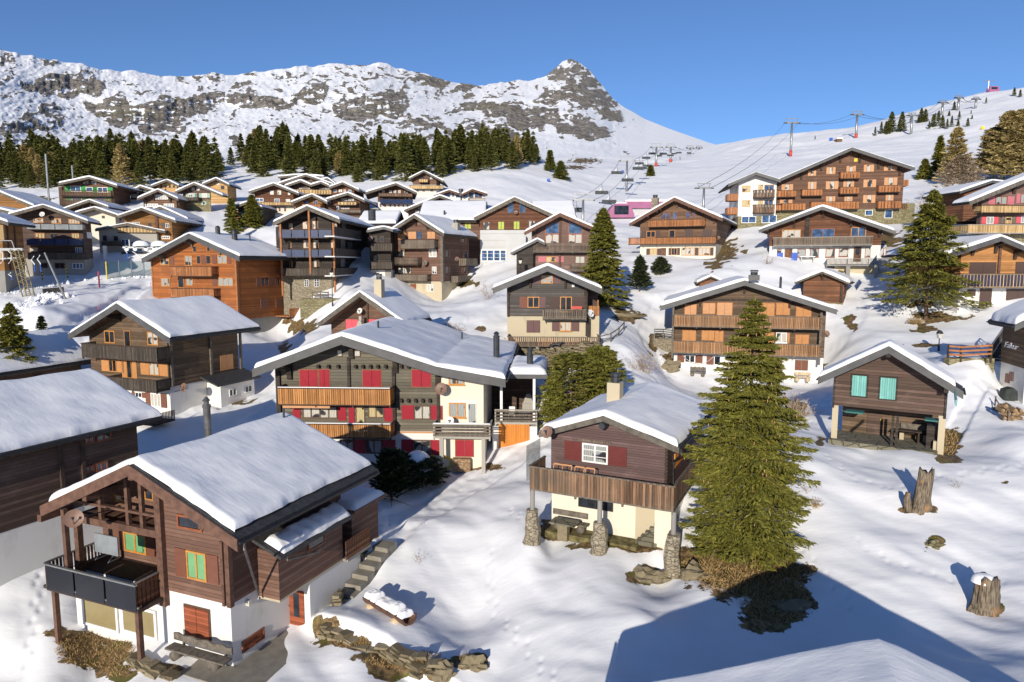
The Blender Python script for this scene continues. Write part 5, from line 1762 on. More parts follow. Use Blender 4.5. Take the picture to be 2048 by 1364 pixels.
h = House('barn', 'small rust plank barn with snowy roof, behind the rosy chalet', 'barn', 1928, 2030, 402, 104, 2, None, ('white', 'rust'), pp(y2, 182, 240, 480, 140, 700, 168), ov=1.0, L=7, snow=.35, ref='L')

h = House('chalet', 'orange log chalet with dark solar panel balcony and white ground floor, at the right edge', 'chalet', 1915, 2085, 616, 75, 2, 574, ('white', 'honey'),
          [(1896, 508), (2003.6, 473), (2102, 514)], ov=1.6, L=10, snow=.42, fh=.5, ref='L')
h.win(*y2(270, 888, 505, 985), sh='sh_dk', closed=True, frame='brown_fr'); h.win(*y2(690, 884, 830, 985), sh='sh_dk', closed=True, frame='brown_fr')
u0, u1, za, zb = h.balcony(*y2(185, 990, 850, 1108), off=1.4, mat='rail_pale', style='solid', floor='fascia_gr')
n = 22
bal = [o for o in h.root.children if o.name.startswith('balcony')][-1]
for k in range(n):
    c0 = u0 + (u1 - u0) * (k + .13) / n; c1 = u0 + (u1 - u0) * (k + .83) / n
    MB().box(c0, c1, -1.44, -1.405, za + .02, zb - .1).build('solar_panel', M['solar'], bal)
h.door(*y2(365, 1130, 460, 1296), mat='sh_dk'); h.win(*y2(607, 1132, 800, 1226), sh='sh_dk', closed=True, frame='brown_fr'); h.board(*y2(250, 1132, 322, 1190), 'shutter', 'sh_dk')
h.bracket(1953, 520, w=.3, h=1); h.bracket(2001, 500, w=.3, h=1.2); h.bracket(2040, 510, w=.3, h=1)
h.post(2001, 487, 548, .06, 'beam_br', .25)

h = House('chalet', 'dark boarded chalet with white lettering and thick roof snow, cut by the right edge', 'chalet', 2046, 2190, 792, 48, -14, 738, ('white', 'umber'),
          [(2030, 650), (2112, 612), (2200, 655)], ov=1.0, backx=(1976, 'L'), snow=.5, fh=.45, ref='L', ovb=-.6)
H18 = h
for q in ((562, 948, 600, 1040), (602, 930, 636, 1020)):
    y_, y2_, za, zb = h.srect(*y1(*q), h.uL)
    MB().box(h.uL - .05, h.uL, min(y_, y2_), max(y_, y2_), za, zb).build('hatch', M['sh_br'], h.root)
cu = bpy.data.curves.new('lettering', 'FONT')
cu.body = 'Falkur'
cu.size = .6; cu.shear = .25; cu.extrude = .015; cu.space_character = .85
y_, z_ = h.sd(*y1(616, 690), h.uL)
lt = bpy.data.objects.new('lettering', cu)
COL.objects.link(lt)
lt.parent = h.root
cu.align_x = 'CENTER'
lt.rotation_euler = (R(90), 0, R(-90))
lt.location = (h.uL - .03, y_, z_)
me_ = bpy.data.meshes.new_from_object(lt.evaluated_get(bpy.context.evaluated_depsgraph_get()))
me_.materials.clear(); me_.materials.append(M['signw'])
l2 = bpy.data.objects.new('sign_lettering', me_)
COL.objects.link(l2)
l2.parent = h.root
l2.rotation_euler, l2.location = lt.rotation_euler, lt.location
l2.scale = (1.7, 1.0, 1.0)
bpy.data.objects.remove(lt)

# =================================================== wide balcony house behind the tall spruce
h = House('chalet', 'wide chalet with two full width honey balconies and orange shutters, behind the tall spruce', 'chalet', 1345, 1645, 766, 69, -15, 716, ('white', 'umber'),
          pp(z6, 180, 500, 935, 272, 1755, 532), ov=1.6, L=11, snow=.42, fh=.5)
for q, m in (((400, 487, 500, 575), 'sh_sal'), ((562, 474, 668, 566), 'sh_sal'), ((688, 470, 820, 582), 'sh_sal'), ((1060, 475, 1195, 588), 'sh_or'), ((1215, 475, 1332, 576), 'sh_or'), ((1392, 502, 1522, 592), 'sh_or'),
             ((380, 718, 495, 806), 'sh_or'), ((552, 720, 662, 802), 'sh_or'), ((668, 722, 740, 815), 'sh_or'), ((1075, 737, 1190, 838), 'sh_or'), ((1385, 756, 1500, 842), 'sh_or')):
    h.win(*z6(*q), frame='beam_or', sh=m, closed=True)
h.win(*z6(1210, 735, 1308, 826), frame='white_fr', pane='curt', n=2, sill=True); h.board(*z6(1312, 738, 1332, 830), 'shutter', 'sh_or')
h.balcony(*z6(290, 586, 1615, 688), off=1.5, mat='rail_w', pitch=.16, gap=.045, floor='beam_gr'); h.balcony(*z6(290, 826, 1610, 928), off=1.5, mat='rail_w', pitch=.16, gap=.045, floor='beam_gr')
h.win(*z6(398, 935, 490, 1002), frame='white_fr', n=2, sh='sh_br', shw=.75); h.win(*z6(660, 945, 716, 1022), frame='white_fr', n=1, sh='sh_br', shs='L', shw=.75)
h.win(*z6(1145, 985, 1260, 1085), sh='sh_br', closed=True, frame='brown_fr'); h.win(*z6(1385, 985, 1490, 1066), sh='sh_br', closed=True, frame='brown_fr'); h.board(*z6(1240, 1100, 1292, 1152), 'hatch', 'sh_br')
h.strip(1400, 1580, 599, 'beam', .25)
for x in (535, 930, 1340):
    h.bracket(1280 + x / 4.45, 600, w=.22, h=1.0)
h.post(1347, 615, 716, 1.4, 'beam_gr', .2); h.post(1643, 625, 730, 1.4, 'beam_gr', .2)
h.pipe(1508, 550, 557, sq=.5, mat='fascia', sub=.2); h.pipe(1561, 553, 570, r=.12, mat='pipe_dk')
h.dish(1652, 668, 7, off=-1.5)
H19 = h

h = House('log_barn', 'old log barn with peeling red brown planks on a stone base', 'barn', 1603, 1684, 649, 84, -30, 606, ('stone_y', 'rust'),
          pp(z6, 1380, 288, 1622, 192, 1872, 296), ov=.9, L=5, snow=.55, fh=.22, th=.14, rmat='fascia_gr')
h.bracket(1644, 560, w=.2, h=.8); h.post(1684, 566, 606, .1, 'beam', .25)
h.board(*z6(1560, 318, 1690, 465), 'barn_door', 'rust'); h.board(*z6(1690, 320, 1780, 468), 'plank_panel', 'rust', t=.09)
h = House('log_hut', 'tiny log hut with snow on its roof, above the wide balcony house', 'hut', 1399, 1443, 586, 90, -8, None, ('stone', 'rust'), pp(z6, 505, 292, 632, 234, 748, 286), ov=.6, L=4, snow=.4, fh=.16, th=.1, rmat='fascia_gr')
h.post(1421, 560, 580, .02, 'beam_gr', .12)

# =================================================== barn with turquoise shutters
h = House('barn', 'dark timber barn with two turquoise shutters and an open concrete ground floor', 'barn', 1660, 1887, 904, 40, -32, 832, ('beige', 'slate_board'),
          pp(z7, 133, 722, 655, 490, 1208, 828), ov=1.3, backx=(1952, 'R'), snow=.4, fh=.42, wall=False, inset=(.06, .06, .45))
top = h.under()
MB().prism([(h.uL, h.zs), (h.uR, h.zs)] + top[::-1], 0, h.L).build('wall', M['dark'], h.root)
MB().box(h.uL, h.uL + .35, .02, h.L - .1, -2, h.zs).build('side_wall', M['beige'], h.root)
MB().box(h.uR - .35, h.uR, .02, h.L - .1, -2, h.zs).build('side_wall', M['beige'], h.root)
bw = MB().box(h.uL + .35, h.uR - .35, 2.6, 2.9, -2, h.zs).build('rear_wall', M['umber'], h.root)
MB().box(h.uL - .1, h.uR - .3, -.5, 2.6, -1.5, .02).build('floor_slab', M['slab'], h.root)
for q in ((383, 705, 490, 855), (592, 722, 706, 878)):
    u0, u1, a_, b_ = h.rect(*z7(*q))
    MB().box(u0, u1, -.07, -.02, a_, b_).build('shutter', M['sh_turq'], h.root)
    MB().box(u0 - .1, u1 + .1, -.02, 0, a_ - .1, b_ + .1).build('window_frame', M['black'], h.root)
    MB().box(u0 - .02, u0 + .35, -.085, -.07, b_ - .3, b_ - .24).box(u0 - .02, u0 + .35, -.085, -.07, a_ + .24, a_ + .3).build('hinge', M['sh_turq'], h.root)
for q in ((330, 952, 466, 986), (920, 1016, 1050, 1048)):
    u0, u1, a_, b_ = h.rect(*z7(*q)); MB().box(u0, u1, .1, .9, a_, a_ + .08).build('folded_shutter', plain('shaded_turquoise', (.035, .16, .135), .6, .1, 3), h.root)  # shutter turquoise with the shade under the overhang put into its colour
for x in (688, 722):
    h.post(1600 + x / 3.69, 832, 892, .05, 'black', .14)
u0, u1, a_, b_ = h.rect(*z7(495, 972, 605, 1140), -2.6)
dr = MB().box(u0, u1, 2.53, 2.6, .03, b_).build('door', M['dark'], h.root); MB().box(u1 - .1, u1 - .04, 2.46, 2.53, 1, 1.1).build('handle', M['yellow'], dr)
u0, u1, a_, b_ = h.rect(*z7(935, 1040, 1050, 1190), -2.3)
MB().box(u0, u1, .6, 2.59, .02, b_).build('store_cabinet', M['black'], h.root)
y_, yb, a_, b_ = h.srect(*z7(1134, 830, 1148, 905)); MB().box(h.uR, h.uR + .06, min(y_, yb), max(y_, yb), a_, b_).build('shutter', M['sh_turq'], h.root)
MB().box(h.uL, h.uL + .1, -.1, .0, h.zs - .15, h.roofz(h.uL) - .4).box(h.uR - .12, h.uR, -.1, 0, h.zs - .15, h.roofz(h.uR) - .4).build('corner_post', M['black'], h.root)
for u in (h.prof[1][0], h.uR - .1):
    MB().box(u - .12, u + .12, -1.2, .1, h.roofz(u) - .66, h.roofz(u) - .35).build('purlin', M['black'], h.root)
H22 = h

# =================================================== plum chalet on the right with the boarded balcony
h = House('chalet', 'plum brown chalet with weathered boarded balcony on stone pillars, left of the tall spruce', 'chalet', 1101, 1331, 1090, 32.5, -26, 985, ('cream', 'plum'),
          pp(z5, 195, 368, 520, 285, 905, 447), ov=.75, backx=(1428, 'R'), snow=.42, fh=.26, th=.16, rmat='fascia_gr')
h.win(*z5(416, 424, 546, 520), frame='white_fr', pane='curt_g', n=2, hbar=2, sh='sh_mar', shw=.95, fw=.08)
u, z = h.f(*z5(400, 410)); u2, _ = h.f(*z5(560, 430))
MB().box(u, u2, -.07, 0, h.f(1191, 886)[1] + .04, h.f(1191, 886)[1] + .14).build('lintel', M['rail_grey'], h.root)
u0, u1, za, zb = h.balcony(1059, 952, 1348, 998, off=2.0, mat='rail_old', style='boards', pitch=.16, gap=.012, floor='beam_gr', rback=5.5, cap='rail_grey')
bal = [o for o in h.root.children if o.name.startswith('balcony')][-1]
MB().box(u0 + .05, u1, -1.9, 0, za + .03, za + .06).build('deck', M['slate_board'], bal)
for px, a_, b_, c_ in ((1065, 977, 1019, 1074), (1200, 999, 1045, 1104), (1348, 1023, 1068, 1212)):
    o_ = 1.85
    u, zt = h.f(px, a_, o_); zm = h.f(px, b_, o_)[1]; zb_ = h.f(px, c_, o_)[1]
    MB().tube([(u, -o_, zm - .1), (u, -o_, za - .12)], .12, 12).build('post', M['concrete'], h.root)
    n, vs, fs = 7, [], []
    rnd = random.Random(px)
    for i in range(n + 1):
        k = i / n
        w = .27 + .16 * (1 - k) + rnd.uniform(-.03, .03)
        zz = zb_ - .3 + (zm - zb_ + .3) * k
        ox, oy = rnd.uniform(-.04, .04), rnd.uniform(-.04, .04)
        for j in range(8):
            an = 2 * math.pi * (j + .5) / 8
            vs.append((u + ox + math.copysign(min(1, abs(math.cos(an)) * 1.3), math.cos(an)) * w + rnd.uniform(-.04, .04), -o_ + oy + math.copysign(min(1, abs(math.sin(an)) * 1.3), math.sin(an)) * w + rnd.uniform(-.04, .04), zz))
    for i in range(n):
        for j in range(8):
            j2 = (j + 1) % 8
            fs.append((i * 8 + j, i * 8 + j2, i * 8 + 8 + j2, i * 8 + 8 + j))
    fs.append(tuple(n * 8 + j for j in range(8)))
    MB().add(vs, fs).build('stone_pillar', M['stone'], h.root)
h.win(*z5(397, 692, 572, 752), frame='black_m', pane='glass', n=4, hbar=1)
h.board(*z5(270, 762, 445, 788), 'bench_back', 'beam_gr', t=.08)
h.board(*z5(684, 748, 795, 918), 'niche', 'beige', t=.02)
u_, z_ = h.f(*z5(835, 850)); MB().box(u_ - .42, u_ + .42, -.5, .03, -.6, h.zs - .25).build('pier', M['cream'], h.root)
MB().box(h.uL + .1, h.uR - 1.2, -1.0, .05, -.3, .03).build('terrace_floor', M['moss'], h.root)
us_, ze_ = h.f(*z5(700, 900))
for k in range(5):
    MB().box(us_ + .2 * k, us_ + 1.05, -.55 + .1 * k, -.03, -.02 + .22 * k, .2 + .22 * k).build('step', M['slab'], h.root)
h.pipe(1230, 763, 802, sq=.36, mat='beige')
h.dish(1095, 864, 13, off=1.3)
u = h.uR
for k in range(14):
    MB().tube([(u - .02, -.25, h.zs + .1 + k * .175), (u - .02, .6, h.zs + .1 + k * .175)], .088, 8).build('log_end', M['beam'], h.root)
y_, yb, a_, b_ = h.srect(*z5(880, 452, 922, 520)); h._win(min(y_, yb), max(y_, yb) , a_, b_, 0, 'gold', 'garage', 1, h.uR)
c = h.prof[1]
MB().tube([(c[0], -.95, c[1] - .45), (c[0], -.55, c[1] - .42)], .16, 12, r1=.2).build('flood_lamp', M['pipe_dk'], h.root)
p0 = (h.prof[-1][0] + .07, -.5, h.prof[-1][1] - .15)
MB().tube([p0, (p0[0], p0[1], p0[2] - .2), (h.uR + .1, .9, p0[2] - 1.0), (h.uR + .1, .9, h.zs)], .05, 8).build('drain_pipe', M['pipe_dk'], h.root)
q = h.f(1063, 862, .75)
gz = MB().box(h.uL - .9, h.uL - .88, -1.2, .6, za, za + 1.9).build('wind_screen', M['clear'], h.root)
H23, H23b = h, (u0, u1, za, zb)

# =================================================== roof in the lower right corner
A = P(1750, 1287, 16.3)
h = House('house', 'snow roofed house in the lower right corner that throws the big shadow', 'house', -5.9, 5.9, 1275, 16.3, -17, None, ('white', 'brown'),
          [(-7.3, -2.95), (0, 0), (6.5, -2.6)], ov=11, L=-1, ovb=1, snow=.35, rear=True, sink=7, org=A)

# =================================================== the upper village, smaller with distance
def small(label, xl, xr, base, d, rot, split, mats, roof, wins=(), rails=(), ov=1.3, L=9.0, backx=None, snow=.4, name='chalet', cat='chalet', **kw):
    h = House(name, label, cat, xl, xr, base, d, rot, split, mats, roof, ov=ov, L=None if backx else L, backx=backx, snow=snow, fh=.42, rmat=kw.pop('rmat', 'fascia_gr'), **kw)
    for w in wins:
        q, fr, pn, n = w[:4]
        sh = w[4] if len(w) > 4 else None
        h.win(*q, frame=fr, pane=pn, n=n, sh=sh)
    for q, m, st in rails:
        h.balcony(*q, off=1.2, mat=m, style=st, posts=False)
    return h


W, G = 'white_fr', 'gold'
h = small('rust brown log house at the left edge with its right wall in view', -110, 11, 556, 90, 14, 541, ('concrete', 'gold_br'), [(-125, 446), (-50, 422), (16, 445)], backx=(71, 'R'), ov=1.4)
for y0, y1 in ((450, 480), (500, 520)):
    h.board(-3, y0, 9, y1, 'balcony_board', 'rail_pale', t=.3)
for a_ in (.25, .6):
    y_ = h.L * a_; MB().box(h.uR, h.uR + .15, y_ - .12, y_ + .12, h.zs, h.roofz(h.uR) - .45).build('post', M['beam_br'], h.root)
h = small('dark apartment chalet with grey and navy balcony panels above a grey ground floor', 52, 171.5, 547, 105, 16, 517, ('greyr', 'dark'), pp(y3, 108, 372, 650, 224, 1332, 472), backx=(203, 'R'), ov=1.8,
          wins=((y3(505, 425, 660, 500), G, 'curt', 3), (y3(780, 430, 930, 510), G, 'curt', 4), (y3(1040, 440, 1210, 512), G, 'curt', 4), (y3(530, 650, 680, 735), 'beam_or', 'curt_y', 3), (y3(1085, 655, 1205, 735), 'beam_or', 'curt_y', 3), (y3(760, 660, 880, 730), 'brown_fr', 'glass', 2), (y3(1145, 870, 1248, 955), W, 'glass_b', 3),
                (y3(440, 870, 580, 940), 'beam_or', 'curt', 2), (y3(620, 1105, 722, 1182), 'brown_fr', 'glass', 2), (y3(830, 1105, 985, 1190), 'brown_fr', 'glass', 2), (y3(1100, 1108, 1262, 1192), W, 'glass_b', 3)),
          rails=((y3(400, 512, 1255, 592), 'pane_gr', 'panels'), (y3(400, 735, 1240, 828), 'solar_b', 'panels'), (y3(420, 950, 1312, 1042), 'rail_dk', 'solid')))
y_, yb, a_, b_ = h.srect(*y3(1316, 642, 1392, 732)); MB().box(h.uR, h.uR + .05, min(y_, yb), max(y_, yb), a_, b_).build('sign_board', M['signw'], h.root)
y_, yb, a_, b_ = h.srect(*y3(1466, 845, 1528, 1058)); MB().box(h.uR + .9, h.uR + .96, min(y_, yb), max(y_, yb), a_, b_).build('wind_screen', M['signw'], h.root)
h.dish(*y3(640, 370), 5, off=1.2, mat='dish_w')
h = small('pale grey apartment house in shade behind the lower lift station', 203, 318, 545, 116, 6, None, ('greyr', 'greyr'), [(190, 458), (255, 446), (330, 462)], snow=.2, ov=.5, L=6,
          wins=((y3(1560, 690, 1620, 770), 'brown_fr', 'glass', 1), (y3(1725, 700, 1790, 770), 'brown_fr', 'glass', 1), ((243, 478, 258, 491), W, 'glass_b', 2), ((262, 482, 272, 495), W, 'glass_b', 2), ((244, 508, 256, 520), 'brown_fr', 'glass_b', 2), ((284, 508, 300, 520), 'brown_fr', 'glass_b', 2)),
          rails=(((203, 483, 240, 490), 'rail_dk', 'solid'), ((243, 504, 316, 512), 'rail_dk', 'solid')), name='apartment_house', cat='house')
h = small('golden brown chalet with a pale plank balcony above the lower lift station', 253, 347, 508, 117, 4, None, ('greyr', 'gold_br'), pp(y4, 30, 625, 360, 515, 832, 692), ov=1.8, L=9,
          wins=((y4(235, 712, 285, 778), W, 'glass', 2), (y4(290, 712, 340, 778), W, 'glass', 2), (y4(450, 720, 497, 780), 'brown_fr', 'glass', 1), (y4(635, 726, 680, 786), 'brown_fr', 'glass', 2), (y4(690, 726, 740, 790), W, 'glass', 2), (y4(230, 900, 345, 960), W, 'glass_b', 3), (y4(640, 900, 750, 940), W, 'glass', 4), (y4(455, 898, 500, 940), W, 'glass', 2)),
          rails=((y4(30, 784, 560, 852), 'rail_pale', 'boards'),))
MB().box(h.f(*y4(575, 800))[0] - .25, h.f(*y4(575, 800))[0] + .25, -.2, 0, 0, 7).build('log_column', M['beam_br'], h.root)
h = small('cream rendered house behind the dark apartment chalet', 160, 236, 520, 121, 8, None, ('cream', 'cream'), [(147, 426), (188, 414.5), (237, 431)], snow=.35, ov=1.5, L=9, wins=((y3(1545, 390, 1588, 430), 'brown_fr', 'glass', 1), ((238, 436, 244, 444), 'sh_mau', 'glass', 1)), name='house', cat='house')
h = small('dark chalet roof with open gable beams below the green shuttered house', 135, 212, 462, 127, 8, None, ('white', 'dark'), [(125, 418), (178, 399.5), (217, 414)], snow=.35, L=9, ov=1.8)
h.post(165, 412, 440, .8, 'beam_gr', .2); h.post(181, 406, 440, .8, 'beam_gr', .2)
h = small('walnut brown chalet with an arched gable window', 289, 355, 440, 135, 6, None, ('white', 'walnut'), pp(y4, 300, 386, 580, 265, 862, 392), backx=(391, 'R'), ov=1.5,
          wins=((y4(530, 338, 722, 400), W, 'curt_g', 6), (y4(412, 460, 590, 502), W, 'curt_g', 5), (y4(668, 460, 806, 516), W, 'curt_g', 4)))
for x in (400, 510, 735, 850):
    h.bracket(230 + x / 6.82, 392, w=.25, h=1.1)
h = small('rust red chalet with a white dish tucked behind the golden brown chalet', 310, 357, 492, 125, 4, None, ('white', 'chestnut'), [(303, 419), (319.5, 413), (375, 438)], ov=1.4, L=8, wins=((y4(722, 605, 800, 640), W, 'glass_b', 3), ((350, 447, 357, 458), 'beam_or', 'curt_y', 1)))
h.dish(*y4(888, 790), 4, off=.6, mat='dish_w')
h = small('black brown chalet with pale green shutters on a mossy stone base', 367, 422, 412, 140, 0, 399, ('stone_y', 'dark'), pp(y4, 820, 292, 1075, 175, 1466, 342), backx=(446, 'R'), ov=1.6,
          wins=((y4(1050, 240, 1086, 280), W, 'curt', 1), (y4(1116, 240, 1152, 280), W, 'curt', 1), (y4(1000, 318, 1062, 372), W, 'curt', 2, 'sh_pg'), (y4(1070, 318, 1112, 385), W, 'glass_b', 1), (y4(1186, 318, 1258, 376), W, 'curt', 2, 'sh_pg'), (y4(1196, 430, 1230, 474), W, 'glass', 1, 'sh_pg')),
          rails=((y4(965, 372, 1135, 408), 'rail_dk', 'solid'),))
h = small('pale new log chalet left of the black brown one', 308, 355, 398, 153, 3, None, ('white', 'pale_log'), pp(y4, 478, 218, 705, 130, 872, 212), backx=(370, 'R'), ov=1.4,
          wins=tuple((y4(x, 210, x + 26, 242), 'brown_fr', 'glass', 1) for x in (620, 678, 735, 790)) + ((y4(680, 255, 702, 282), 'brown_fr', 'glass', 1),))
h = small('pale new log house with clear walls at the edge of the forest', 412, 456, 402, 151, 3, None, ('white', 'pale_log'), pp(y4, 1180, 192, 1375, 110, 1562, 202), backx=(483, 'R'), ov=1.3,
          wins=((y4(1445, 215, 1490, 262), 'brown_fr', 'glass', 2), (y4(1446, 308, 1490, 345), 'brown_fr', 'glass', 2), (y4(1385, 175, 1425, 200), W, 'curt', 1)))
h = small('dark greenish cabin with white stair wall below the forest', 262, 303, 407, 150, 6, 399.5, ('white', 'dark'), pp(y4, 152, 322, 340, 216, 545, 282), ov=1.2, L=8, wins=((y4(300, 270, 330, 318), W, 'signw', 1), (y4(345, 270, 370, 300), W, 'curt', 1), (y4(390, 265, 428, 298), 'sh_pg', 'glass', 1), (y4(245, 335, 300, 375), W, 'curt_g', 2, 'sh_pg')))
h = small('long brown chalet with a pale lower balcony, below the clearing in the forest', 511, 588, 428, 135, 2, 411, ('cream', 'chestnut'), pp(y5, 118, 292, 455, 180, 802, 318), ov=1.6, L=10,
          wins=((y5(412, 282, 460, 335), W, 'curt', 2), (y5(514, 282, 562, 335), W, 'curt', 2), (y5(655, 304, 686, 340), W, 'curt', 1), (y5(215, 385, 322, 432), W, 'glass_b', 2), (y5(470, 392, 542, 440), W, 'glass_b', 3), (y5(628, 398, 686, 438), W, 'curt', 2), (y5(555, 512, 602, 562), W, 'curt', 1, 'sh_br')),
          rails=((y5(222, 436, 738, 480), 'rail_pale', 'boards'),))
h.door(*y5(450, 514, 496, 586)); h.board(*y5(368, 510, 446, 586), 'garage_door', 'curt_y')
h = small('big dark chalet highest in the brown cluster under the trees', 565, 655, 405, 150, 2, None, ('white', 'dark'), pp(y5, 512, 186, 895, 60, 1272, 192), ov=1.6, L=9, wins=((y5(960, 130, 1040, 142), 'rail_pale', 'curt_y', 1),))
h = small('flat snow roofed house peeping out behind the big dark chalet', 562, 640, 392, 158, 2, None, ('white', 'dark'), [(556, 353), (600, 349), (648, 353)], ov=1.0, L=8, snow=.4, name='house', cat='house')
h = small('low chalet roof with a small gable, right end of the brown cluster row behind', 650, 672, 400, 153, 2, None, ('white', 'dark'), [(640, 359), (655, 356), (672, 369)], ov=1.2, L=12, backx=(682, 'R'))
h = small('dark twin gable chalet sharing a pale balcony, left gable', 574, 622, 410, 143, 2, None, ('white', 'dark'), pp(y5, 600, 217, 825, 140, 978, 206), ov=1.7, L=8, rails=((y5(700, 262, 985, 322), 'rail_pale', 'boards'),), wins=((y5(800, 240, 960, 268), 'brown_fr', 'curt_g', 5),))
h = small('dark twin gable chalet sharing a pale balcony, right gable', 624, 658, 410, 143, 2, None, ('white', 'dark'), pp(y5, 970, 200, 1105, 158, 1224, 214), ov=1.7, L=8, rails=((y5(990, 268, 1250, 330), 'rail_pale', 'boards'),), wins=((y5(1080, 245, 1230, 272), 'brown_fr', 'curt_g', 4),))
h = small('red brown chalet with a row of windows and yellow sign, right end of the cluster', 665, 709, 408, 140, 0, None, ('white', 'chestnut'), pp(y5, 1210, 232, 1400, 165, 1626, 272), ov=1.4, L=9,
          wins=((y5(1280, 266, 1322, 306), W, 'glass_b', 2), (y5(1342, 262, 1400, 306), 'beam_or', 'curt', 2), (y5(1410, 262, 1450, 306), 'beam_or', 'curt_g', 2), (y5(1478, 270, 1520, 308), W, 'glass_b', 2)))
h = small('small honey coloured chalet with orange balcony in front of the brown cluster', 590, 645.5, 432, 128, 2, None, ('white', 'gold_br'), pp(y5, 690, 442, 980, 330, 1192, 437), ov=1.6, L=9,
          wins=((y5(868, 415, 940, 458), 'beam_or', 'glass_b', 2), (y5(1000, 416, 1064, 464), G, 'glass_b', 2)), rails=((y5(846, 462, 1098, 512), 'rail_or', 'boards'),))
h = small('dark brown chalet with two stacked balconies, right of the honey coloured one', 653, 720, 432, 130, 0, None, ('white', 'old_brown'), pp(y5, 1165, 402, 1470, 310, 1706, 416), ov=1.6, L=9,
          wins=((y5(1380, 382, 1470, 430), 'brown_fr', 'curt', 4), (y5(1476, 382, 1562, 430), 'brown_fr', 'curt', 4), (y5(1320, 495, 1350, 540), W, 'glass_b', 1), (y5(1378, 498, 1500, 542), 'brown_fr', 'curt', 5)), rails=((y5(1335, 432, 1588, 476), 'rail_pale', 'boards'), (y5(1310, 542, 1648, 580), 'rail_grey', 'boards')))
h = small('chestnut chalet with a navy panelled balcony and white ground floor', 756, 826, 418, 140, 10, 405, ('white', 'chestnut'), pp(y6, 76, 372, 490, 246, 776, 377), ov=1.7, L=10, ref='R',
          wins=tuple((y6(x, 346, x + 34, 392), W, 'curt', 1) for x in (302, 400, 460, 520, 612)) + tuple((y6(x, 445, x + 30, 475), 'beam_or', 'curt', 1) for x in (285, 380, 430, 520, 600, 660)) + tuple((y6(x, 530, x + 40, 572), W, 'curt', 2, 'sh_br') for x in (290, 425, 540, 660)),
          rails=((y6(256, 386, 716, 426), 'rail_old', 'boards'), (y6(276, 466, 716, 522), 'solar_b', 'panels')))
h = small('brown chalet standing alone below the trees with a long pale balcony', 826, 873, 389, 165, 0, 369.5, ('cream', 'brown'), pp(y6, 664, 182, 870, 76, 1137, 217), ov=1.5, L=9,
          wins=((y6(958, 158, 990, 190), W, 'curt', 1, 'sh_dk'), (y6(840, 160, 880, 186), 'brown_fr', 'glass', 1), (y6(770, 342, 806, 366), W, 'glass', 1), (y6(850, 342, 890, 366), W, 'glass', 1), (y6(960, 328, 1002, 366), W, 'glass', 2)), rails=((y6(806, 190, 926, 234), 'rail_pale', 'boards'), (y6(670, 278, 1130, 322), 'rail_pale', 'solid')))
h = small('modern white chalet with glazed gable, left of a joined pair', 872, 921, 408, 150, 3, None, ('white', 'white'), pp(y6, 1010, 412, 1220, 340, 1388, 396), ov=1.6, L=9, rmat='beam_br', wins=((y6(1130, 370, 1228, 450), 'beam_or', 'glass_b', 2), (y6(1255, 375, 1285, 432), 'beam_or', 'glass_b', 1), (y6(1305, 405, 1366, 450), W, 'glass_b', 1)))
h.pipe(922, 378, 386, r=.5, mat='pipe_dk', cap=False)
h = small('modern white chalet with glazed gable and slatted balcony, right of a joined pair', 924, 970, 408, 150, 3, None, ('white', 'white'), pp(y6, 1385, 396, 1535, 326, 1736, 392), ov=1.6, backx=(993, 'R'), rmat='beam_br', wins=((y6(1490, 380, 1550, 450), 'beam_or', 'glass_b', 1), (y6(1565, 362, 1665, 448), 'beam_or', 'glass_b', 2), (y6(1405, 405, 1468, 446), W, 'glass_b', 1)), rails=((y6(1478, 452, 1706, 496), 'rail_grey', 'pickets'),))
h = small('walnut chalet with two tiny white gable windows behind the long low wing', 817, 902, 438, 132, 2, None, ('white', 'walnut'), pp(y6, 605, 612, 1090, 416, 1332, 507), ov=1.7, L=9, wins=((y6(1050, 474, 1076, 500), W, 'curt', 1), (y6(1126, 474, 1150, 498), W, 'curt', 1), (y6(800, 575, 852, 602), W, 'curt_g', 2)))
h.board(*y6(752, 622, 808, 658), 'wheel_ornament', 'signw')
h = small('rust orange barn roofed with snow at the far left edge', -100, 58, 445, 120, 6, None, ('white', 'gold_br'), [(-115, 412), (-20, 376), (68, 412)], ov=1.2, L=10)
h = small('snow roofed low house cut by the left edge', -90, 14, 470, 105, 12, None, ('white', 'walnut'), [(-100, 430), (-40, 409), (32, 426)], ov=1.0, L=9)
h = small('dark red brown chalet with bright green shutters on two floors', 120, 223, 420, 140, 6, None, ('white', 'old_brown'), pp(zA, 340, 1072, 520, 1034, 686, 1087), ov=2.0, L=9,
          wins=((zA(413, 1088, 474, 1122), W, 'glass_b', 2, 'sh_grn'), (zA(503, 1095, 543, 1122), W, 'glass_b', 1, 'sh_grn'), (zA(572, 1096, 630, 1128), W, 'glass_b', 2, 'sh_grn'), (zA(420, 1148, 480, 1176), W, 'glass_b', 1, 'sh_grn'), (zA(562, 1150, 618, 1178), W, 'glass_b', 1, 'sh_grn'), (zA(490, 1058, 516, 1076), W, 'curt', 1), (zA(538, 1060, 564, 1078), W, 'curt', 1)),
          rails=((zA(350, 1113, 648, 1147), 'rail_old', 'pickets'), (zA(347, 1160, 656, 1202), 'rail_old', 'pickets')))
h = small('dark green cabin with pale window frames between two spruces', 477, 527, 449, 124, 2, None, ('white', 'black'), [(468, 413), (494, 403), (524, 414)], ov=1.2, L=7, wins=(((478, 424, 490, 434), 'sh_pg', 'glass_b', 1), ((515, 420, 526, 430), 'sh_pg', 'curt_g', 1)), name='cabin', cat='cabin')

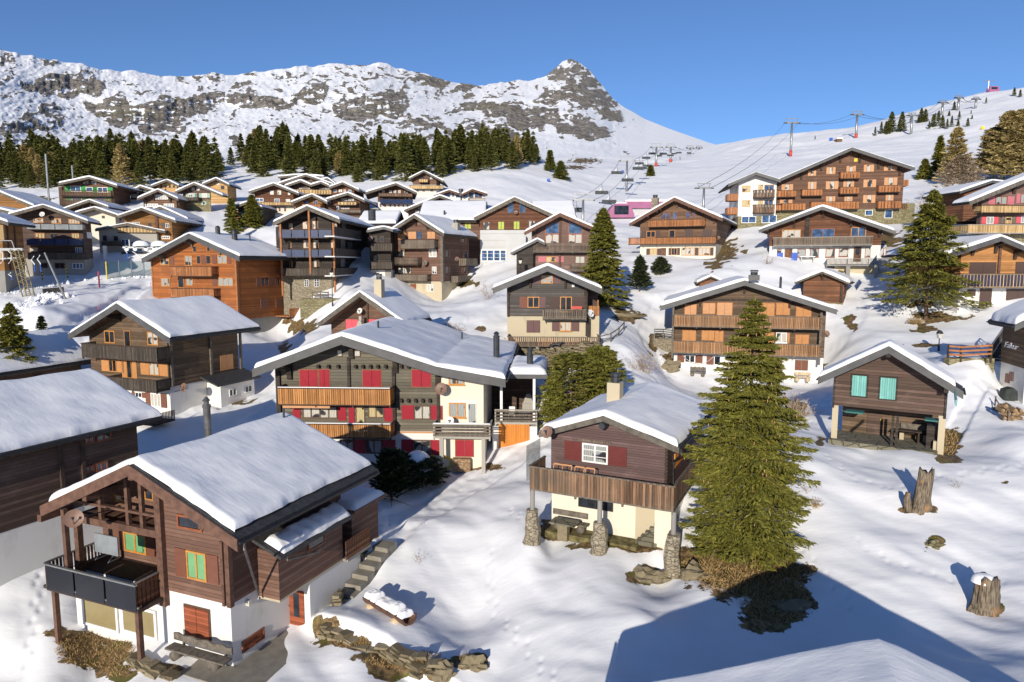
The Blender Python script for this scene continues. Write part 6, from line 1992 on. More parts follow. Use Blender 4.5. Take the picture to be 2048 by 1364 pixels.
# =================================================== trees
def foliage(name, col, col2, var=.5):
    m, nt, b = new_mat(name)
    g = nt.nodes.new('ShaderNodeNewGeometry')
    n = noise_at(nt, .9, 3)
    k = mathn(nt, 'ADD', mathn(nt, 'MULTIPLY', g.outputs['Random Per Island'], .65), mathn(nt, 'MULTIPLY', n, .45))
    cc = mix(nt, k, col, col2)
    nt.links.new(cc, b.inputs['Base Color'])
    b.inputs['Roughness'].default_value = .6
    b.inputs['Specular IOR Level'].default_value = .25
    return m


M['needle'] = foliage('spruce_needles', (.042, .054, .012), (.27, .25, .045))
M['needle2'] = foliage('distant_spruce_needles', (.034, .05, .015), (.20, .195, .045))
M['needle3'] = foliage('dark_pine_needles', (.012, .022, .014), (.07, .085, .03))
M['larch'] = foliage('bare_larch_twigs', (.26, .20, .075), (.56, .44, .19))
M['twig'] = foliage('bare_twigs', (.22, .16, .10), (.48, .37, .25))
M['bark'] = plain('spruce_bark', (.10, .065, .042), .9, .4, 6, bmp=.8)
M['bark_l'] = plain('pale_bark', (.30, .21, .14), .9, .3, 6, bmp=.6)
M['cone'] = plain('spruce_cones', (.46, .25, .10), .7, .3, 8)
M['dry'] = foliage('dry_grass', (.16, .10, .04), (.52, .36, .16))


def spray_mesh(name, C, A, S, ln, wd, mat):
    """kite shaped needle sprays: centres C, axes A, side vectors S"""
    n = len(C)
    ln = np.broadcast_to(np.asarray(ln, float).reshape(-1, 1), (n, 1)); wd = np.broadcast_to(np.asarray(wd, float).reshape(-1, 1), (n, 1))
    v = np.stack([C - A * ln * .5, C - A * ln * .05 + S * wd * .5, C + A * ln * .5, C - A * ln * .05 - S * wd * .5], 1).reshape(-1, 3).astype(np.float32)
    me = bpy.data.meshes.new(name)
    me.vertices.add(len(v)); me.vertices.foreach_set('co', v.ravel())
    me.loops.add(4 * n); me.loops.foreach_set('vertex_index', np.arange(4 * n, dtype=np.int32))
    me.polygons.add(n); me.polygons.foreach_set('loop_start', np.arange(0, 4 * n, 4, dtype=np.int32)); me.polygons.foreach_set('loop_total', np.full(n, 4, dtype=np.int32))
    me.materials.append(mat)
    me.update(calc_edges=True)
    return me


def nrm(a):
    return a / (np.linalg.norm(a, axis=-1, keepdims=True) + 1e-9)


def spruce(seed, H, Rb, nb, per, ln, wd, mat, droop=.28, z0=.06, shape=.9, ragged=.25, up=0.0, flat=.5, whorl=0, prof=None):
    """crown: nb boughs up the stem, each carrying `per` sprays; returns crown mesh, trunk mesh, bough tips"""
    rg = np.random.default_rng(seed)
    t = np.sort(rg.uniform(0, 1, nb)) ** .88
    if whorl:
        t = np.clip((np.floor(t * whorl) + rg.normal(.5, .13, nb)) / whorl, 0, 1)
    az = np.arange(nb) * 2.399 + rg.uniform(-.4, .4, nb)
    L = Rb * (1 - t) ** shape * (1 + rg.uniform(-ragged, ragged, nb)) + .03 * Rb + .12 * Rb * (1 - t)
    if prof:
        L = Rb * np.interp(t, [0, .1, .42, .61, .8, .95, 1], prof) * (1 + rg.uniform(-ragged, ragged, nb)) + .02
    z = H * (z0 + (1 - z0) * t)
    d = np.stack([np.cos(az), np.sin(az)], 1)
    s = rg.uniform(.06, 1, (nb, per)) ** .62
    lat = rg.normal(0, 1, (nb, per)) * (.19 + .10 * (1 - s)) * np.minimum(L, .35 * Rb + .4 * L)[:, None] * (1.05 - s) ** .35
    side = np.stack([-d[:, 1], d[:, 0]], 1)
    px = d[:, None, 0] * s * L[:, None] + side[:, None, 0] * lat
    py = d[:, None, 1] * s * L[:, None] + side[:, None, 1] * lat
    lift = up * s * L[:, None]
    pz = z[:, None] - droop * L[:, None] * (s ** 1.2 - .35 * s ** 4) * (1.1 - t[:, None]) + lift - np.abs(lat) * .25 + rg.normal(0, .035, (nb, per)) * Rb * flat
    C = np.stack([px, py, pz], -1).reshape(-1, 3)
    out = np.stack([np.broadcast_to(d[:, None, 0], s.shape), np.broadcast_to(d[:, None, 1], s.shape), np.full(s.shape, -.15 + up)], -1)
    sd3 = np.stack([np.broadcast_to(side[:, None, 0], s.shape), np.broadcast_to(side[:, None, 1], s.shape), np.zeros(s.shape)], -1)
    A = nrm(out + sd3 * np.sign(lat)[..., None] * rg.uniform(.2, 1.2, s.shape)[..., None] + rg.normal(0, .33, s.shape + (3,)))
    B = nrm(np.cross(A.reshape(-1, 3), nrm(np.array([0, 0, 1.0]) + rg.normal(0, .55, (nb * per, 3)))))
    k = rg.uniform(.65, 1.35, nb * per)
    # leader
    crown = spray_mesh('crown', np.concatenate([C, np.stack([rg.normal(0, .012 * H, 30) * np.linspace(1.6, .1, 30), rg.normal(0, .012 * H, 30) * np.linspace(1.6, .1, 30), np.linspace(H * .93, H * 1.015, 30)], 1)]),
                       np.concatenate([A.reshape(-1, 3), nrm(rg.normal(0, .5, (30, 3)) + [0, 0, .9])]), np.concatenate([B, nrm(rg.normal(0, 1, (30, 3)))]), np.concatenate([ln * k, np.full(30, ln * .8)]), np.concatenate([wd * k, np.full(30, wd * .8)]), mat)
    tips = np.stack([d[:, 0] * L, d[:, 1] * L, z], 1)
    return crown, tips, (L, z, d, t)


def trunk_mesh(H, r, boughs=None, mat='bark', n=8, every=3):
    b = MB()
    b.tube([(0, 0, -.6), (0, 0, 0), (0, 0, H * .3), (0, 0, H * .65), (0, 0, H * .97)], r * 1.2, n, r1=r * .12)
    if boughs is not None:
        L, z, d, t = boughs
        for i in range(0, len(L), every):
            b.tube([(0, 0, z[i]), (d[i, 0] * L[i] * .5, d[i, 1] * L[i] * .5, z[i] - .10 * L[i]), (d[i, 0] * L[i] * .85, d[i, 1] * L[i] * .85, z[i] - .16 * L[i])], r * .22 * (1 - .6 * t[i]) + .01, 4, r1=.008, cap=False)
    return b.mesh('trunk', M[mat], True)


def plant_tree(name, label, cat, loc, crown, trunk, sc=1.0, rz=0.0, group=None, sz=None):
    o = thing(name, label, cat, loc, rz, group)
    o.scale = (sc, sc, sz or sc)
    for nm, me in (('trunk', trunk), ('crown', crown)):
        c = bpy.data.objects.new(nm, me); COL.objects.link(c); c.parent = o
    return o


# the tall spruce hung with cones
def hero():
    base = gp(1488, 1122)
    d = base.y
    Hh = (1122 - 597) / FPX * d * 1.045
    wide = 118 / FPX * d
    cr, tips, bo = spruce(5, Hh, wide * .92, 350, 330, .27, .064, M['needle'], droop=.40, z0=.095, shape=.74, ragged=.27, flat=.17, whorl=36, prof=[.9, 1, 1, .77, .45, .17, .05])
    o = plant_tree('spruce_tree', 'tall spruce hung with brown cones, standing in front of the wide balcony house', 'tree', base, cr, trunk_mesh(Hh, .24, bo))
    L, z, dd, t = bo
    rg = np.random.default_rng(3)
    b = MB()
    for i in range(len(L)):
        if t[i] < .08: continue
        for k in range(rg.integers(0, 4 if t[i] > .3 else 2)):
            s = rg.uniform(.55, 1.0)
            c = np.array([dd[i, 0] * L[i] * s, dd[i, 1] * L[i] * s, z[i] - .30 * L[i] * s * (1.1 - t[i]) - .05]) + rg.normal(0, .07, 3)
            h_, r_ = rg.uniform(.13, .19), .03
            vs = [tuple(c)]
            for j in range(5):
                an = 2 * math.pi * j / 5
                vs.append((c[0] + r_ * math.cos(an), c[1] + r_ * math.sin(an), c[2] - h_ * .4))
            vs.append((c[0], c[1], c[2] - h_))
            b.add(vs, [(0, 1 + j, 1 + (j + 1) % 5) for j in range(5)] + [(6, 1 + (j + 1) % 5, 1 + j) for j in range(5)])
    c = b.build('hanging_cone', M['cone'], o)
    tag(c, kind='stuff')
    return o


hero()


def one_spruce(px, base, top, wpx, label, seed, mat='needle', d=None, nb=None, per=None, z0=.06, shape=.9, droop=.28, trunk_up=0.0, k=1.0, up=0.0, name='spruce_tree', cat='tree', group=None, bark='bark'):
    p = gp(px, base) if d is None else at(px, d)
    if d is not None:
        hz = (to_px(p)[1] - top)
    else:
        hz = base - top
    H = hz / FPX * p.y * 1.01
    Rb = wpx / 2 / FPX * p.y
    m = .045 * p.y / 31            # about a pixel of the photo at that distance
    ln, wd = max(.26, 5.0 * m) * k, max(.07, 1.35 * m) * k
    nb = nb or int(60 + 110 * min(1, 60 / p.y)); per = per or int(40 + 45 * min(1, 60 / p.y))
    cr, tips, bo = spruce(seed, H, Rb, nb, per, ln, wd, M[mat], droop=droop, z0=z0, shape=shape, up=up)
    return plant_tree(name, label, cat, p, cr, trunk_mesh(H, max(.09, .016 * H), bo, every=2 if p.y < 110 else 5, mat=bark), group=group)


one_spruce(1204, 612, 424, 92, 'tall slim spruce with a cone heavy top behind the slate grey chalet', 21, nb=230, per=120, shape=.62, z0=.08, droop=.42)
one_spruce(1851, 640, 390, 178, 'broad open spruce with a bare lower trunk beside the orange log chalet', 22, nb=150, per=130, shape=.80, z0=.19, droop=.34, k=1.05)
one_spruce(18, 800, 606, 120, 'dark spruce cut by the left edge', 23, nb=170, per=110, shape=.75, z0=.05, droop=.35, d=58)
one_spruce(1279, 583, 512, 46, 'young pine standing alone on the snow right of the slim spruce', 24, mat='needle3', nb=80, per=70, up=.35, droop=.05)
one_spruce(1321, 550, 516, 38, 'small round pine below the walnut chalet', 25, mat='needle3', nb=60, per=60, up=.4, droop=.0, shape=.7)
one_spruce(506, 456, 394, 38, 'bushy spruce right of the green cabin', 26, nb=130, per=60, shape=.7)
one_spruce(465, 462, 400, 36, 'sparse grey spruce left of the green cabin', 27, nb=90, per=30, shape=.8)
one_spruce(470, 482, 440, 22, 'thin little spruce below the sparse grey one', 28, nb=70, per=30)
one_spruce(85, 672, 634, 24, 'tiny snow bound fir on the piste', 29, nb=50, per=40, mat='needle3')
one_spruce(1100, 344, 305, 20, 'small spruce standing alone on the slope, taller of two', 30, nb=90, per=40, mat='needle2')
one_spruce(1121, 358, 326, 26, 'squat spruce standing alone on the slope, right of the taller one', 31, nb=90, per=40, mat='needle2', shape=.65)
one_spruce(1301, 352, 334, 12, 'tiny spruce beside the second chairlift pylon', 32, nb=60, per=30, mat='needle2')
one_spruce(1876, 352, 278, 28, 'slender spruce left of the two bare larches', 33, nb=120, per=50)
one_spruce(1848, 358, 322, 30, 'low spruce at the corner of the big hotel', 34, nb=80, per=40)
one_spruce(1908, 368, 262, 56, 'bare golden larch left of the tan larch grove', 35, mat='larch', nb=150, per=60, up=.28, droop=0, shape=.62, k=.8, name='larch_tree', bark='bark_l')
one_spruce(1916, 405, 318, 84, 'leafless larch with a thin pale crown in front of the rust barn', 36, mat='twig', nb=110, per=40, up=.3, droop=0, shape=.5, k=.7, name='larch_tree', bark='bark_l', z0=.25)
one_spruce(1985, 358, 262, 60, 'tan bare larch at the left of the grove by the right edge', 37, mat='larch', nb=200, per=80, up=.3, droop=0, shape=.34, k=.8, name='larch_tree', bark='bark_l')
one_spruce(2025, 362, 232, 90, 'tallest tan larch of the grove by the right edge', 38, mat='larch', nb=240, per=90, up=.3, droop=0, shape=.32, k=.8, name='larch_tree', bark='bark_l')
one_spruce(2062, 362, 250, 80, 'tan bare larch cut by the right edge', 39, mat='larch', nb=200, per=80, up=.3, droop=0, shape=.32, k=.8, name='larch_tree', bark='bark_l')
one_spruce(2004, 330, 234, 40, 'dark spruce rising behind the tan larch grove', 40, nb=110, per=50)
# the evergreen pair behind the plum chalet
one_spruce(1144, 850, 706, 128, 'reddish stemmed pine thicket beside the flue, left of an evergreen pair', 41, nb=140, per=66, shape=.36, z0=.04, droop=.05, up=.25, k=.9, bark='bark_l', d=50)
one_spruce(1200, 850, 690, 128, 'dense olive evergreen behind the plum chalet, right of an evergreen pair', 42, nb=190, per=110, shape=.36, z0=.02, droop=.18, k=.9, d=51)
one_spruce(1110, 845, 745, 60, 'low evergreen bush at the left foot of the evergreen pair', 43, nb=110, per=100, shape=.4, z0=.02, d=49, name='evergreen_bush', cat='bush')
one_spruce(838, 975, 912, 100, 'dark shrub carrying a smooth dome of snow before the crimson shuttered house', 44, mat='needle3', nb=130, per=110, shape=.2, z0=.25, droop=.1, up=.05, name='evergreen_bush', cat='bush')
one_spruce(775, 992, 898, 80, 'upright dwarf pine behind the roof of the nearest chalet', 45, mat='needle3', nb=120, per=100, shape=.35, z0=.03, up=.6, droop=0, name='dwarf_pine', cat='bush', d=41)
one_spruce(806, 980, 905, 50, 'second dwarf pine between its neighbour and the snow capped shrub', 46, mat='needle3', nb=90, per=90, shape=.4, z0=.03, up=.6, droop=0, name='dwarf_pine', cat='bush')

# forest below the mountain: six grown shapes, copied tree by tree
FK = []
for i, (Hh, Rb, mt, shp, bk) in enumerate(((13, 2.5, 'needle2', .72, 'bark'), (11, 2.4, 'needle2', .62, 'bark'), (15, 2.6, 'needle2', .8, 'bark'), (9, 2.2, 'needle2', .6, 'bark'), (13.5, 3.0, 'needle2', .55, 'bark'), (12, 2.6, 'larch', .55, 'bark_l'))):
    u_ = .3 if mt == 'larch' else 0
    cr, tips, bo = spruce(60 + i, Hh, Rb * 1.15, 125, 36, 1.0, .34, M[mt], droop=.34 if not u_ else 0, up=u_, shape=shp, ragged=.3)
    FK.append((cr, trunk_mesh(Hh, .2, None, n=5, mat=bk)))
rnd = random.Random(8)
KIND = ['dark spruce', 'bushy spruce', 'tall spruce', 'short spruce', 'broad spruce', 'bare larch']
spots = []
BAND = [(-60, 178, 232), (100, 176, 240), (240, 178, 242), (330, 176, 246), (440, 180, 250), (520, 205, 262), (600, 196, 262), (700, 188, 255), (800, 190, 255), (900, 196, 262), (980, 200, 268), (1040, 225, 285), (1075, 245, 300)]
tries = 0
while len(spots) < 246 and tries < 9000:
    tries += 1
    px = rnd.uniform(-40, 1072)
    lo = np.interp(px, [b[0] for b in BAND], [b[1] for b in BAND]); hi = np.interp(px, [b[0] for b in BAND], [b[2] for b in BAND])
    d = lo + (hi - lo) * rnd.random() ** 1.2
    if 452 < px < 512 and d < 240: continue
    if 735 < px < 760 and d < 215 or 600 < px < 625 and d < 225: continue
    if px > 1000 and rnd.random() < .35: continue
    x = ray(px, 600).x * d
    if any((x - a) ** 2 + (d - b) ** 2 < 2.7 ** 2 for a, b in spots): continue
    spots.append((x, d))
xs = np.array([s[0] for s in spots]); ds = np.array([s[1] for s in spots])
zs_ = ground_np(xs, ds)
for (x, d), z in zip(spots, zs_):
    px = to_px(Vector((x, d, z)))[0]
    k = 5 if rnd.random() < .09 else rnd.choices(range(5), (3, 2, 3, 2, 2))[0]
    tall = np.interp(px, [0, 200, 480, 560, 700, 900, 1000, 1075], [8.6, 9.4, 10.2, 10.6, 10.2, 9.6, 9.2, 9.2]) / 13.2
    sc = rnd.uniform(.62, 1.22) * tall
    plant_tree('larch_tree' if k == 5 else 'spruce_tree', f'{KIND[k]} in the forest band below the rocky mountain', 'tree', (x, d, z - .3), *FK[k], sc=sc, rz=rnd.uniform(0, 6.28), group=f'{KIND[k]}s of the forest band', sz=sc * rnd.uniform(.92, 1.14))
# the rest of the forest, farther in and behind, reads as one mass
rg = np.random.default_rng(12)
low = spruce(70, 12, 2.6, 60, 16, 1.5, .55, M['needle2'], droop=.34, shape=.72, ragged=.3)[0]
nv = len(low.vertices)
lv = np.zeros(nv * 3, np.float32); low.vertices.foreach_get('co', lv); lv = lv.reshape(-1, 3)
cs = []
while len(cs) < 230:
    px = rg.uniform(-40, 1070)
    lo = np.interp(px, [b[0] for b in BAND], [b[1] for b in BAND]); hi = np.interp(px, [b[0] for b in BAND], [b[2] for b in BAND])
    d = lo + (hi - lo) * rg.uniform(.35, 1.12)
    if 448 < px < 516 or 735 < px < 762 or 598 < px < 628 or (px > 1010 and rg.uniform() < .6):
        continue
    cs.append((ray(px, 600).x * d, d))
cs = np.array(cs); cz = ground_np(cs[:, 0], cs[:, 1])
AV = []
for (x, y), z in zip(cs, cz):
    sc_, an = rg.uniform(.55, .92), rg.uniform(0, 6.28)
    ca, sa = math.cos(an), math.sin(an)
    AV.append(np.stack([x + (lv[:, 0] * ca - lv[:, 1] * sa) * sc_, y + (lv[:, 0] * sa + lv[:, 1] * ca) * sc_, z - .3 + lv[:, 2] * sc_], 1))
AV = np.concatenate(AV).astype(np.float32); nq = len(AV) // 4
me = bpy.data.meshes.new('forest')
me.vertices.add(len(AV)); me.vertices.foreach_set('co', AV.ravel())
me.loops.add(4 * nq); me.loops.foreach_set('vertex_index', np.arange(4 * nq, dtype=np.int32))
me.polygons.add(nq); me.polygons.foreach_set('loop_start', np.arange(0, 4 * nq, 4, dtype=np.int32)); me.polygons.foreach_set('loop_total', np.full(nq, 4, dtype=np.int32))
me.materials.append(M['needle2']); me.update(calc_edges=True)
o = bpy.data.objects.new('forest', me); COL.objects.link(o)
tag(o, 'dense dark spruces filling the forest band behind the nearer trees', 'forest', kind='stuff')
# scattered trees high on the ski hill
for px, base, h_ in [(1750, 272, 18), (1762, 268, 24), (1772, 266, 22), (1782, 264, 38), (1776, 268, 26), (1803, 262, 36), (1798, 264, 26), (1822, 246, 18), (1842, 244, 26), (1850, 244, 24), (1838, 246, 16), (1858, 258, 16), (1866, 254, 24), (1876, 252, 30), (1884, 256, 24), (1870, 240, 14), (1894, 258, 20), (1903, 254, 22), (1918, 240, 18), (1916, 252, 12), (1935, 253, 16), (1908, 220, 16), (1972, 207, 12), (1944, 238, 8), (2028, 192, 16), (2040, 194, 14), (1898, 232, 10), (1630, 279, 8), (1942, 228, 8)]:
    p = gp(px, base, dmin=150)
    k = 1 + (px % 3)
    sc = h_ / FPX * p.y / (11, 15, 9)[k - 1]
    plant_tree('spruce_tree', 'small dark spruce scattered high on the ski hill', 'tree', p, *FK[k], sc=sc * .9, rz=px, group='spruces on the ski hill', sz=sc)


# bare shrubs: thin twigs springing from the snow
def shrub(px, base, wpx, hpx, label, seed, n=60, mat='twig', name='bare_shrub', thick=.5, d=None, cat='shrub'):
    p = gp(px, base) if d is None else at(px, d)
    m = p.y / FPX
    rg = np.random.default_rng(seed)
    C, A, Ln = [], [], []
    for i in range(n):
        dr = nrm(np.array([rg.normal(0, .5) * wpx / hpx, rg.normal(0, .5), 1.0]))
        l = hpx * m * rg.uniform(.5, 1.05)
        o0 = np.array([rg.normal(0, .08) * wpx * m, rg.normal(0, .15), 0])
        segs = 3
        for s in range(segs):
            e = o0 + dr * l / segs
            C.append((o0 + e) / 2); A.append(nrm(e - o0)); Ln.append(l / segs * 1.1)
            for q in range(2):
                tw = nrm(dr + rg.normal(0, .55, 3)); ll = l * .28
                C.append(e + tw * ll / 2); A.append(tw); Ln.append(ll)
            o0 = e; dr = nrm(dr + rg.normal(0, .16, 3))
    C, A = np.array(C), np.array(A)
    B = nrm(np.cross(A, nrm(rg.normal(0, 1, A.shape))))
    me = spray_mesh(name, C, A, B, np.array(Ln), max(.012, thick * m), M[mat])
    o = bpy.data.objects.new(name, me); COL.objects.link(o)
    o.location = p - Vector((0, 0, .05))
    return tag(o, label, cat)


shrub(905, 668, 60, 26, 'leafless brown shrub right of the pink shuttered gable', 1, 70, thick=.9)
shrub(1290, 745, 70, 48, 'wispy leafless shrub behind the roof of the plum chalet', 2, 60, thick=.7)
shrub(1607, 812, 60, 48, 'snowy leafless bush beside the person in a brown jacket', 3, 90, thick=.9, d=50)
shrub(836, 1125, 30, 26, 'tiny twig tuft on the smooth snow mound', 4, 9, thick=.6)
shrub(1615, 985, 60, 26, 'thin twig tuft right of the tall spruce', 5, 14, thick=.5)
shrub(1632, 1014, 30, 20, 'reddish dry twig clump right of the tall spruce', 6, 40, mat='dry', thick=.9)
shrub(1915, 975, 40, 22, 'thin dry stems right of the tall tree stump', 7, 12, thick=.5)
shrub(238, 930, 20, 26, 'golden plant tip between the two left roofs', 8, 26, mat='dry', thick=1.3, d=36)
shrub(1868, 430, 90, 46, 'bare shrub thicket right of the big hotel', 9, 80, thick=1.0)
shrub(1832, 648, 34, 16, 'tawny dry bush at the foot of the broad open spruce', 10, 90, mat='dry', thick=1.2)
shrub(975, 600, 40, 40, 'thin bare saplings on the slope below the red brown chalet', 11, 20, thick=.6)
shrub(1535, 528, 30, 22, 'sparse dry stalks on the bank below the white ground floor', 12, 14, thick=.7)


# dry turf where the snow has slid away
def turf(spots_, label, seed, count, hgt, wd, mat='dry'):
    rg = np.random.default_rng(seed)
    px, py = [], []
    for cx, cy, hw, hh in spots_:
        n = int(count * hw * hh / sum(s[2] * s[3] for s in spots_))
        a, r = rg.uniform(0, 6.283, n), np.sqrt(rg.uniform(0, 1, n))
        px += list(cx + np.cos(a) * r * hw); py += list(cy + np.sin(a) * r * hh)
    c0 = gp(spots_[0][0], spots_[0][1])
    C = []
    cx = np.array(px); cy = np.array(py)
    # project the patch's points down onto the ground surface
    Yd = np.array([gp(s[0], s[1]).y for s in spots_ for _ in (0,)])
    for i in range(0, len(px)):
        C.append(None)
    rr = [(px[i] - 1024) / FPX for i in range(len(px))]
    out = np.zeros((len(px), 3))
    ds_ = np.exp(np.linspace(math.log(c0.y * .7), math.log(c0.y * 1.5), 60))
    for k in range(0, len(px), 400):
        sl = slice(k, min(k + 400, len(px)))
        cyy = (682 - cy[sl]) / FPX
        Yn = CP + cyy * SP
        kx = (cx[sl] - 1024) / FPX / Yn; kz = (-SP + cyy * CP) / Yn
        X = kx[:, None] * ds_[None]; Y = np.broadcast_to(ds_[None], X.shape)
        g = 20 + kz[:, None] * ds_[None] - ground_np(X, Y)
        i0 = np.argmax(g <= 0, 1).clip(1)
        r_ = np.arange(len(i0))
        t = g[r_, i0 - 1] / (g[r_, i0 - 1] - g[r_, i0] + 1e-9)
        dd = ds_[i0 - 1] + (ds_[i0] - ds_[i0 - 1]) * np.clip(t, 0, 1)
        out[sl] = np.stack([kx * dd, dd, 20 + kz * dd], 1)
    A = nrm(rg.normal(0, .6, out.shape) + [0, -.35, .8])
    B = nrm(np.cross(A, nrm(rg.normal(0, 1, A.shape))))
    ln = rg.uniform(.5, 1.3, len(out)) * hgt
    me = spray_mesh('dry_grass', out + A * ln[:, None] * .3, A, B, ln, wd, M[mat])
    o = bpy.data.objects.new('dry_grass', me); COL.objects.link(o)
    return tag(o, label, 'grass', kind='stuff')


turf([(1490, 1150, 105, 40), (1550, 1200, 70, 45), (1590, 1145, 40, 14), (1400, 1135, 40, 22)], 'bleached dry turf under the tall spruce', 1, 5200, .26, .03)
turf([(190, 1300, 80, 36), (235, 1340, 30, 14), (140, 1285, 30, 16)], 'brown turf below the balcony of the nearest chalet', 2, 1900, .2, .026)
turf([(790, 1322, 60, 14), (840, 1318, 45, 16), (700, 1285, 40, 8), (940, 1318, 24, 10)], 'dry turf along the broken stone wall', 3, 1500, .22, .026)
turf([(1898, 885, 18, 26)], 'brown tuft at the corner of the turquoise shuttered barn', 4, 500, .25, .035)
turf([(1865, 1083, 13, 9)], 'mossy tuft showing through the snow', 5, 200, .12, .03, 'needle')

# =================================================== lifts
def pylon(px, base, top, wpx, label, red=False, d=None, group=None, low=None):
    p = gp(px, base, dmin=100) if d is None else at(px, d)
    m = p.y / FPX
    ztop = P(px, top, p.y).z - p.z
    w = wpx * m
    o = thing('lift_pylon', label, 'lift pylon', p, 0, group)
    r = max(.28, 2.3 * m)
    MB().tube([(0, 0, -1), (0, 0, ztop * .35), (0, 0, ztop - w * .28)], r * 1.1, 10, r1=r * .8).build('mast', M['metal'], o, True)
    hb = ztop - w * .28
    b = MB().beam((-w / 2, 0, hb), (w / 2, 0, hb), r * 1.3, r * 1.3)
    b.build('crossarm', M['metal'], o)
    t = max(.12, .9 * m)
    MB().beam((-w * .45, 0, ztop), (w * .45, 0, ztop), t * 1.3, t * 1.3).beam((-w * .3, 0, hb), (-w * .42, 0, ztop), t, t).beam((w * .3, 0, hb), (w * .42, 0, ztop), t, t).build('gantry', M['metal'], o)
    for sx in (-1, 1):
        MB().beam((sx * w * .46, -1.8, hb - r), (sx * w * .46, 1.8, hb + r * .4), t * 1.4, t * 2.2).build('pulley_train', M['pipe_dk'], o)
    if red:
        MB().tube([(0, 0, 0), (0, 0, ztop * .16)], r * 1.25, 10).build('padding', M['red'], o, True)
    return p, w * .46, p.z + hb


PA = [pylon(1164, 470, 387, 44, 'nearest chairlift pylon, rising behind the rust timber gable', d=140), pylon(1253, 383, 312, 31, 'grey chairlift pylon standing free on the slope above the pink station'),
      pylon(1312, 333, 287, 23, 'chairlift pylon with the larger red padded foot', True), pylon(1341, 324.5, 288, 19, 'chairlift pylon with the smaller red padded foot', True), pylon(1371.5, 321, 291, 14, 'small far chairlift pylon without padding', d=560), pylon(1389, 313, 291.5, 11, 'smallest chairlift pylon, last of the row towards the saddle', d=660)]
PB = [pylon(1401, 420, 367, 30, 'dark chairlift pylon behind the roof of the walnut chalet', d=150), pylon(1581, 313, 237, 28, 'tall chairlift pylon with red foot against the blue sky', True), pylon(1712, 276, 222, 22, 'second chairlift pylon against the sky with a red foot', True),
      pylon(1822, 268, 226, 16, 'chairlift pylon among the small spruces on the ski hill'), pylon(1884, 230, 200, 15, 'chairlift pylon on the skyline left of a dark bush'), pylon(1916, 221, 191, 13, 'slim chairlift pylon on the steepest part of the ridge'), pylon(1951, 217, 194, 12, 'uppermost chairlift pylon below the pink hilltop station')]


def cable(a, b, sag, name, label, r):
    pts = []
    for i in range(13):
        t = i / 12
        q = a.lerp(b, t); q.z -= sag * 4 * t * (1 - t)
        pts.append(q)
    return tag(MB().tube(pts, r, 4, cap=False).build(name, M['pipe_dk']), label, 'cable')


def ends(pl, sx):
    p, w, z = pl
    return Vector((p.x + sx * w, p.y, z))


for sx, wd in ((-1, 'left'), (1, 'right')):
    for i, w2 in enumerate(('first and second', 'second and third', 'third and fourth', 'fourth and fifth', 'fifth and last')):
        cable(ends(PA[i], sx), ends(PA[i + 1], sx), 2, 'lift_cable', f'{wd} hand cable of the centre chairlift, {w2} pylon span', .05 + .012 * i)
    for i, w2 in enumerate(('up to the tall sky pylon', 'between both sky pylons', 'down to the spruces', 'up to the skyline pylon', 'up to the slim pylon', 'up to the uppermost pylon')):
        cable(ends(PB[i], sx), ends(PB[i + 1], sx), 2.5, 'lift_cable', f'{wd} hand cable of the hill chairlift, span {w2}', .06 + .015 * i)


def chair_mesh():
    a, b, c = MB(), MB(), MB()
    a.box(-1.7, 1.7, -.35, .25, -.15, 0).box(-1.7, 1.7, .22, .32, 0, .75)
    b.beam((0, .1, .5), (0, .05, 2.6), .09, .09).beam((-1.6, .25, .8), (1.6, .25, .8), .1, .1).beam((-1.6, .25, .8), (-1.6, -.3, .1), .07, .07).beam((1.6, .25, .8), (1.6, -.3, .1), .07, .07).beam((-.5, .2, .8), (0, .1, 1.5), .07, .07).beam((.5, .2, .8), (0, .1, 1.5), .07, .07)
    return a.mesh('seat', M['pipe_dk']), b.mesh('hanger', M['metal'])


SM, HM = chair_mesh()


def chair(i0, t, sx, label):
    a, b = ends(PA[i0], sx), ends(PA[i0 + 1], sx)
    q = a.lerp(b, t); q.z -= 8 * t * (1 - t) + 2.6
    o = thing('lift_chair', label, 'lift chair', q, 0, 'chairs of the centre chairlift')
    for n, me in (('seat', SM), ('hanger', HM)):
        c = bpy.data.objects.new(n, me); COL.objects.link(c); c.parent = o


for i0, t, sx, lb in ((0, .05, -1, 'chair hanging at the nearest pylon on its left side'), (0, .52, -1, 'chair on the left cable halfway between the first two pylons'), (0, .92, -1, 'chair on the left cable just below the free standing pylon'), (0, .30, 1, 'chair on the right cable low above the pink station'), (0, .78, 1, 'chair right in front of the free standing pylon mast'),
                      (1, .10, 1, 'chair just right of the free standing pylon head'), (1, .22, 1, 'second chair right of the free standing pylon head'), (1, .40, 1, 'chair on the right cable midway to the red padded pylon'), (1, .55, -1, 'chair on the left cable midway to the red padded pylon'), (1, .8, -1, 'chair left of the larger red padded pylon'),
                      (2, .08, -1, 'chair at the head of the larger red padded pylon, left cable'), (2, .1, 1, 'chair at the head of the larger red padded pylon, right cable'), (2, .45, -1, 'left chair between the two red padded pylons'), (2, .6, 1, 'right chair between the two red padded pylons'), (3, .15, 1, 'chair just beyond the smaller red padded pylon, right cable'), (3, .3, -1, 'chair just beyond the smaller red padded pylon, left cable'), (3, .7, 1, 'tiny chair near the small far pylon, right cable'), (4, .3, -1, 'tiny chair before the last pylon, left cable'), (4, .6, 1, 'tiny chair before the last pylon, right cable')):
    chair(i0, t, sx, lb)

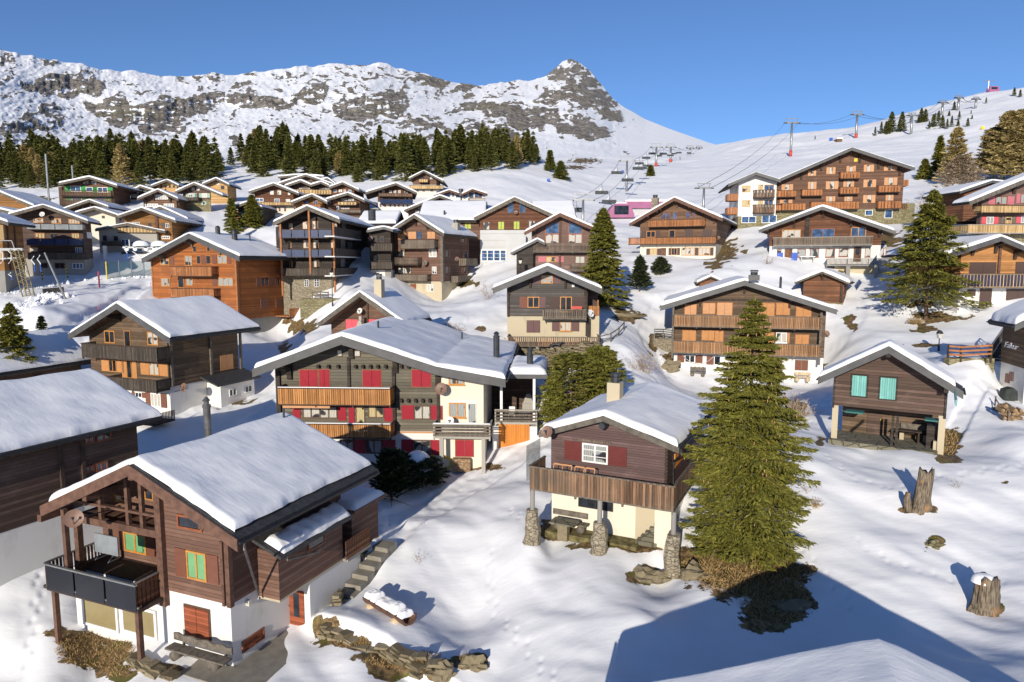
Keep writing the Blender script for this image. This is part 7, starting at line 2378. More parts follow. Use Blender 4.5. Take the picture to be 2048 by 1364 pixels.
# pink lift station
def station():
    d = 165
    c = P(1238, 437, d)
    o = thing('lift_station', 'magenta rounded chairlift station with dark window above the slope', 'lift station', c)
    s = d / FPX
    w, hh = 25 * s, 27 * s
    prof = [(-w, 0), (w, 0), (w * 1.0, hh * .25), (w * .82, hh * .62), (w * .55, hh * .93), (w * .3, hh), (-w * .3, hh), (-w * .6, hh * .9), (-w * .86, hh * .6), (-w, hh * .2)]
    MB().prism(prof, -3.5, 3.5).build('housing', M['pink'], o)
    MB().prism([(-w * .55, hh * .22), (w * .55, hh * .22), (w * .55, hh * .84), (-w * .55, hh * .84)], -3.56, -3.5).build('window', M['glass'], o)
    sn = [(x * 1.02, z + .05) for x, z in prof[4:8]]
    MB().prism([(w * .5, hh * .99), (w * .3, hh * 1.08), (-w * .3, hh * 1.08), (-w * .55, hh * .96), (-w * .3, hh + .01), (w * .3, hh + .01)], -3.4, 3.4).build('snow_cover', M['roofsnow'], o)
    MB().box(-w * .8, w * .9, -2.5, 2.5, -2.4, 0).build('machinery_underside', M['conc_dk'], o)
    MB().box(-1.2, 1.2, -1.2, 1.2, -7, -2.4).build('column', M['greyr'], o)
    e = P(1300, 438, d + 6)
    o2 = thing('lift_building', 'low grey lift building with a magenta roof edge beside the rounded station', 'building', e)
    MB().box(-5.5, 5, 0, 7, -4, 2.6).build('wall', M['metal_w'], o2)
    MB().box(-6.5, 5.5, -.8, 7.5, 2.6, 4.2).build('roof', M['pink'], o2)
    MB().box(-6.3, 5.3, -.6, 7.3, 4.2, 4.6).build('snow_cover', M['roofsnow'], o2)
    t = P(1985, 184, 556)
    t.z = max(t.z, ground(t.x, t.y) + 1)
    o3 = thing('lift_station', 'tiny magenta lift station on the very top of the ski hill', 'lift station', t)
    MB().prism([(-4, -2), (4, -2), (4, 1.2), (2.8, 2.6), (-2.4, 2.6), (-3.7, 1.2)], -2, 2).build('housing', M['pink'], o3)
    MB().box(-2.4, 2.4, -2.06, -2, .2, 1.9).build('window', M['glass'], o3)
    MB().tube([(-3.5, 0, -3), (-3.5, 0, 7)], .4, 6).beam((-7.5, 0, 7), (1, 0, 7), .5, .5).build('mast', M['metal'], o3)


station()

# lower drag lift at the left
def draglift():
    p = gp(57, 592)
    m = p.y / FPX
    o = thing('lift_tower', 'leaning yellow lattice tower of the drag lift on the left', 'lift tower', p)
    zt = 92 * m
    q = lambda dx, z: (dx * m, 0, z)
    b = MB()
    for yy in (-.35, .35):
        b.beam((-.4, yy, -.5), (-1.5, yy, zt), .1, .1); b.beam((.6, yy, -.5), (-.55, yy, zt), .1, .1)
    n = 13
    for i in range(n):
        z0, z1 = zt * i / n, zt * (i + 1) / n
        x0, x1 = -.4 - 1.1 * i / n, .6 - 1.15 * (i + 1) / n
        if i % 2: x0, x1 = .6 - 1.15 * i / n, -.4 - 1.1 * (i + 1) / n
        for yy in (-.35, .35):
            b.beam((x0, yy, z0), (x1, yy, z1), .06, .06)
    b.build('lattice', M['yellow'] if False else plain('ochre_lattice_paint', (.17, .135, .06), .5, .2, 3), o)
    MB().beam((-6.5, 0, zt), (-.2, 0, zt), .3, .3).beam((-6.5, .5, zt - 1.3), (-1.2, .5, zt - 1.0), .16, .16).build('crossarm', M['metal'], o)
    MB().beam((-4.3, 0, zt), (-4.6, 0, zt + 1.05), .07, .07).beam((-1.2, 0, zt), (-1.5, 0, zt + 1.05), .07, .07).beam((-4.6, 0, zt + 1.05), (-1.5, 0, zt + 1.05), .07, .07).build('service_rail', M['metal'], o)
    for x in (-5.6, -3.2, -2.2):
        MB().tube([(x, 0, zt), (x + .5, 0, zt - .5), (x + .45, 0, zt - 1.3), (x + .1, 0, zt - 1.7)], .05, 6).build('guide_bow', M['signw'], o)
    # hanging T-bars
    for px, yt, yb, lb in ((22, 545, 560, 'left of the lattice tower'), (68, 512, 544, 'left of a close pair by the lattice tower'), (80, 510, 544, 'right of a close pair by the lattice tower'), (253, 492, 518, 'hanging before the shaded grey house')):
        dd = p.y if px < 200 else 100
        a, c = P(px, yt, dd), P(px + 2, yb, dd)
        mid = (a + c) / 2
        t = thing('tow_bar', f'blue and white drag lift tow bar {lb}', 'tow bar', c, 0, 'drag lift tow bars')
        a -= c
        MB().tube([a, a * .75 + Vector((-.35, 0, 0)), a * .5, (0, 0, a.z * .45)], .06, 6).build('spring_arm', M['signw'], t)
        MB().tube([(0, 0, a.z * .45), (0, 0, 0)], .06, 6).build('grip', M['blue'], t)
    a, b_ = gp(131, 598), None
    top = P(89, 505, a.y - 1)
    tag(MB().tube([a, top], .13, 8, r1=.09).build('steel_mast', M['metal']), 'slanting steel mast standing in the snow near the drag lift', 'mast')
    tag(MB().beam(gp(87, 588) + Vector((0, 0, .3)), gp(127, 584) + Vector((0, 0, .3)), .3, .7).build('crash_barrier', M['beam_gr']), 'low grey plank barrier at the foot of the slanting mast', 'barrier')
    # return station
    c = P(300, 492, 101)
    o = thing('drag_lift_station', 'drag lift return station with two rounded white canopies', 'lift station', c)
    for x in (-1.1, 1.55):
        v, f = [], []
        for i in range(9):
            an = math.pi * i / 8
            for yy in (-.8, .8):
                v.append((x + 1.05 * math.cos(an), yy, .75 * math.sin(an)))
        f = [(2 * i, 2 * i + 2, 2 * i + 3, 2 * i + 1) for i in range(8)] + [tuple(range(0, 18, 2)), tuple(range(17, 0, -2))]
        MB().add(v, f).build('canopy', M['signw'], o, True)
    MB().beam((-4, 0, -.2), (3, 0, -.2), .2, .25).beam((-2.6, 0, -.8), (-.4, 0, -2.3), .12, .12).beam((-3, 0, -.2), (-3, 0, .9), .1, .1).beam((1, 0, -.2), (1, 0, -6), .3, .3).build('frame', M['metal'], o)
    for x in (-3.4, -2.2, -.6, .6, 1.8):
        MB().tube([(x, -.1, -.45), (x, .1, -.45)], .28, 10).build('sheave', M['signw'], o)


draglift()


def stake(px, base, top, label, mat='yellow', r=.06, bands=0, name='marker_pole', d=None, cat='marker pole', group=None, tilt=0):
    p = gp(px, base) if d is None else at(px, d)
    h_ = (base - top) / FPX * p.y if d is None else P(px, top, p.y).z - p.z
    o = MB().tube([(0, 0, -.3), (tilt, 0, h_)], r, 8).build(name, M[mat])
    o.location = p
    for k in range(bands):
        z = h_ * (k + .35) / bands
        MB().tube([(tilt * z / h_, 0, z), (tilt * (z + h_ / bands * .45) / h_, 0, z + h_ / bands * .45)], r * 1.06, 8).build('band', M['black_m'], o)
    return tag(o, label, cat, group)


stake(85, 561, 536, 'yellow and black banded pole left of the slanting mast', bands=4, r=.09)
stake(136, 557, 532, 'yellow and black banded pole right of the slanting mast', bands=4, r=.09, tilt=-.25)
stake(24, 568, 545, 'yellow and black banded pole under the drag lift arm', bands=4, r=.08)
stake(199, 575, 543, 'thick magenta pole on the piste', mat='sh_pink', r=.11)
stake(197, 622, 611, 'short thin pink wand above the dark chalet ridge', mat='sh_pink', r=.04)
stake(302, 576, 564, 'short thin pink wand beside the orange larch house', mat='sh_pink', r=.04)
stake(113, 372, 308, 'tall pale floodlight mast beside the green shuttered chalet', mat='metal', r=.18, d=136, name='light_mast', cat='mast')
stake(163, 360, 331, 'shorter grey mast behind the green shuttered chalet', mat='metal', r=.16, d=148, name='light_mast', cat='mast')
# net fence
def netfence():
    pts = [gp(x, y) for x, y in ((214, 558), (239, 556), (264, 555), (289, 553), (312, 552))]
    o = thing('net_fence', 'green safety net fence on pale posts below the shaded grey house', 'fence', pts[0])
    m_, nt, b = new_mat('safety_net')
    b.inputs['Base Color'].default_value = (.05, .12, .12, 1)
    b.inputs['Alpha'].default_value = .45
    for i, p in enumerate(pts):
        q = p - pts[0]
        MB().tube([q - Vector((0, 0, .3)), q + Vector((0, 0, 2.6))],   .07 if i else .08, 6).build('post', M['yellow' if i == 0 else 'metal'], o)
    f = MB()
    for a, c in zip(pts[:-1], pts[1:]):
        a, c = a - pts[0], c - pts[0]
        f.add([a + Vector((0, .02, .1)), c + Vector((0, .02, .1)), c + Vector((0, .02, 2.4)), a + Vector((0, .02, 2.4))], [(0, 1, 2, 3)])
    f.build('net', m_, o)


netfence()
# ploughed snow lumps on the piste edge: each too small to count
def lumps(label, line, n, size, seed, spread):
    rg = np.random.default_rng(seed)
    b = MB()
    P_ = [gp(*q) for q in line]
    for i in range(n):
        t = rg.uniform(0, len(P_) - 1.001)
        a = P_[int(t)].lerp(P_[int(t) + 1], t % 1)
        x, y = a.x + rg.normal(0, spread), a.y + rg.normal(0, spread)
        s = size * rg.uniform(.3, 1.15)
        c = np.array([x, y, a.z + s * .15])
        vs = []
        for dx, dy, dz in ((1, 0, 0), (-1, 0, 0), (0, 1, 0), (0, -1, 0), (0, 0, 1), (0, 0, -1)):
            vs.append(c + np.array([dx, dy, dz]) * s * rg.uniform(.6, 1.2) + rg.normal(0, s * .18, 3))
        b.add(vs, [(0, 2, 4), (2, 1, 4), (1, 3, 4), (3, 0, 4), (2, 0, 5), (1, 2, 5), (3, 1, 5), (0, 3, 5)])
    return tag(b.build('snow_rubble', M['fluff'], None, False), label, 'snow', kind='stuff')


lumps('ploughed blocks of snow along the piste', [(2, 636), (50, 616), (90, 598), (125, 592)], 380, .42, 1, .8)
lumps('small snow crumbs along the upper piste edge', [(0, 590), (150, 562), (300, 553)], 140, .28, 2, .5)


# =================================================== lanterns
def lantern(px, base, top, label, d=None, col='black_m'):
    p = gp(px, base) if d is None else at(px, d)
    h_ = (base - top) / FPX * p.y if d is None else P(px, top, p.y).z - p.z
    o = thing('street_lamp', label, 'street lamp', p)
    MB().tube([(0, 0, -.3), (0, 0, h_ - .75)], .05, 8).tube([(0, 0, 0), (0, 0, .5)], .1, 8).build('pole', M[col], o)
    g = MB()
    g.prism([(-.13, h_ - .75), (.13, h_ - .75), (.23, h_ - .3), (-.23, h_ - .3)], -.16, .16)
    g.build('lamp_glass', M['lamp'], o)
    MB().tube([(0, 0, h_ - .3), (0, 0, h_ - .05), (0, 0, h_)], .32, 8, r1=.04).build('lamp_cap', M[col], o)


lantern(1877, 702, 660, 'black lantern above the roof of the turquoise shuttered barn')
lantern(1040.5, 541, 516, 'pale lantern beside the low dark shed', d=96)
lantern(665, 605, 540, 'lantern before the blackened apartment house', d=86)


# =================================================== fences and rails
def rail_fence(name, label, pts, h_, rails, mat, post=None, pw=.12, rw=.14, lift=0.0, cat='fence'):
    o = thing(name, label, cat, pts[0])
    for i, p in enumerate(pts):
        q = p - pts[0]
        MB().box(q.x - pw / 2, q.x + pw / 2, q.y - pw / 2, q.y + pw / 2, q.z - .5, q.z + h_).build('post', M[post or mat], o)
    for a, c in zip(pts[:-1], pts[1:]):
        a, c = a - pts[0], c - pts[0]
        for k in range(rails):
            z = h_ * (k + .7) / rails
            MB().beam(a + Vector((0, -pw * .6, z)), c + Vector((0, -pw * .6, z)), .05, rw).build('rail', M[mat], o)
    return o


def atz(px, py, d):
    return P(px, py, d)


rail_fence('plank_fence', 'orange three plank fence on a stone wall right of the black lantern', [atz(1896, 714, 52.5), atz(1921, 716, 52), atz(1982, 713, 51)], .95, 3, 'beam_or', 'beam')
w = thing('stone_wall', 'mossy stone wall carrying the orange plank fence', 'wall', atz(1921, 716, 52.2))
MB().box(-1.0, 2.5, -.2, .5, -2.6, -.02).build('masonry', M['stone_y'], w)
rail_fence('rail_fence', 'white railed fence left of the wide balcony house', [gp(1308, 690) + Vector((0, 0, .9)), gp(1326, 690) + Vector((0, 0, .9)), gp(1343, 692) + Vector((0, 0, .9))], .95, 4, 'metal', 'metal', .08, .12)
q = gp(1312, 692)
w = thing('stone_wall', 'short stone retaining wall under the white railed fence', 'wall', q)
MB().box(-.3, 2.0, -.15, .6, -.6, .88).build('masonry', M['stone'], w)
o = rail_fence('rustic_fence', 'rustic branch fence leading away from the picket deck', [gp(1200, 690), gp(1222, 684), gp(1238, 672), gp(1248, 660)], 1.0, 2, 'beam_gr', 'beam_gr', .12, .1)
rail_fence('deck_railing', 'grey plank railing in front of the blackened apartment house', [gp(625, 602), gp(641, 602), gp(657, 603)], 1.3, 3, 'beam_gr', 'beam_gr', .12, .16)
q = gp(645, 612)
w = thing('stone_wall', 'stone retaining wall below the blackened apartment house', 'wall', q)
MB().box(-2.8, 2.4, -.3, 1.2, -1.6, 1.0).build('masonry', M['stone_y'], w)
rail_fence('rail_fence', 'leaning dark rails half sunk in snow at the lower right slope', [gp(1990, 812), gp(2004, 836), gp(2016, 842)], .7, 1, 'beam_gr', 'beam_gr', .07, .07)
# dark stair beside the lettered house
def stair():
    h = H18
    o = thing('timber_stair', 'dark timber stair with lattice rail along the lettered house', 'stair', P(1976, 722, 56))
    b = MB()
    a, c = Vector((0, 0, 0)), P(2006, 676, 62) - P(1976, 722, 56)
    for k in range(9):
        t = (k + .5) / 9
        q = a.lerp(c, t); b.box(q.x - .2, q.x + 1.1, q.y - .35, q.y + .35, q.z - .1, q.z)
    b.build('tread', M['black'], o)
    MB().beam(a + Vector((0, 0, 1)), c + Vector((0, 0, 1)), .08, .1).beam(a + Vector((0, 0, .1)), c + Vector((0, 0, .1)), .08, .2).build('handrail', M['metal'], o)
    r = MB()
    for k in range(12):
        q = a.lerp(c, k / 11); r.box(q.x - .04, q.x + .04, q.y - .04, q.y + .04, q.z - 2, q.z + 1)
    r.build('lattice', M['black'], o)


stair()


# =================================================== stone and wood in the foreground
def rock(name, label, loc, sx, sy, sz, seed, mat='stone_y', cat='boulder', parent=None):
    import bmesh
    bm = bmesh.new()
    bmesh.ops.create_icosphere(bm, subdivisions=3, radius=1)
    c = np.array([v.co[:] for v in bm.verts])
    n = fbm(c[:, 0] * 1.6 + seed, c[:, 1] * 1.6, c[:, 2] * 1.6, oct=3, seed=seed)
    for v, k in zip(bm.verts, n):
        v.co = Vector((round(v.co.x * 3.2 + k) / 3.2 * .5 + v.co.x * .5, v.co.y, round(v.co.z * 2.6 + k * 1.5) / 2.6 * .6 + v.co.z * .4)) * (1 + .7 * k)
        v.co = Vector((v.co.x * sx, v.co.y * sy, v.co.z * sz))
    me = bpy.data.meshes.new(name); bm.to_mesh(me); bm.free()
    me.materials.append(M[mat])
    o = bpy.data.objects.new(name, me); COL.objects.link(o); o.location = loc
    return tag(o, label, cat)


def broken_wall(name, label, line, hts, seed, thick=.35, back=.25, gap=.06):
    """dry stone retaining wall built course by course"""
    rg = random.Random(seed)
    P_ = [gp(*q) for q in line]
    o = thing(name, label, 'wall', P_[0])
    import bmesh
    bm = bmesh.new()
    tot = sum((b - a).length for a, b in zip(P_[:-1], P_[1:]))
    u = 0
    rows = int(max(hts) / .16) + 1
    for r in range(rows):
        u = rg.uniform(0, .2)
        while u < tot:
            w = rg.uniform(.28, .8)
            uu, k = u + w / 2, 0
            while k < len(P_) - 2 and uu > (P_[k + 1] - P_[k]).length:
                uu -= (P_[k + 1] - P_[k]).length; k += 1
            t = min(1, uu / (P_[k + 1] - P_[k]).length)
            q = P_[k].lerp(P_[k + 1], t) - P_[0]
            hm = hts[k] + (hts[k + 1] - hts[k]) * t
            z = r * .16
            if z < hm and rg.random() > gap:
                dr = (P_[k + 1] - P_[k]); an = math.atan2(dr.y, dr.x) + rg.uniform(-.2, .2)
                g = ground(q.x + P_[0].x, q.y + P_[0].y) - P_[0].z
                mt = Matrix.Translation((q.x + rg.uniform(-.04, .04), q.y + rg.uniform(-.06, .06) + z * back, min(g + z * .6, g) + z * .9 + .0)) @ Matrix.Rotation(an, 4, 'Z') @ Matrix.Rotation(rg.uniform(-.12, .12), 4, 'Y') @ Matrix.Diagonal((w * .52, thick * rg.uniform(.5, .75), rg.uniform(.05, .085), 1))
                rr = bmesh.ops.create_cube(bm, size=2.0)
                for v in rr['verts']:
                    v.co = mt @ Vector([k_ * rg.uniform(.68, 1.15) for k_ in v.co])
            u += w + .02
    me = bpy.data.meshes.new('masonry'); bm.to_mesh(me); bm.free()
    me.materials.append(M['fieldstone'])
    c = bpy.data.objects.new('masonry', me); COL.objects.link(c); c.parent = o
    return o


m_, nt_, b_ = new_mat('fieldstone')
g_ = nt_.nodes.new('ShaderNodeNewGeometry')
cc_ = mix(nt_, g_.outputs['Random Per Island'], (.13, .10, .055), (.40, .33, .21))
cc_ = mix(nt_, mathn(nt_, 'MULTIPLY', noise_at(nt_, 7, 6), .8), cc_, (.09, .075, .04))
nt_.links.new(cc_, b_.inputs['Base Color']); b_.inputs['Roughness'].default_value = .9
bump(nt_, b_, noise_at(nt_, 12, 5), .8, .04)
M['fieldstone'] = m_
broken_wall('stone_wall', 'broken dry stone wall emerging from the snow below the wooden trough', [(642, 1262), (672, 1276), (712, 1292), (768, 1306), (800, 1330), (838, 1348), (890, 1352)], [.55, .42, .3, .34, .7, .8, .4], 3, gap=.22)
rock('boulder', 'jagged tan boulder right of the broken stone wall', gp(944, 1330), .62, .4, .34, 4, 'fieldstone')
rock('boulder', 'low boulder at the right end of the broken stone wall', gp(886, 1352), .4, .35, .5, 9, 'fieldstone')
rock('boulder', 'small mossy rock in the snow between the two tree stumps', gp(1866, 1090), .36, .3, .2, 5, 'stone_y')
rock('boulder', 'flat rock beside the leaning dark rails', gp(2008, 818), .75, .5, .18, 6, 'fieldstone')
rock('boulder', 'brown bank of rock above the wide balcony house path', gp(1256, 632), 1.9, .8, .28, 7, 'fieldstone')
rock('boulder', 'rocky knob left of the wide balcony house', gp(1338, 738), 1.0, .8, .75, 8, 'fieldstone')
rock('rock_outcrop', 'rock outcrop at the foot of the right hand stone pillar', gp(1300, 1155), .8, .5, .34, 11, 'fieldstone', 'rock')
rock('rock_outcrop', 'mossy rock bank between the stone pillar and the tall spruce', gp(1392, 1150), .7, .5, .4, 12, 'fieldstone', 'rock')
rock('rock_outcrop', 'dark rock ledge at the shaded edge of the dry turf', gp(1585, 1215), .7, .5, .3, 13, 'fieldstone', 'rock')
broken_wall('stone_wall', 'low kerb of flat stones in front of the nearest chalet', [(262, 1318), (292, 1342), (345, 1358)], [.3, .35, .25], 8)
broken_wall('stone_wall', 'stone terrace wall under the picket deck of the slate grey chalet', [(1035, 724), (1075, 728), (1130, 722), (1195, 706)], [1.5, 1.6, 1.5, 1.2], 5)
broken_wall('stone_wall', 'mossy stones stepping up beside the entrance stairs', [(672, 1215), (690, 1170), (712, 1130), (728, 1105)], [.5, .55, .5, .4], 6)


def stump(px, base, hpx, wpx, label, seed, lean=0.0, split=False):
    p = gp(px, base)
    m = p.y / FPX
    rg = random.Random(seed)
    Hh, r = hpx * m, wpx * m / 2
    n, rows, vs, fs = 22, 12, [], []
    for i in range(rows + 1):
        k = i / rows
        for j in range(n):
            an = 2 * math.pi * j / n
            flare = 1 + 1.0 * max(0, .35 - k) ** 1.1 * (1.2 + .9 * math.sin(an * 3 + seed))
            rid = 1 + .10 * math.sin(an * 7 + seed + k * 2) + .07 * math.sin(an * 13 + seed * 2) + rg.uniform(-.03, .03)
            rr = r * (.62 if not split else .8) * flare * rid * (1 - .18 * k)
            z = Hh * k - .25 * (1 - k)
            if i >= rows - 1: z += Hh * (.05 * math.sin(an * 2 + seed) + .03 * math.sin(an * 5) + rg.uniform(-.05, .06))
            vs.append((rr * math.cos(an) + lean * k * Hh, rr * math.sin(an) * .8, z))
    for i in range(rows):
        for j in range(n):
            j2 = (j + 1) % n
            fs.append((i * n + j, i * n + j2, i * n + n + j2, i * n + n + j))
    vs.append((lean * Hh, 0, Hh * .86)); c = len(vs) - 1
    for j in range(n):
        fs.append((rows * n + j, rows * n + (j + 1) % n, c))
    o = thing('tree_stump', label, 'tree stump', p)
    MB().add(vs, fs).build('wood', M['stump'], o, True)
    return o, Hh, r


m_, nt_, b_ = new_mat('weathered_stump')
g1 = noise_at(nt_, 7, 6, stretch=(2.2, 2.2, .28), rough=.65)
cc_ = mix(nt_, ramp(nt_, g1, .35, .66), (.065, .048, .034), (.28, .225, .155))
cc_ = mix(nt_, ramp(nt_, noise_at(nt_, 1.6, 4), .52, .7), cc_, (.36, .20, .08))
nt_.links.new(cc_, b_.inputs['Base Color']); b_.inputs['Roughness'].default_value = .9
bump(nt_, b_, g1, 1.0, .06)
M['stump'] = m_
o, hh_, r_ = stump(1840, 1016, 80, 54, 'tall weathered tree stump with flared roots standing in the snow', 2, lean=.1)
MB().tube([(-r_ * .9, 0, -.2), (-r_ * 1.05, 0, hh_ * .28), (-r_ * 1.0, 0, hh_ * .42)], r_ * .32, 8, r1=r_ * .16).build('side_root', M['stump'], o, True)
o, hh_, r_ = stump(1968, 1222, 74, 66, 'short split tree stump wearing a cap of snow', 5, lean=.04, split=True)
uu, vv = np.meshgrid(np.linspace(0, 1, 9), np.linspace(0, 2 * math.pi, 17))
grid_mesh('snow_cap', uu * r_ * .72 * np.cos(vv) - r_ * .1, uu * r_ * .6 * np.sin(vv) + .1, hh_ * .84 + .34 * np.sqrt(np.clip(1 - uu ** 3, 0, 1)), M['fluff'], parent=o)


# half log trough under snow
def trough():
    a, b = gp(740, 1203), gp(818, 1249)
    o = thing('log_trough', 'hollowed log trough heaped with snow on the smooth mound', 'trough', a, math.atan2(b.y - a.y, b.x - a.x))
    L = (b - a).length * 1.02
    dz = (b.z - a.z)
    vs, fs = [], []
    n = 9
    for i in range(2):
        for j in range(n):
            an = math.pi + math.pi * j / (n - 1)
            vs.append((L * i, .42 * math.cos(an), .36 + .4 * math.sin(an) + dz * i))
        for j in range(n):
            an = 2 * math.pi - math.pi * j / (n - 1)
            vs.append((L * i, .33 * math.cos(an), .36 + .28 * math.sin(an) + dz * i))
    m2 = 2 * n
    fs = [(j, (j + 1) % m2, m2 + (j + 1) % m2, m2 + j) for j in range(m2)] + [tuple(range(m2)), tuple(range(2 * m2 - 1, m2 - 1, -1))]
    MB().add(vs, fs).build('log', M['beam_br'], o)
    for t, w in ((.16, .34), (.80, .42)):
        MB().tube([(L * t, -.5, .0 + dz * t), (L * t, .5, .0 + dz * t)], w * .55, 14).build('block', M['bare'], o, True)
    for k, (t0, t1) in enumerate(((.0, .13), (.16, .27), (.3, .62), (.63, .8), (.84, .97))):
        S, T = np.meshgrid(np.linspace(-1, 1, 14), np.linspace(0, 1, 16))
        hgt = np.clip(1 - S ** 4, 0, 1) ** .5 * np.clip(1 - (2 * T - 1) ** 6, 0, 1) ** .5
        grid_mesh('snow_heap', L * (t0 + (t1 - t0) * T), S * .36, dz * (t0 + (t1 - t0) * T) + .34 + (.28 + .1 * (k % 2)) * hgt + .03 * vnoise(S * 3, T * 4 + k, seed=k), M['fluff'], parent=o)


trough()


# bench on the terrace of the nearest chalet
def bench(label, h, q, off, depth=.45, mat='beam_gr', z=None, L=None, name='bench', back=True):
    u0, u1, z0, z1 = h.rect(*q, off)
    y = -off
    o = thing(name, label, 'bench', h.world(u0, y, z0), h.rot)
    w = u1 - u0
    MB().box(0, w, -depth / 2, depth / 2, .42, .49).build('seat', M[mat], o)
    if back:
        vs = [(0, .62), (w, .62)]
        top = [(w * k / 12, .92 + .05 * math.sin(k * 2.1)) for k in range(12, -1, -1)]
        MB().prism(vs + top, depth / 2 - .02, depth / 2 + .05).build('backrest', M[mat], o)
        for k in (.14, .86):
            MB().beam((w * k, depth / 2 + .09, 0), (w * k, depth / 2 + .09, .85), .08, .08).build('back_post', M[mat], o)
    for k in (.14, .8):
        MB().tube([(w * k, -depth / 2, .2), (w * k, depth / 2, .2)], .21, 12).build('leg', M[mat], o, True)
    return o


bench('weathered plank bench on log feet against the white wall of the nearest chalet', H1, (340, 1288, 455, 1328), .75, .5)
u0, _ = H1.f(318, 1300); uS = H1.uR
zt = H1.f(400, 1322, .4)[1]
o = thing('paved_terrace', 'pale concrete paving around the corner of the nearest chalet', 'paving', H1.O, H1.rot)
yd0 = H1.sd(*z2(1315, 1118), H1.uR + 1.15)[0]
MB().box(u0 - .3, H1.uR + .05, -1.2, .02, -.3, -.01).box(H1.uR + .05, H1.uR + 1.9, -1.2, yd0, -.3, -.013).build('slab', M['paver'], o)
# entrance steps
yd = H1.sd(*z2(1315, 1118), H1.uR + 1.15)[0]
for k in range(9):
    s = MB().box(H1.uR + 1.17, H1.uR + 2.1, yd + .1 + .62 * k, yd + .1 + .62 * (k + 1) + .3, -.6 + .2 * k, .14 + .235 * k).build('stone_step', M['paver'])
    s.matrix_world = Matrix.Translation(H1.O) @ Matrix.Rotation(H1.rot, 4, 'Z')
    tag(s, 'pale concrete step of the stair climbing along the white wall of the nearest chalet', 'step', 'steps along the nearest chalet')
# folded table on the balcony
u, z = H1.f(*z2(362, 790), .7)
o = thing('folding_table', 'grey folded table standing on the balcony of the nearest chalet', 'table', H1.world(u, -.7, z), H1.rot)
MB().box(-.72, .72, -.03, .03, .25, 1.1).build('table_top', M['pane_gr'], o)
for x in (-.4, .4):
    MB().tube([(x, 0, .25), (x, -.28, .02), (x, .28, .02)], .025, 6).build('leg', M['metal'], o)

# terrace furniture of the house with crimson shutters
h = H9
u, z = h.f(*z3(1830, 735), -4)
for du, lb, yy in ((-1.1, 'white garden chair on the covered terrace', 4.0),):
    o = thing('garden_chair', lb, 'chair', h.world(u + du, yy, H9_z), h.rot)
    MB().box(-.25, .25, -.25, .25, .42, .46).build('seat', M['white_fr'], o)
    MB().box(-.25, .25, .22, .27, .46, .95).build('backrest', M['white_fr'], o)
    for sx in (-1, 1):
        for sy in (-1, 1):
            MB().beam((sx * .22, sy * .22, 0), (sx * .22, sy * .22, .43), .04, .04).build('leg', M['white_fr'], o)
o = thing('garden_table', 'white round table on the covered terrace', 'table', h.world(u - .05, 3.6, H9_z), h.rot)
MB().tube([(0, 0, .70), (0, 0, .74)], .55, 20).build('table_top', M['white_fr'], o)
MB().tube([(0, 0, 0), (0, 0, .7)], .05, 8).build('leg', M['metal'], o)
c = h.f(*z3(1320, 1110), .3)
uu = np.linspace(0, 2 * math.pi, 20)
o = MB().tube([(.3 * math.cos(a), -.02, .42 * math.sin(a)) for a in uu], .07, 8, cap=False).build('hose_coil', M['yellow'])
o.location = h.world(c[0], -.1, c[1]); o.rotation_euler = (0, 0, h.rot)
tag(o, 'yellow hose coil hanging by the white corner wall', 'hose')
# snow dome on the shrub before it
p = gp(838, 975); m = p.y / FPX
uu, vv = np.meshgrid(np.linspace(0, 1, 14), np.linspace(0, 2 * math.pi, 33))
wob = 1 + .10 * np.sin(vv * 2 + 1) + .05 * np.sin(vv * 5)
o = grid_mesh('snow_dome', p.x + (uu * 29 * m * wob) * np.cos(vv) - 2 * m, p.y + uu * 24 * m * np.sin(vv), p.z + 44 * m + 34 * m * np.clip(1 - uu ** 2.2, 0, 1) ** .6 - 6 * m * uu ** 6, M['fluff'])
tag(o, 'smooth rounded dome of snow lying on the dark shrub', 'snow')
# balcony chairs of the plum chalet
u0, u1, za, zb = H23b
for i, px in enumerate((1114, 1132, 1157, 1178)):
    u, z = H23.f(px, 935, 1.3)
    o = thing('folding_chair', ('leftmost', 'second', 'third', 'rightmost')[i] + ' of four pinkish wooden chairs behind the weathered balcony boards', 'chair', H23.world(u, -1.3, za + .06), H23.rot, 'balcony chairs of the plum chalet')
    fr = MB()
    for sx in (-.24, .24):
        fr.beam((sx, -.28, 0), (sx, .22, 1.08), .035, .035); fr.beam((sx, .25, 0), (sx, -.2, .55), .035, .035)
    fr.beam((-.24, .22, 1.08), (.24, .22, 1.08), .05, .07); fr.beam((-.24, .12, .82), (.24, .12, .82), .03, .07)
    fr.build('frame', M['sh_sal'], o)
    MB().box(-.22, .22, -.22, .18, .44, .47).build('seat', M['sh_sal'], o)
# seat corner below that balcony
bu, bz = H23.f(*z5(350, 845), .5)
bench('grey plank bench on stone blocks below the weathered balcony', H23, (1108, 1037, 1176, 1062), .35, .45, 'beam_gr', back=False)
u, z = H23.f(*z5(325, 880), 1.1)
o = thing('stone_table', 'slate slab table on stone blocks below the weathered balcony', 'table', H23.world(u, -1.1, z), H23.rot)
MB().prism([(-.75, .62), (.7, .62), (.6, .7), (-.65, .7)], -.45, .4).build('table_top', M['slab'], o)
MB().box(-.3, .22, -.2, .2, -.3, .62).build('stone_block', M['fieldstone'], o)
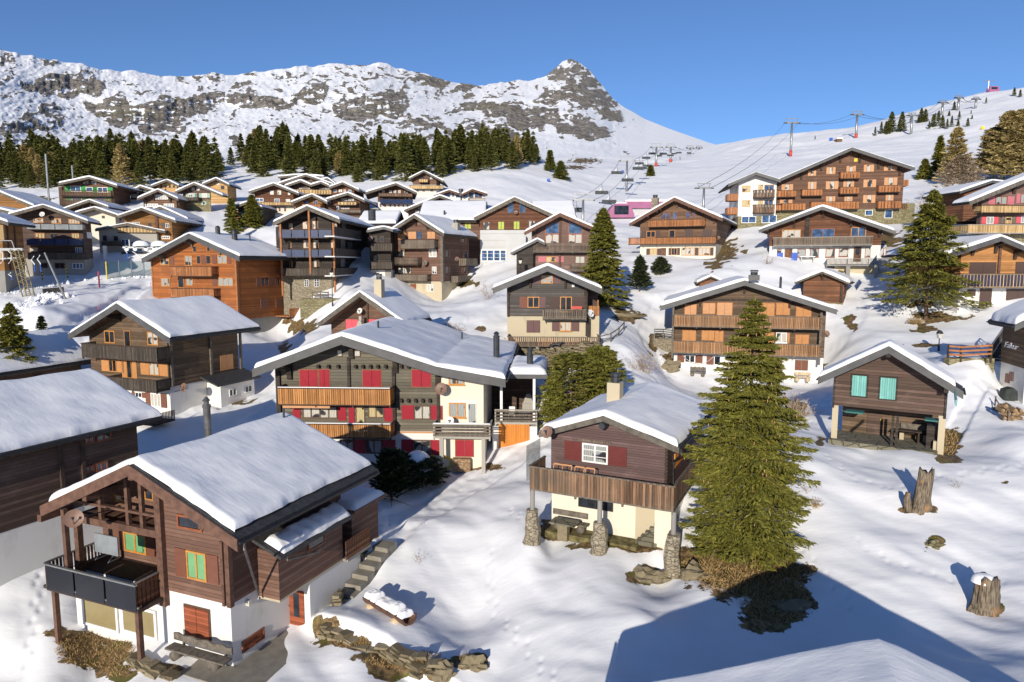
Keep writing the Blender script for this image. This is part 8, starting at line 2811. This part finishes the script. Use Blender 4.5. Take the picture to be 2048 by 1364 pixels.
# furniture inside the open barn
h = H22
u0, u1, a_, b_ = h.rect(*z7(740, 1075, 915, 1100), -1.9)
o = thing('bench', 'dark plank bench with a grey backboard in the open barn', 'bench', h.world(u0, 2.2, .02), h.rot)
MB().box(0, u1 - u0 + .3, -.3, .1, .44, .5).build('seat', M['beam'], o); MB().box(0, u1 - u0 + .3, .2, .25, .62, 1.0).build('backrest', M['beam_gr'], o)
for k in (.1, u1 - u0 + .1):
    MB().box(k - .12, k + .12, -.28, .1, 0, .44).build('leg', M['beige'], o)
o = thing('table', 'long dark table in front of the bench in the open barn', 'table', h.world(u0 - .3, 1.5, .02), h.rot)
MB().box(0, u1 - u0 + .2, -.32, .32, .7, .76).build('table_top', M['beam'], o)
for k in (.15, u1 - u0 + .05):
    MB().box(k - .05, k + .05, -.25, .25, 0, .7).build('leg', M['beam'], o)
u0, u1, a_, b_ = h.rect(*z7(980, 1210, 1045, 1270), -.3)
o = MB().box(u0, u1, .15, .7, 0, .55).build('stone_block', M['beige']); o.location = h.O; o.rotation_euler = (0, 0, h.rot)
tag(o, 'squared pale stone block just inside the right wall of the open barn', 'block')
# things at the wide balcony house
bench('grey garden bench left of the tall spruce by the white wall', H19, (1380, 738, 1412, 752), 1.2, .5, 'beam_gr')
bench('slatted bench beside the lower white wall, right of the tall spruce', H19, (1590, 747, 1622, 763), .8, .4, 'bare')
u0, z0 = H19.f(1366, 712, .5); u1, _ = H19.f(1427, 720, .5)
pts = [(u0 + (u1 - u0) * k / 14, -.5, z0 - .85 * (1 - (2 * k / 14 - 1) ** 2) + .0) for k in range(15)]
o = thing('hammock', 'white hammock slung below the lower balcony', 'hammock', H19.O, H19.rot)
b = MB()
for k in range(14):
    w0, w1 = .12 + .3 * (1 - (2 * k / 14 - 1) ** 2), .12 + .3 * (1 - (2 * (k + 1) / 14 - 1) ** 2)
    p0, p1 = pts[k], pts[k + 1]
    b.add([(p0[0], p0[1] - w0, p0[2] + .12), (p0[0], p0[1], p0[2]), (p1[0], p1[1], p1[2]), (p1[0], p1[1] - w1, p1[2] + .12)], [(0, 1, 2, 3)])
b.build('cloth', M['signw'], o)
# chairs on the white terrace
for i, px in enumerate((1559, 1588)):
    u, z = H15.f(px, 526, .6)
    o = thing('plastic_chair', ('blue plastic chair left', 'blue plastic chair right')[i] + ' of the brown door on the white ground floor', 'chair', H15.world(u, -.6, z), H15.rot)
    MB().box(-.4, .4, -.35, .35, .4, .55).build('seat', M['blue'], o); MB().box(-.4, .4, .3, .42, .5, 1.5).build('backrest', M['blue'], o)
    for sx in (-.3, .3):
        MB().box(sx - .06, sx + .06, -.3, .3, 0, .4).build('leg', M['blue'], o)
u, z = H15.f(1615, 526, .8)
o = thing('terrace_table', 'white table between the two dark windows of the white ground floor', 'table', H15.world(u, -.8, z), H15.rot)
MB().box(-1, 1, -.4, .4, .85, .95).build('table_top', M['signw'], o)
for sx in (-.8, .8):
    MB().box(sx - .06, sx + .06, -.3, .3, 0, .85).build('leg', M['metal'], o)
# red lounger on the slate chalet's balcony
u0, u1, a_, b_ = H10.rect(*z4(992, 645, 1090, 676), 1.0)
o = MB().box(u0, u1, .9, 1.05, a_ - .2, b_).build('sun_lounger', M['red']); o.matrix_world = Matrix.Translation(H10.O) @ Matrix.Rotation(H10.rot, 4, 'Z') @ Matrix.Translation((0, -1.95, 0))
tag(o, 'red sun lounger behind the balcony pickets of the slate grey chalet', 'lounger')
# a dark animal under the deck: a dog
def dog():
    p = gp(1112, 702)
    p = H10.world(H10.f(1112, 700, 2.0)[0], -2.9, H10.f(1112, 701.5, 2.9)[1] + .1)
    o = thing('dog', 'black dog standing under the picket deck', 'dog', p, H10.rot)
    v = [(-.42, 0, .5), (-.1, 0, .52), (.28, 0, .54), (.45, 0, .66), (.58, 0, .72), (.75, 0, .66), (-.6, 0, .42), (-.72, 0, .3)]
    rr = [.13, .13, .17, .10, .095, .05, .035, .025]
    e = [(0, 1), (1, 2), (2, 3), (3, 4), (4, 5), (0, 6), (6, 7)]
    for x, kx in ((.3, .04), (-.38, -.08)):
        for sy in (-.1, .1):
            i = len(v)
            v += [(x, sy, .36), (x + kx, sy, .2), (x + .02, sy, .02)]; rr += [.075, .05, .04]
            e += [(2 if x > 0 else 0, i), (i, i + 1), (i + 1, i + 2)]
    skin(o, 'body', v, e, rr, M['black_m'])


def skin(parent, name, v, e, rr, mat, levels=2, root=0):
    me = bpy.data.meshes.new(name)
    me.from_pydata(v, e, [])
    o = bpy.data.objects.new(name, me)
    COL.objects.link(o)
    if parent: o.parent = parent
    sm = o.modifiers.new('skin', 'SKIN')
    ly = me.skin_vertices[0].data if me.skin_vertices else me.skin_vertices.new().data if hasattr(me.skin_vertices, 'new') else None
    for i, r in enumerate(rr):
        ly[i].radius = (r, r) if not isinstance(r, tuple) else r
        ly[i].use_root = (i == root)
    ss = o.modifiers.new('smooth', 'SUBSURF'); ss.levels = levels; ss.render_levels = levels
    sm.use_smooth_shade = True
    dg = bpy.context.evaluated_depsgraph_get()
    m2 = bpy.data.meshes.new_from_object(o.evaluated_get(dg))
    o.modifiers.clear()
    o.data = m2
    m2.materials.clear(); m2.materials.append(mat)
    return o


dog()


def person():
    p = gp(1583, 838)
    p = at(1583, 51)
    o = thing('person', 'person in a brown jacket and dark trousers stooping behind the tall spruce, facing left', 'person', p, R(12))
    cl, tr, sk, hr = plain('brown_jacket', (.20, .115, .045), .8, .2, 5), plain('dark_trousers', (.05, .045, .05), .8, .2, 5), plain('skin', (.55, .33, .24), .5, .05, 5), plain('dark_hair', (.02, .015, .012), .6, .2, 9)
    # one continuous body, bent forward to the left
    v = [(0, 0, .95), (-.05, 0, 1.15), (-.14, 0, 1.38), (-.22, 0, 1.5), (-.27, 0, 1.58),
         (-.16, -.19, 1.42), (-.30, -.23, 1.20), (-.50, -.16, 1.13), (-.57, -.13, 1.12), (-.16, .19, 1.42), (-.32, .22, 1.22), (-.50, .15, 1.16), (-.57, .12, 1.15),
         (.02, -.10, .88), (-.02, -.11, .50), (.06, -.11, .10), (-.10, -.12, .05), (.02, .10, .88), (.05, .11, .50), (.14, .11, .10), (-.02, .12, .05)]
    rr = [.16, .15, .165, .08, .055, .08, .06, .045, .03, .08, .06, .045, .03, .10, .075, .055, .045, .10, .075, .055, .045]
    e = [(0, 1), (1, 2), (2, 3), (3, 4), (2, 5), (5, 6), (6, 7), (7, 8), (2, 9), (9, 10), (10, 11), (11, 12), (0, 13), (13, 14), (14, 15), (15, 16), (0, 17), (17, 18), (18, 19), (19, 20)]
    b = skin(o, 'body', v, e, rr, cl)
    b.data.materials.append(tr); b.data.materials.append(sk)
    for f in b.data.polygons:
        c = f.center
        f.material_index = 2 if (c.z > 1.56 or c.x < -.535 and c.z > 1) else 1 if c.z < .9 else 0
    head = MB()
    hd = skin(o, 'head', [(-.29, 0, 1.62), (-.31, 0, 1.70), (-.31, 0, 1.76), (-.41, 0, 1.66)], [(0, 1), (1, 2), (1, 3)], [.075, .095, .085, .025], sk)
    skin(o, 'hair', [(-.29, 0, 1.74), (-.26, 0, 1.80), (-.33, 0, 1.83), (-.22, 0, 1.72)], [(0, 1), (1, 2), (0, 3)], [.095, .085, .06, .07], hr)
    for sy in (-.15, .12):
        for k in range(4):
            MB().tube([(-.58, sy + .03 * (k - 1.5), 1.13), (-.66, sy + .03 * (k - 1.5), 1.12 - .01 * k), (-.69, sy + .03 * (k - 1.5), 1.09)], .011, 6, r1=.008).build('finger', sk, o)
        MB().tube([(-.56, sy + .05, 1.14), (-.62, sy + .075, 1.15)], .013, 6).build('thumb', sk, o)
    q = thing('garden_lounger', 'dark folded garden lounger behind the person in a brown jacket', 'lounger', p + Vector((.9, .1, .0)), .2)
    MB().beam((-.3, 0, .2), (.9, 0, .95), .06, .06).beam((-.3, .5, .2), (.9, .5, .95), .06, .06).beam((-.2, .25, .9), (.9, .25, .6), .06, .55).build('frame', M['beam'], q)
    MB().tube([(-.25, .25, .1), (-.2, .25, .9), (0, .25, 1.25)], .3, 10, r1=.12).build('cover', M['black'], q)


person()
# firewood at the lettered house
M['firewood_end'] = plain('cut_log_ends', (.30, .20, .11), .8, .4, 4)
q0 = gp(2020, 838)
rg = random.Random(4)
for i in range(16):
    r_, c_ = divmod(i, 5)
    a = q0 + Vector((-.5 + c_ * .30 + (r_ % 2) * .15, rg.uniform(-.2, .3) - r_ * -.1, .1 + r_ * .24))
    l = MB().tube([(0, -.3, 0), (0, .3, 0)], .13 + rg.uniform(-.03, .03), 9).build('firewood_log', M['firewood_end'])
    l.location = a; l.rotation_euler = (rg.uniform(-.2, .2), 0, rg.uniform(-.5, .5))
    tag(l, 'pale cut firewood log heaped beside the lettered house', 'log', 'firewood logs by the lettered house')
tag(MB().prism([(-.55, 0), (.5, 0), (.42, .7), (.1, .95), (-.4, .8)], -.3, .3).build('tarpaulin', plain('dark_green_tarpaulin', (.03, .036, .03), .7, .3, 3)), 'dark green tarpaulin covering a woodpile by the lettered house', 'tarpaulin').location = gp(2016, 800)
# red tarpaulin fence far left
a = at(484, 132)
o = MB().box(-1.6, 1.7, -.1, .1, .2, 1.5).build('safety_banner', M['red']); o.location = a
tag(o, 'bright red banner between the pale log house and the long brown chalet', 'banner')
# small far marks on the slopes: blue boards, gun, hut, skiers
for px, py, mat, lb, nm, ct in ((1097, 362, 'blue', 'blue snow gun left of the two lone spruces', 'snow_gun', 'snow gun'), (1245, 345, 'blue', 'blue slope board beside the free standing pylon', 'sign_board', 'sign'), (1662, 280, 'blue', 'blue slope board beside the tiny hut on the hill', 'sign_board', 'sign'), (1965, 257, 'yellow', 'yellow snow gun on the ski hill', 'snow_gun', 'snow gun')):
    p = gp(px, py + 2, dmin=100); m = p.y / FPX
    o = MB().box(-3 * m, 3 * m, -.3, .3, .3, 6 * m).tube([(0, 0, -.5), (0, 0, .5)], .15, 6).build(nm, M[mat]); o.location = p
    tag(o, lb, ct)
p = gp(1676, 283, dmin=100); m = p.y / FPX
o = thing('ski_hut', 'tiny brown hut on the skyline of the ski hill', 'hut', p)
MB().box(-5 * m, 5 * m, -2, 2, -1, 4 * m).build('wall', M['walnut'], o); MB().prism([(-6 * m, 4 * m), (6 * m, 4 * m), (5 * m, 6 * m), (-5 * m, 6 * m)], -2.4, 2.4).build('roof', M['roofsnow'], o)
for i, (px, py, lb) in enumerate(((1161, 330, 'tiny dark skier left of the centre chairlift'), (1360, 320, 'tiny dark skier right of the red padded pylons'))):
    p = gp(px, py, dmin=100); m = p.y / FPX
    h_ = 6 * m
    o = thing('person', lb, 'person', p)
    skin(o, 'body', [(0, 0, h_ * .5), (0, 0, h_ * .8), (0, 0, h_), (.2 * h_, 0, h_ * .6), (-.2 * h_, 0, h_ * .6), (.08 * h_, 0, 0), (-.08 * h_, 0, 0)], [(0, 1), (1, 2), (1, 3), (1, 4), (0, 5), (0, 6)], [h_ * .1, h_ * .1, h_ * .07, h_ * .03, h_ * .03, h_ * .05, h_ * .05], M['black_m'])
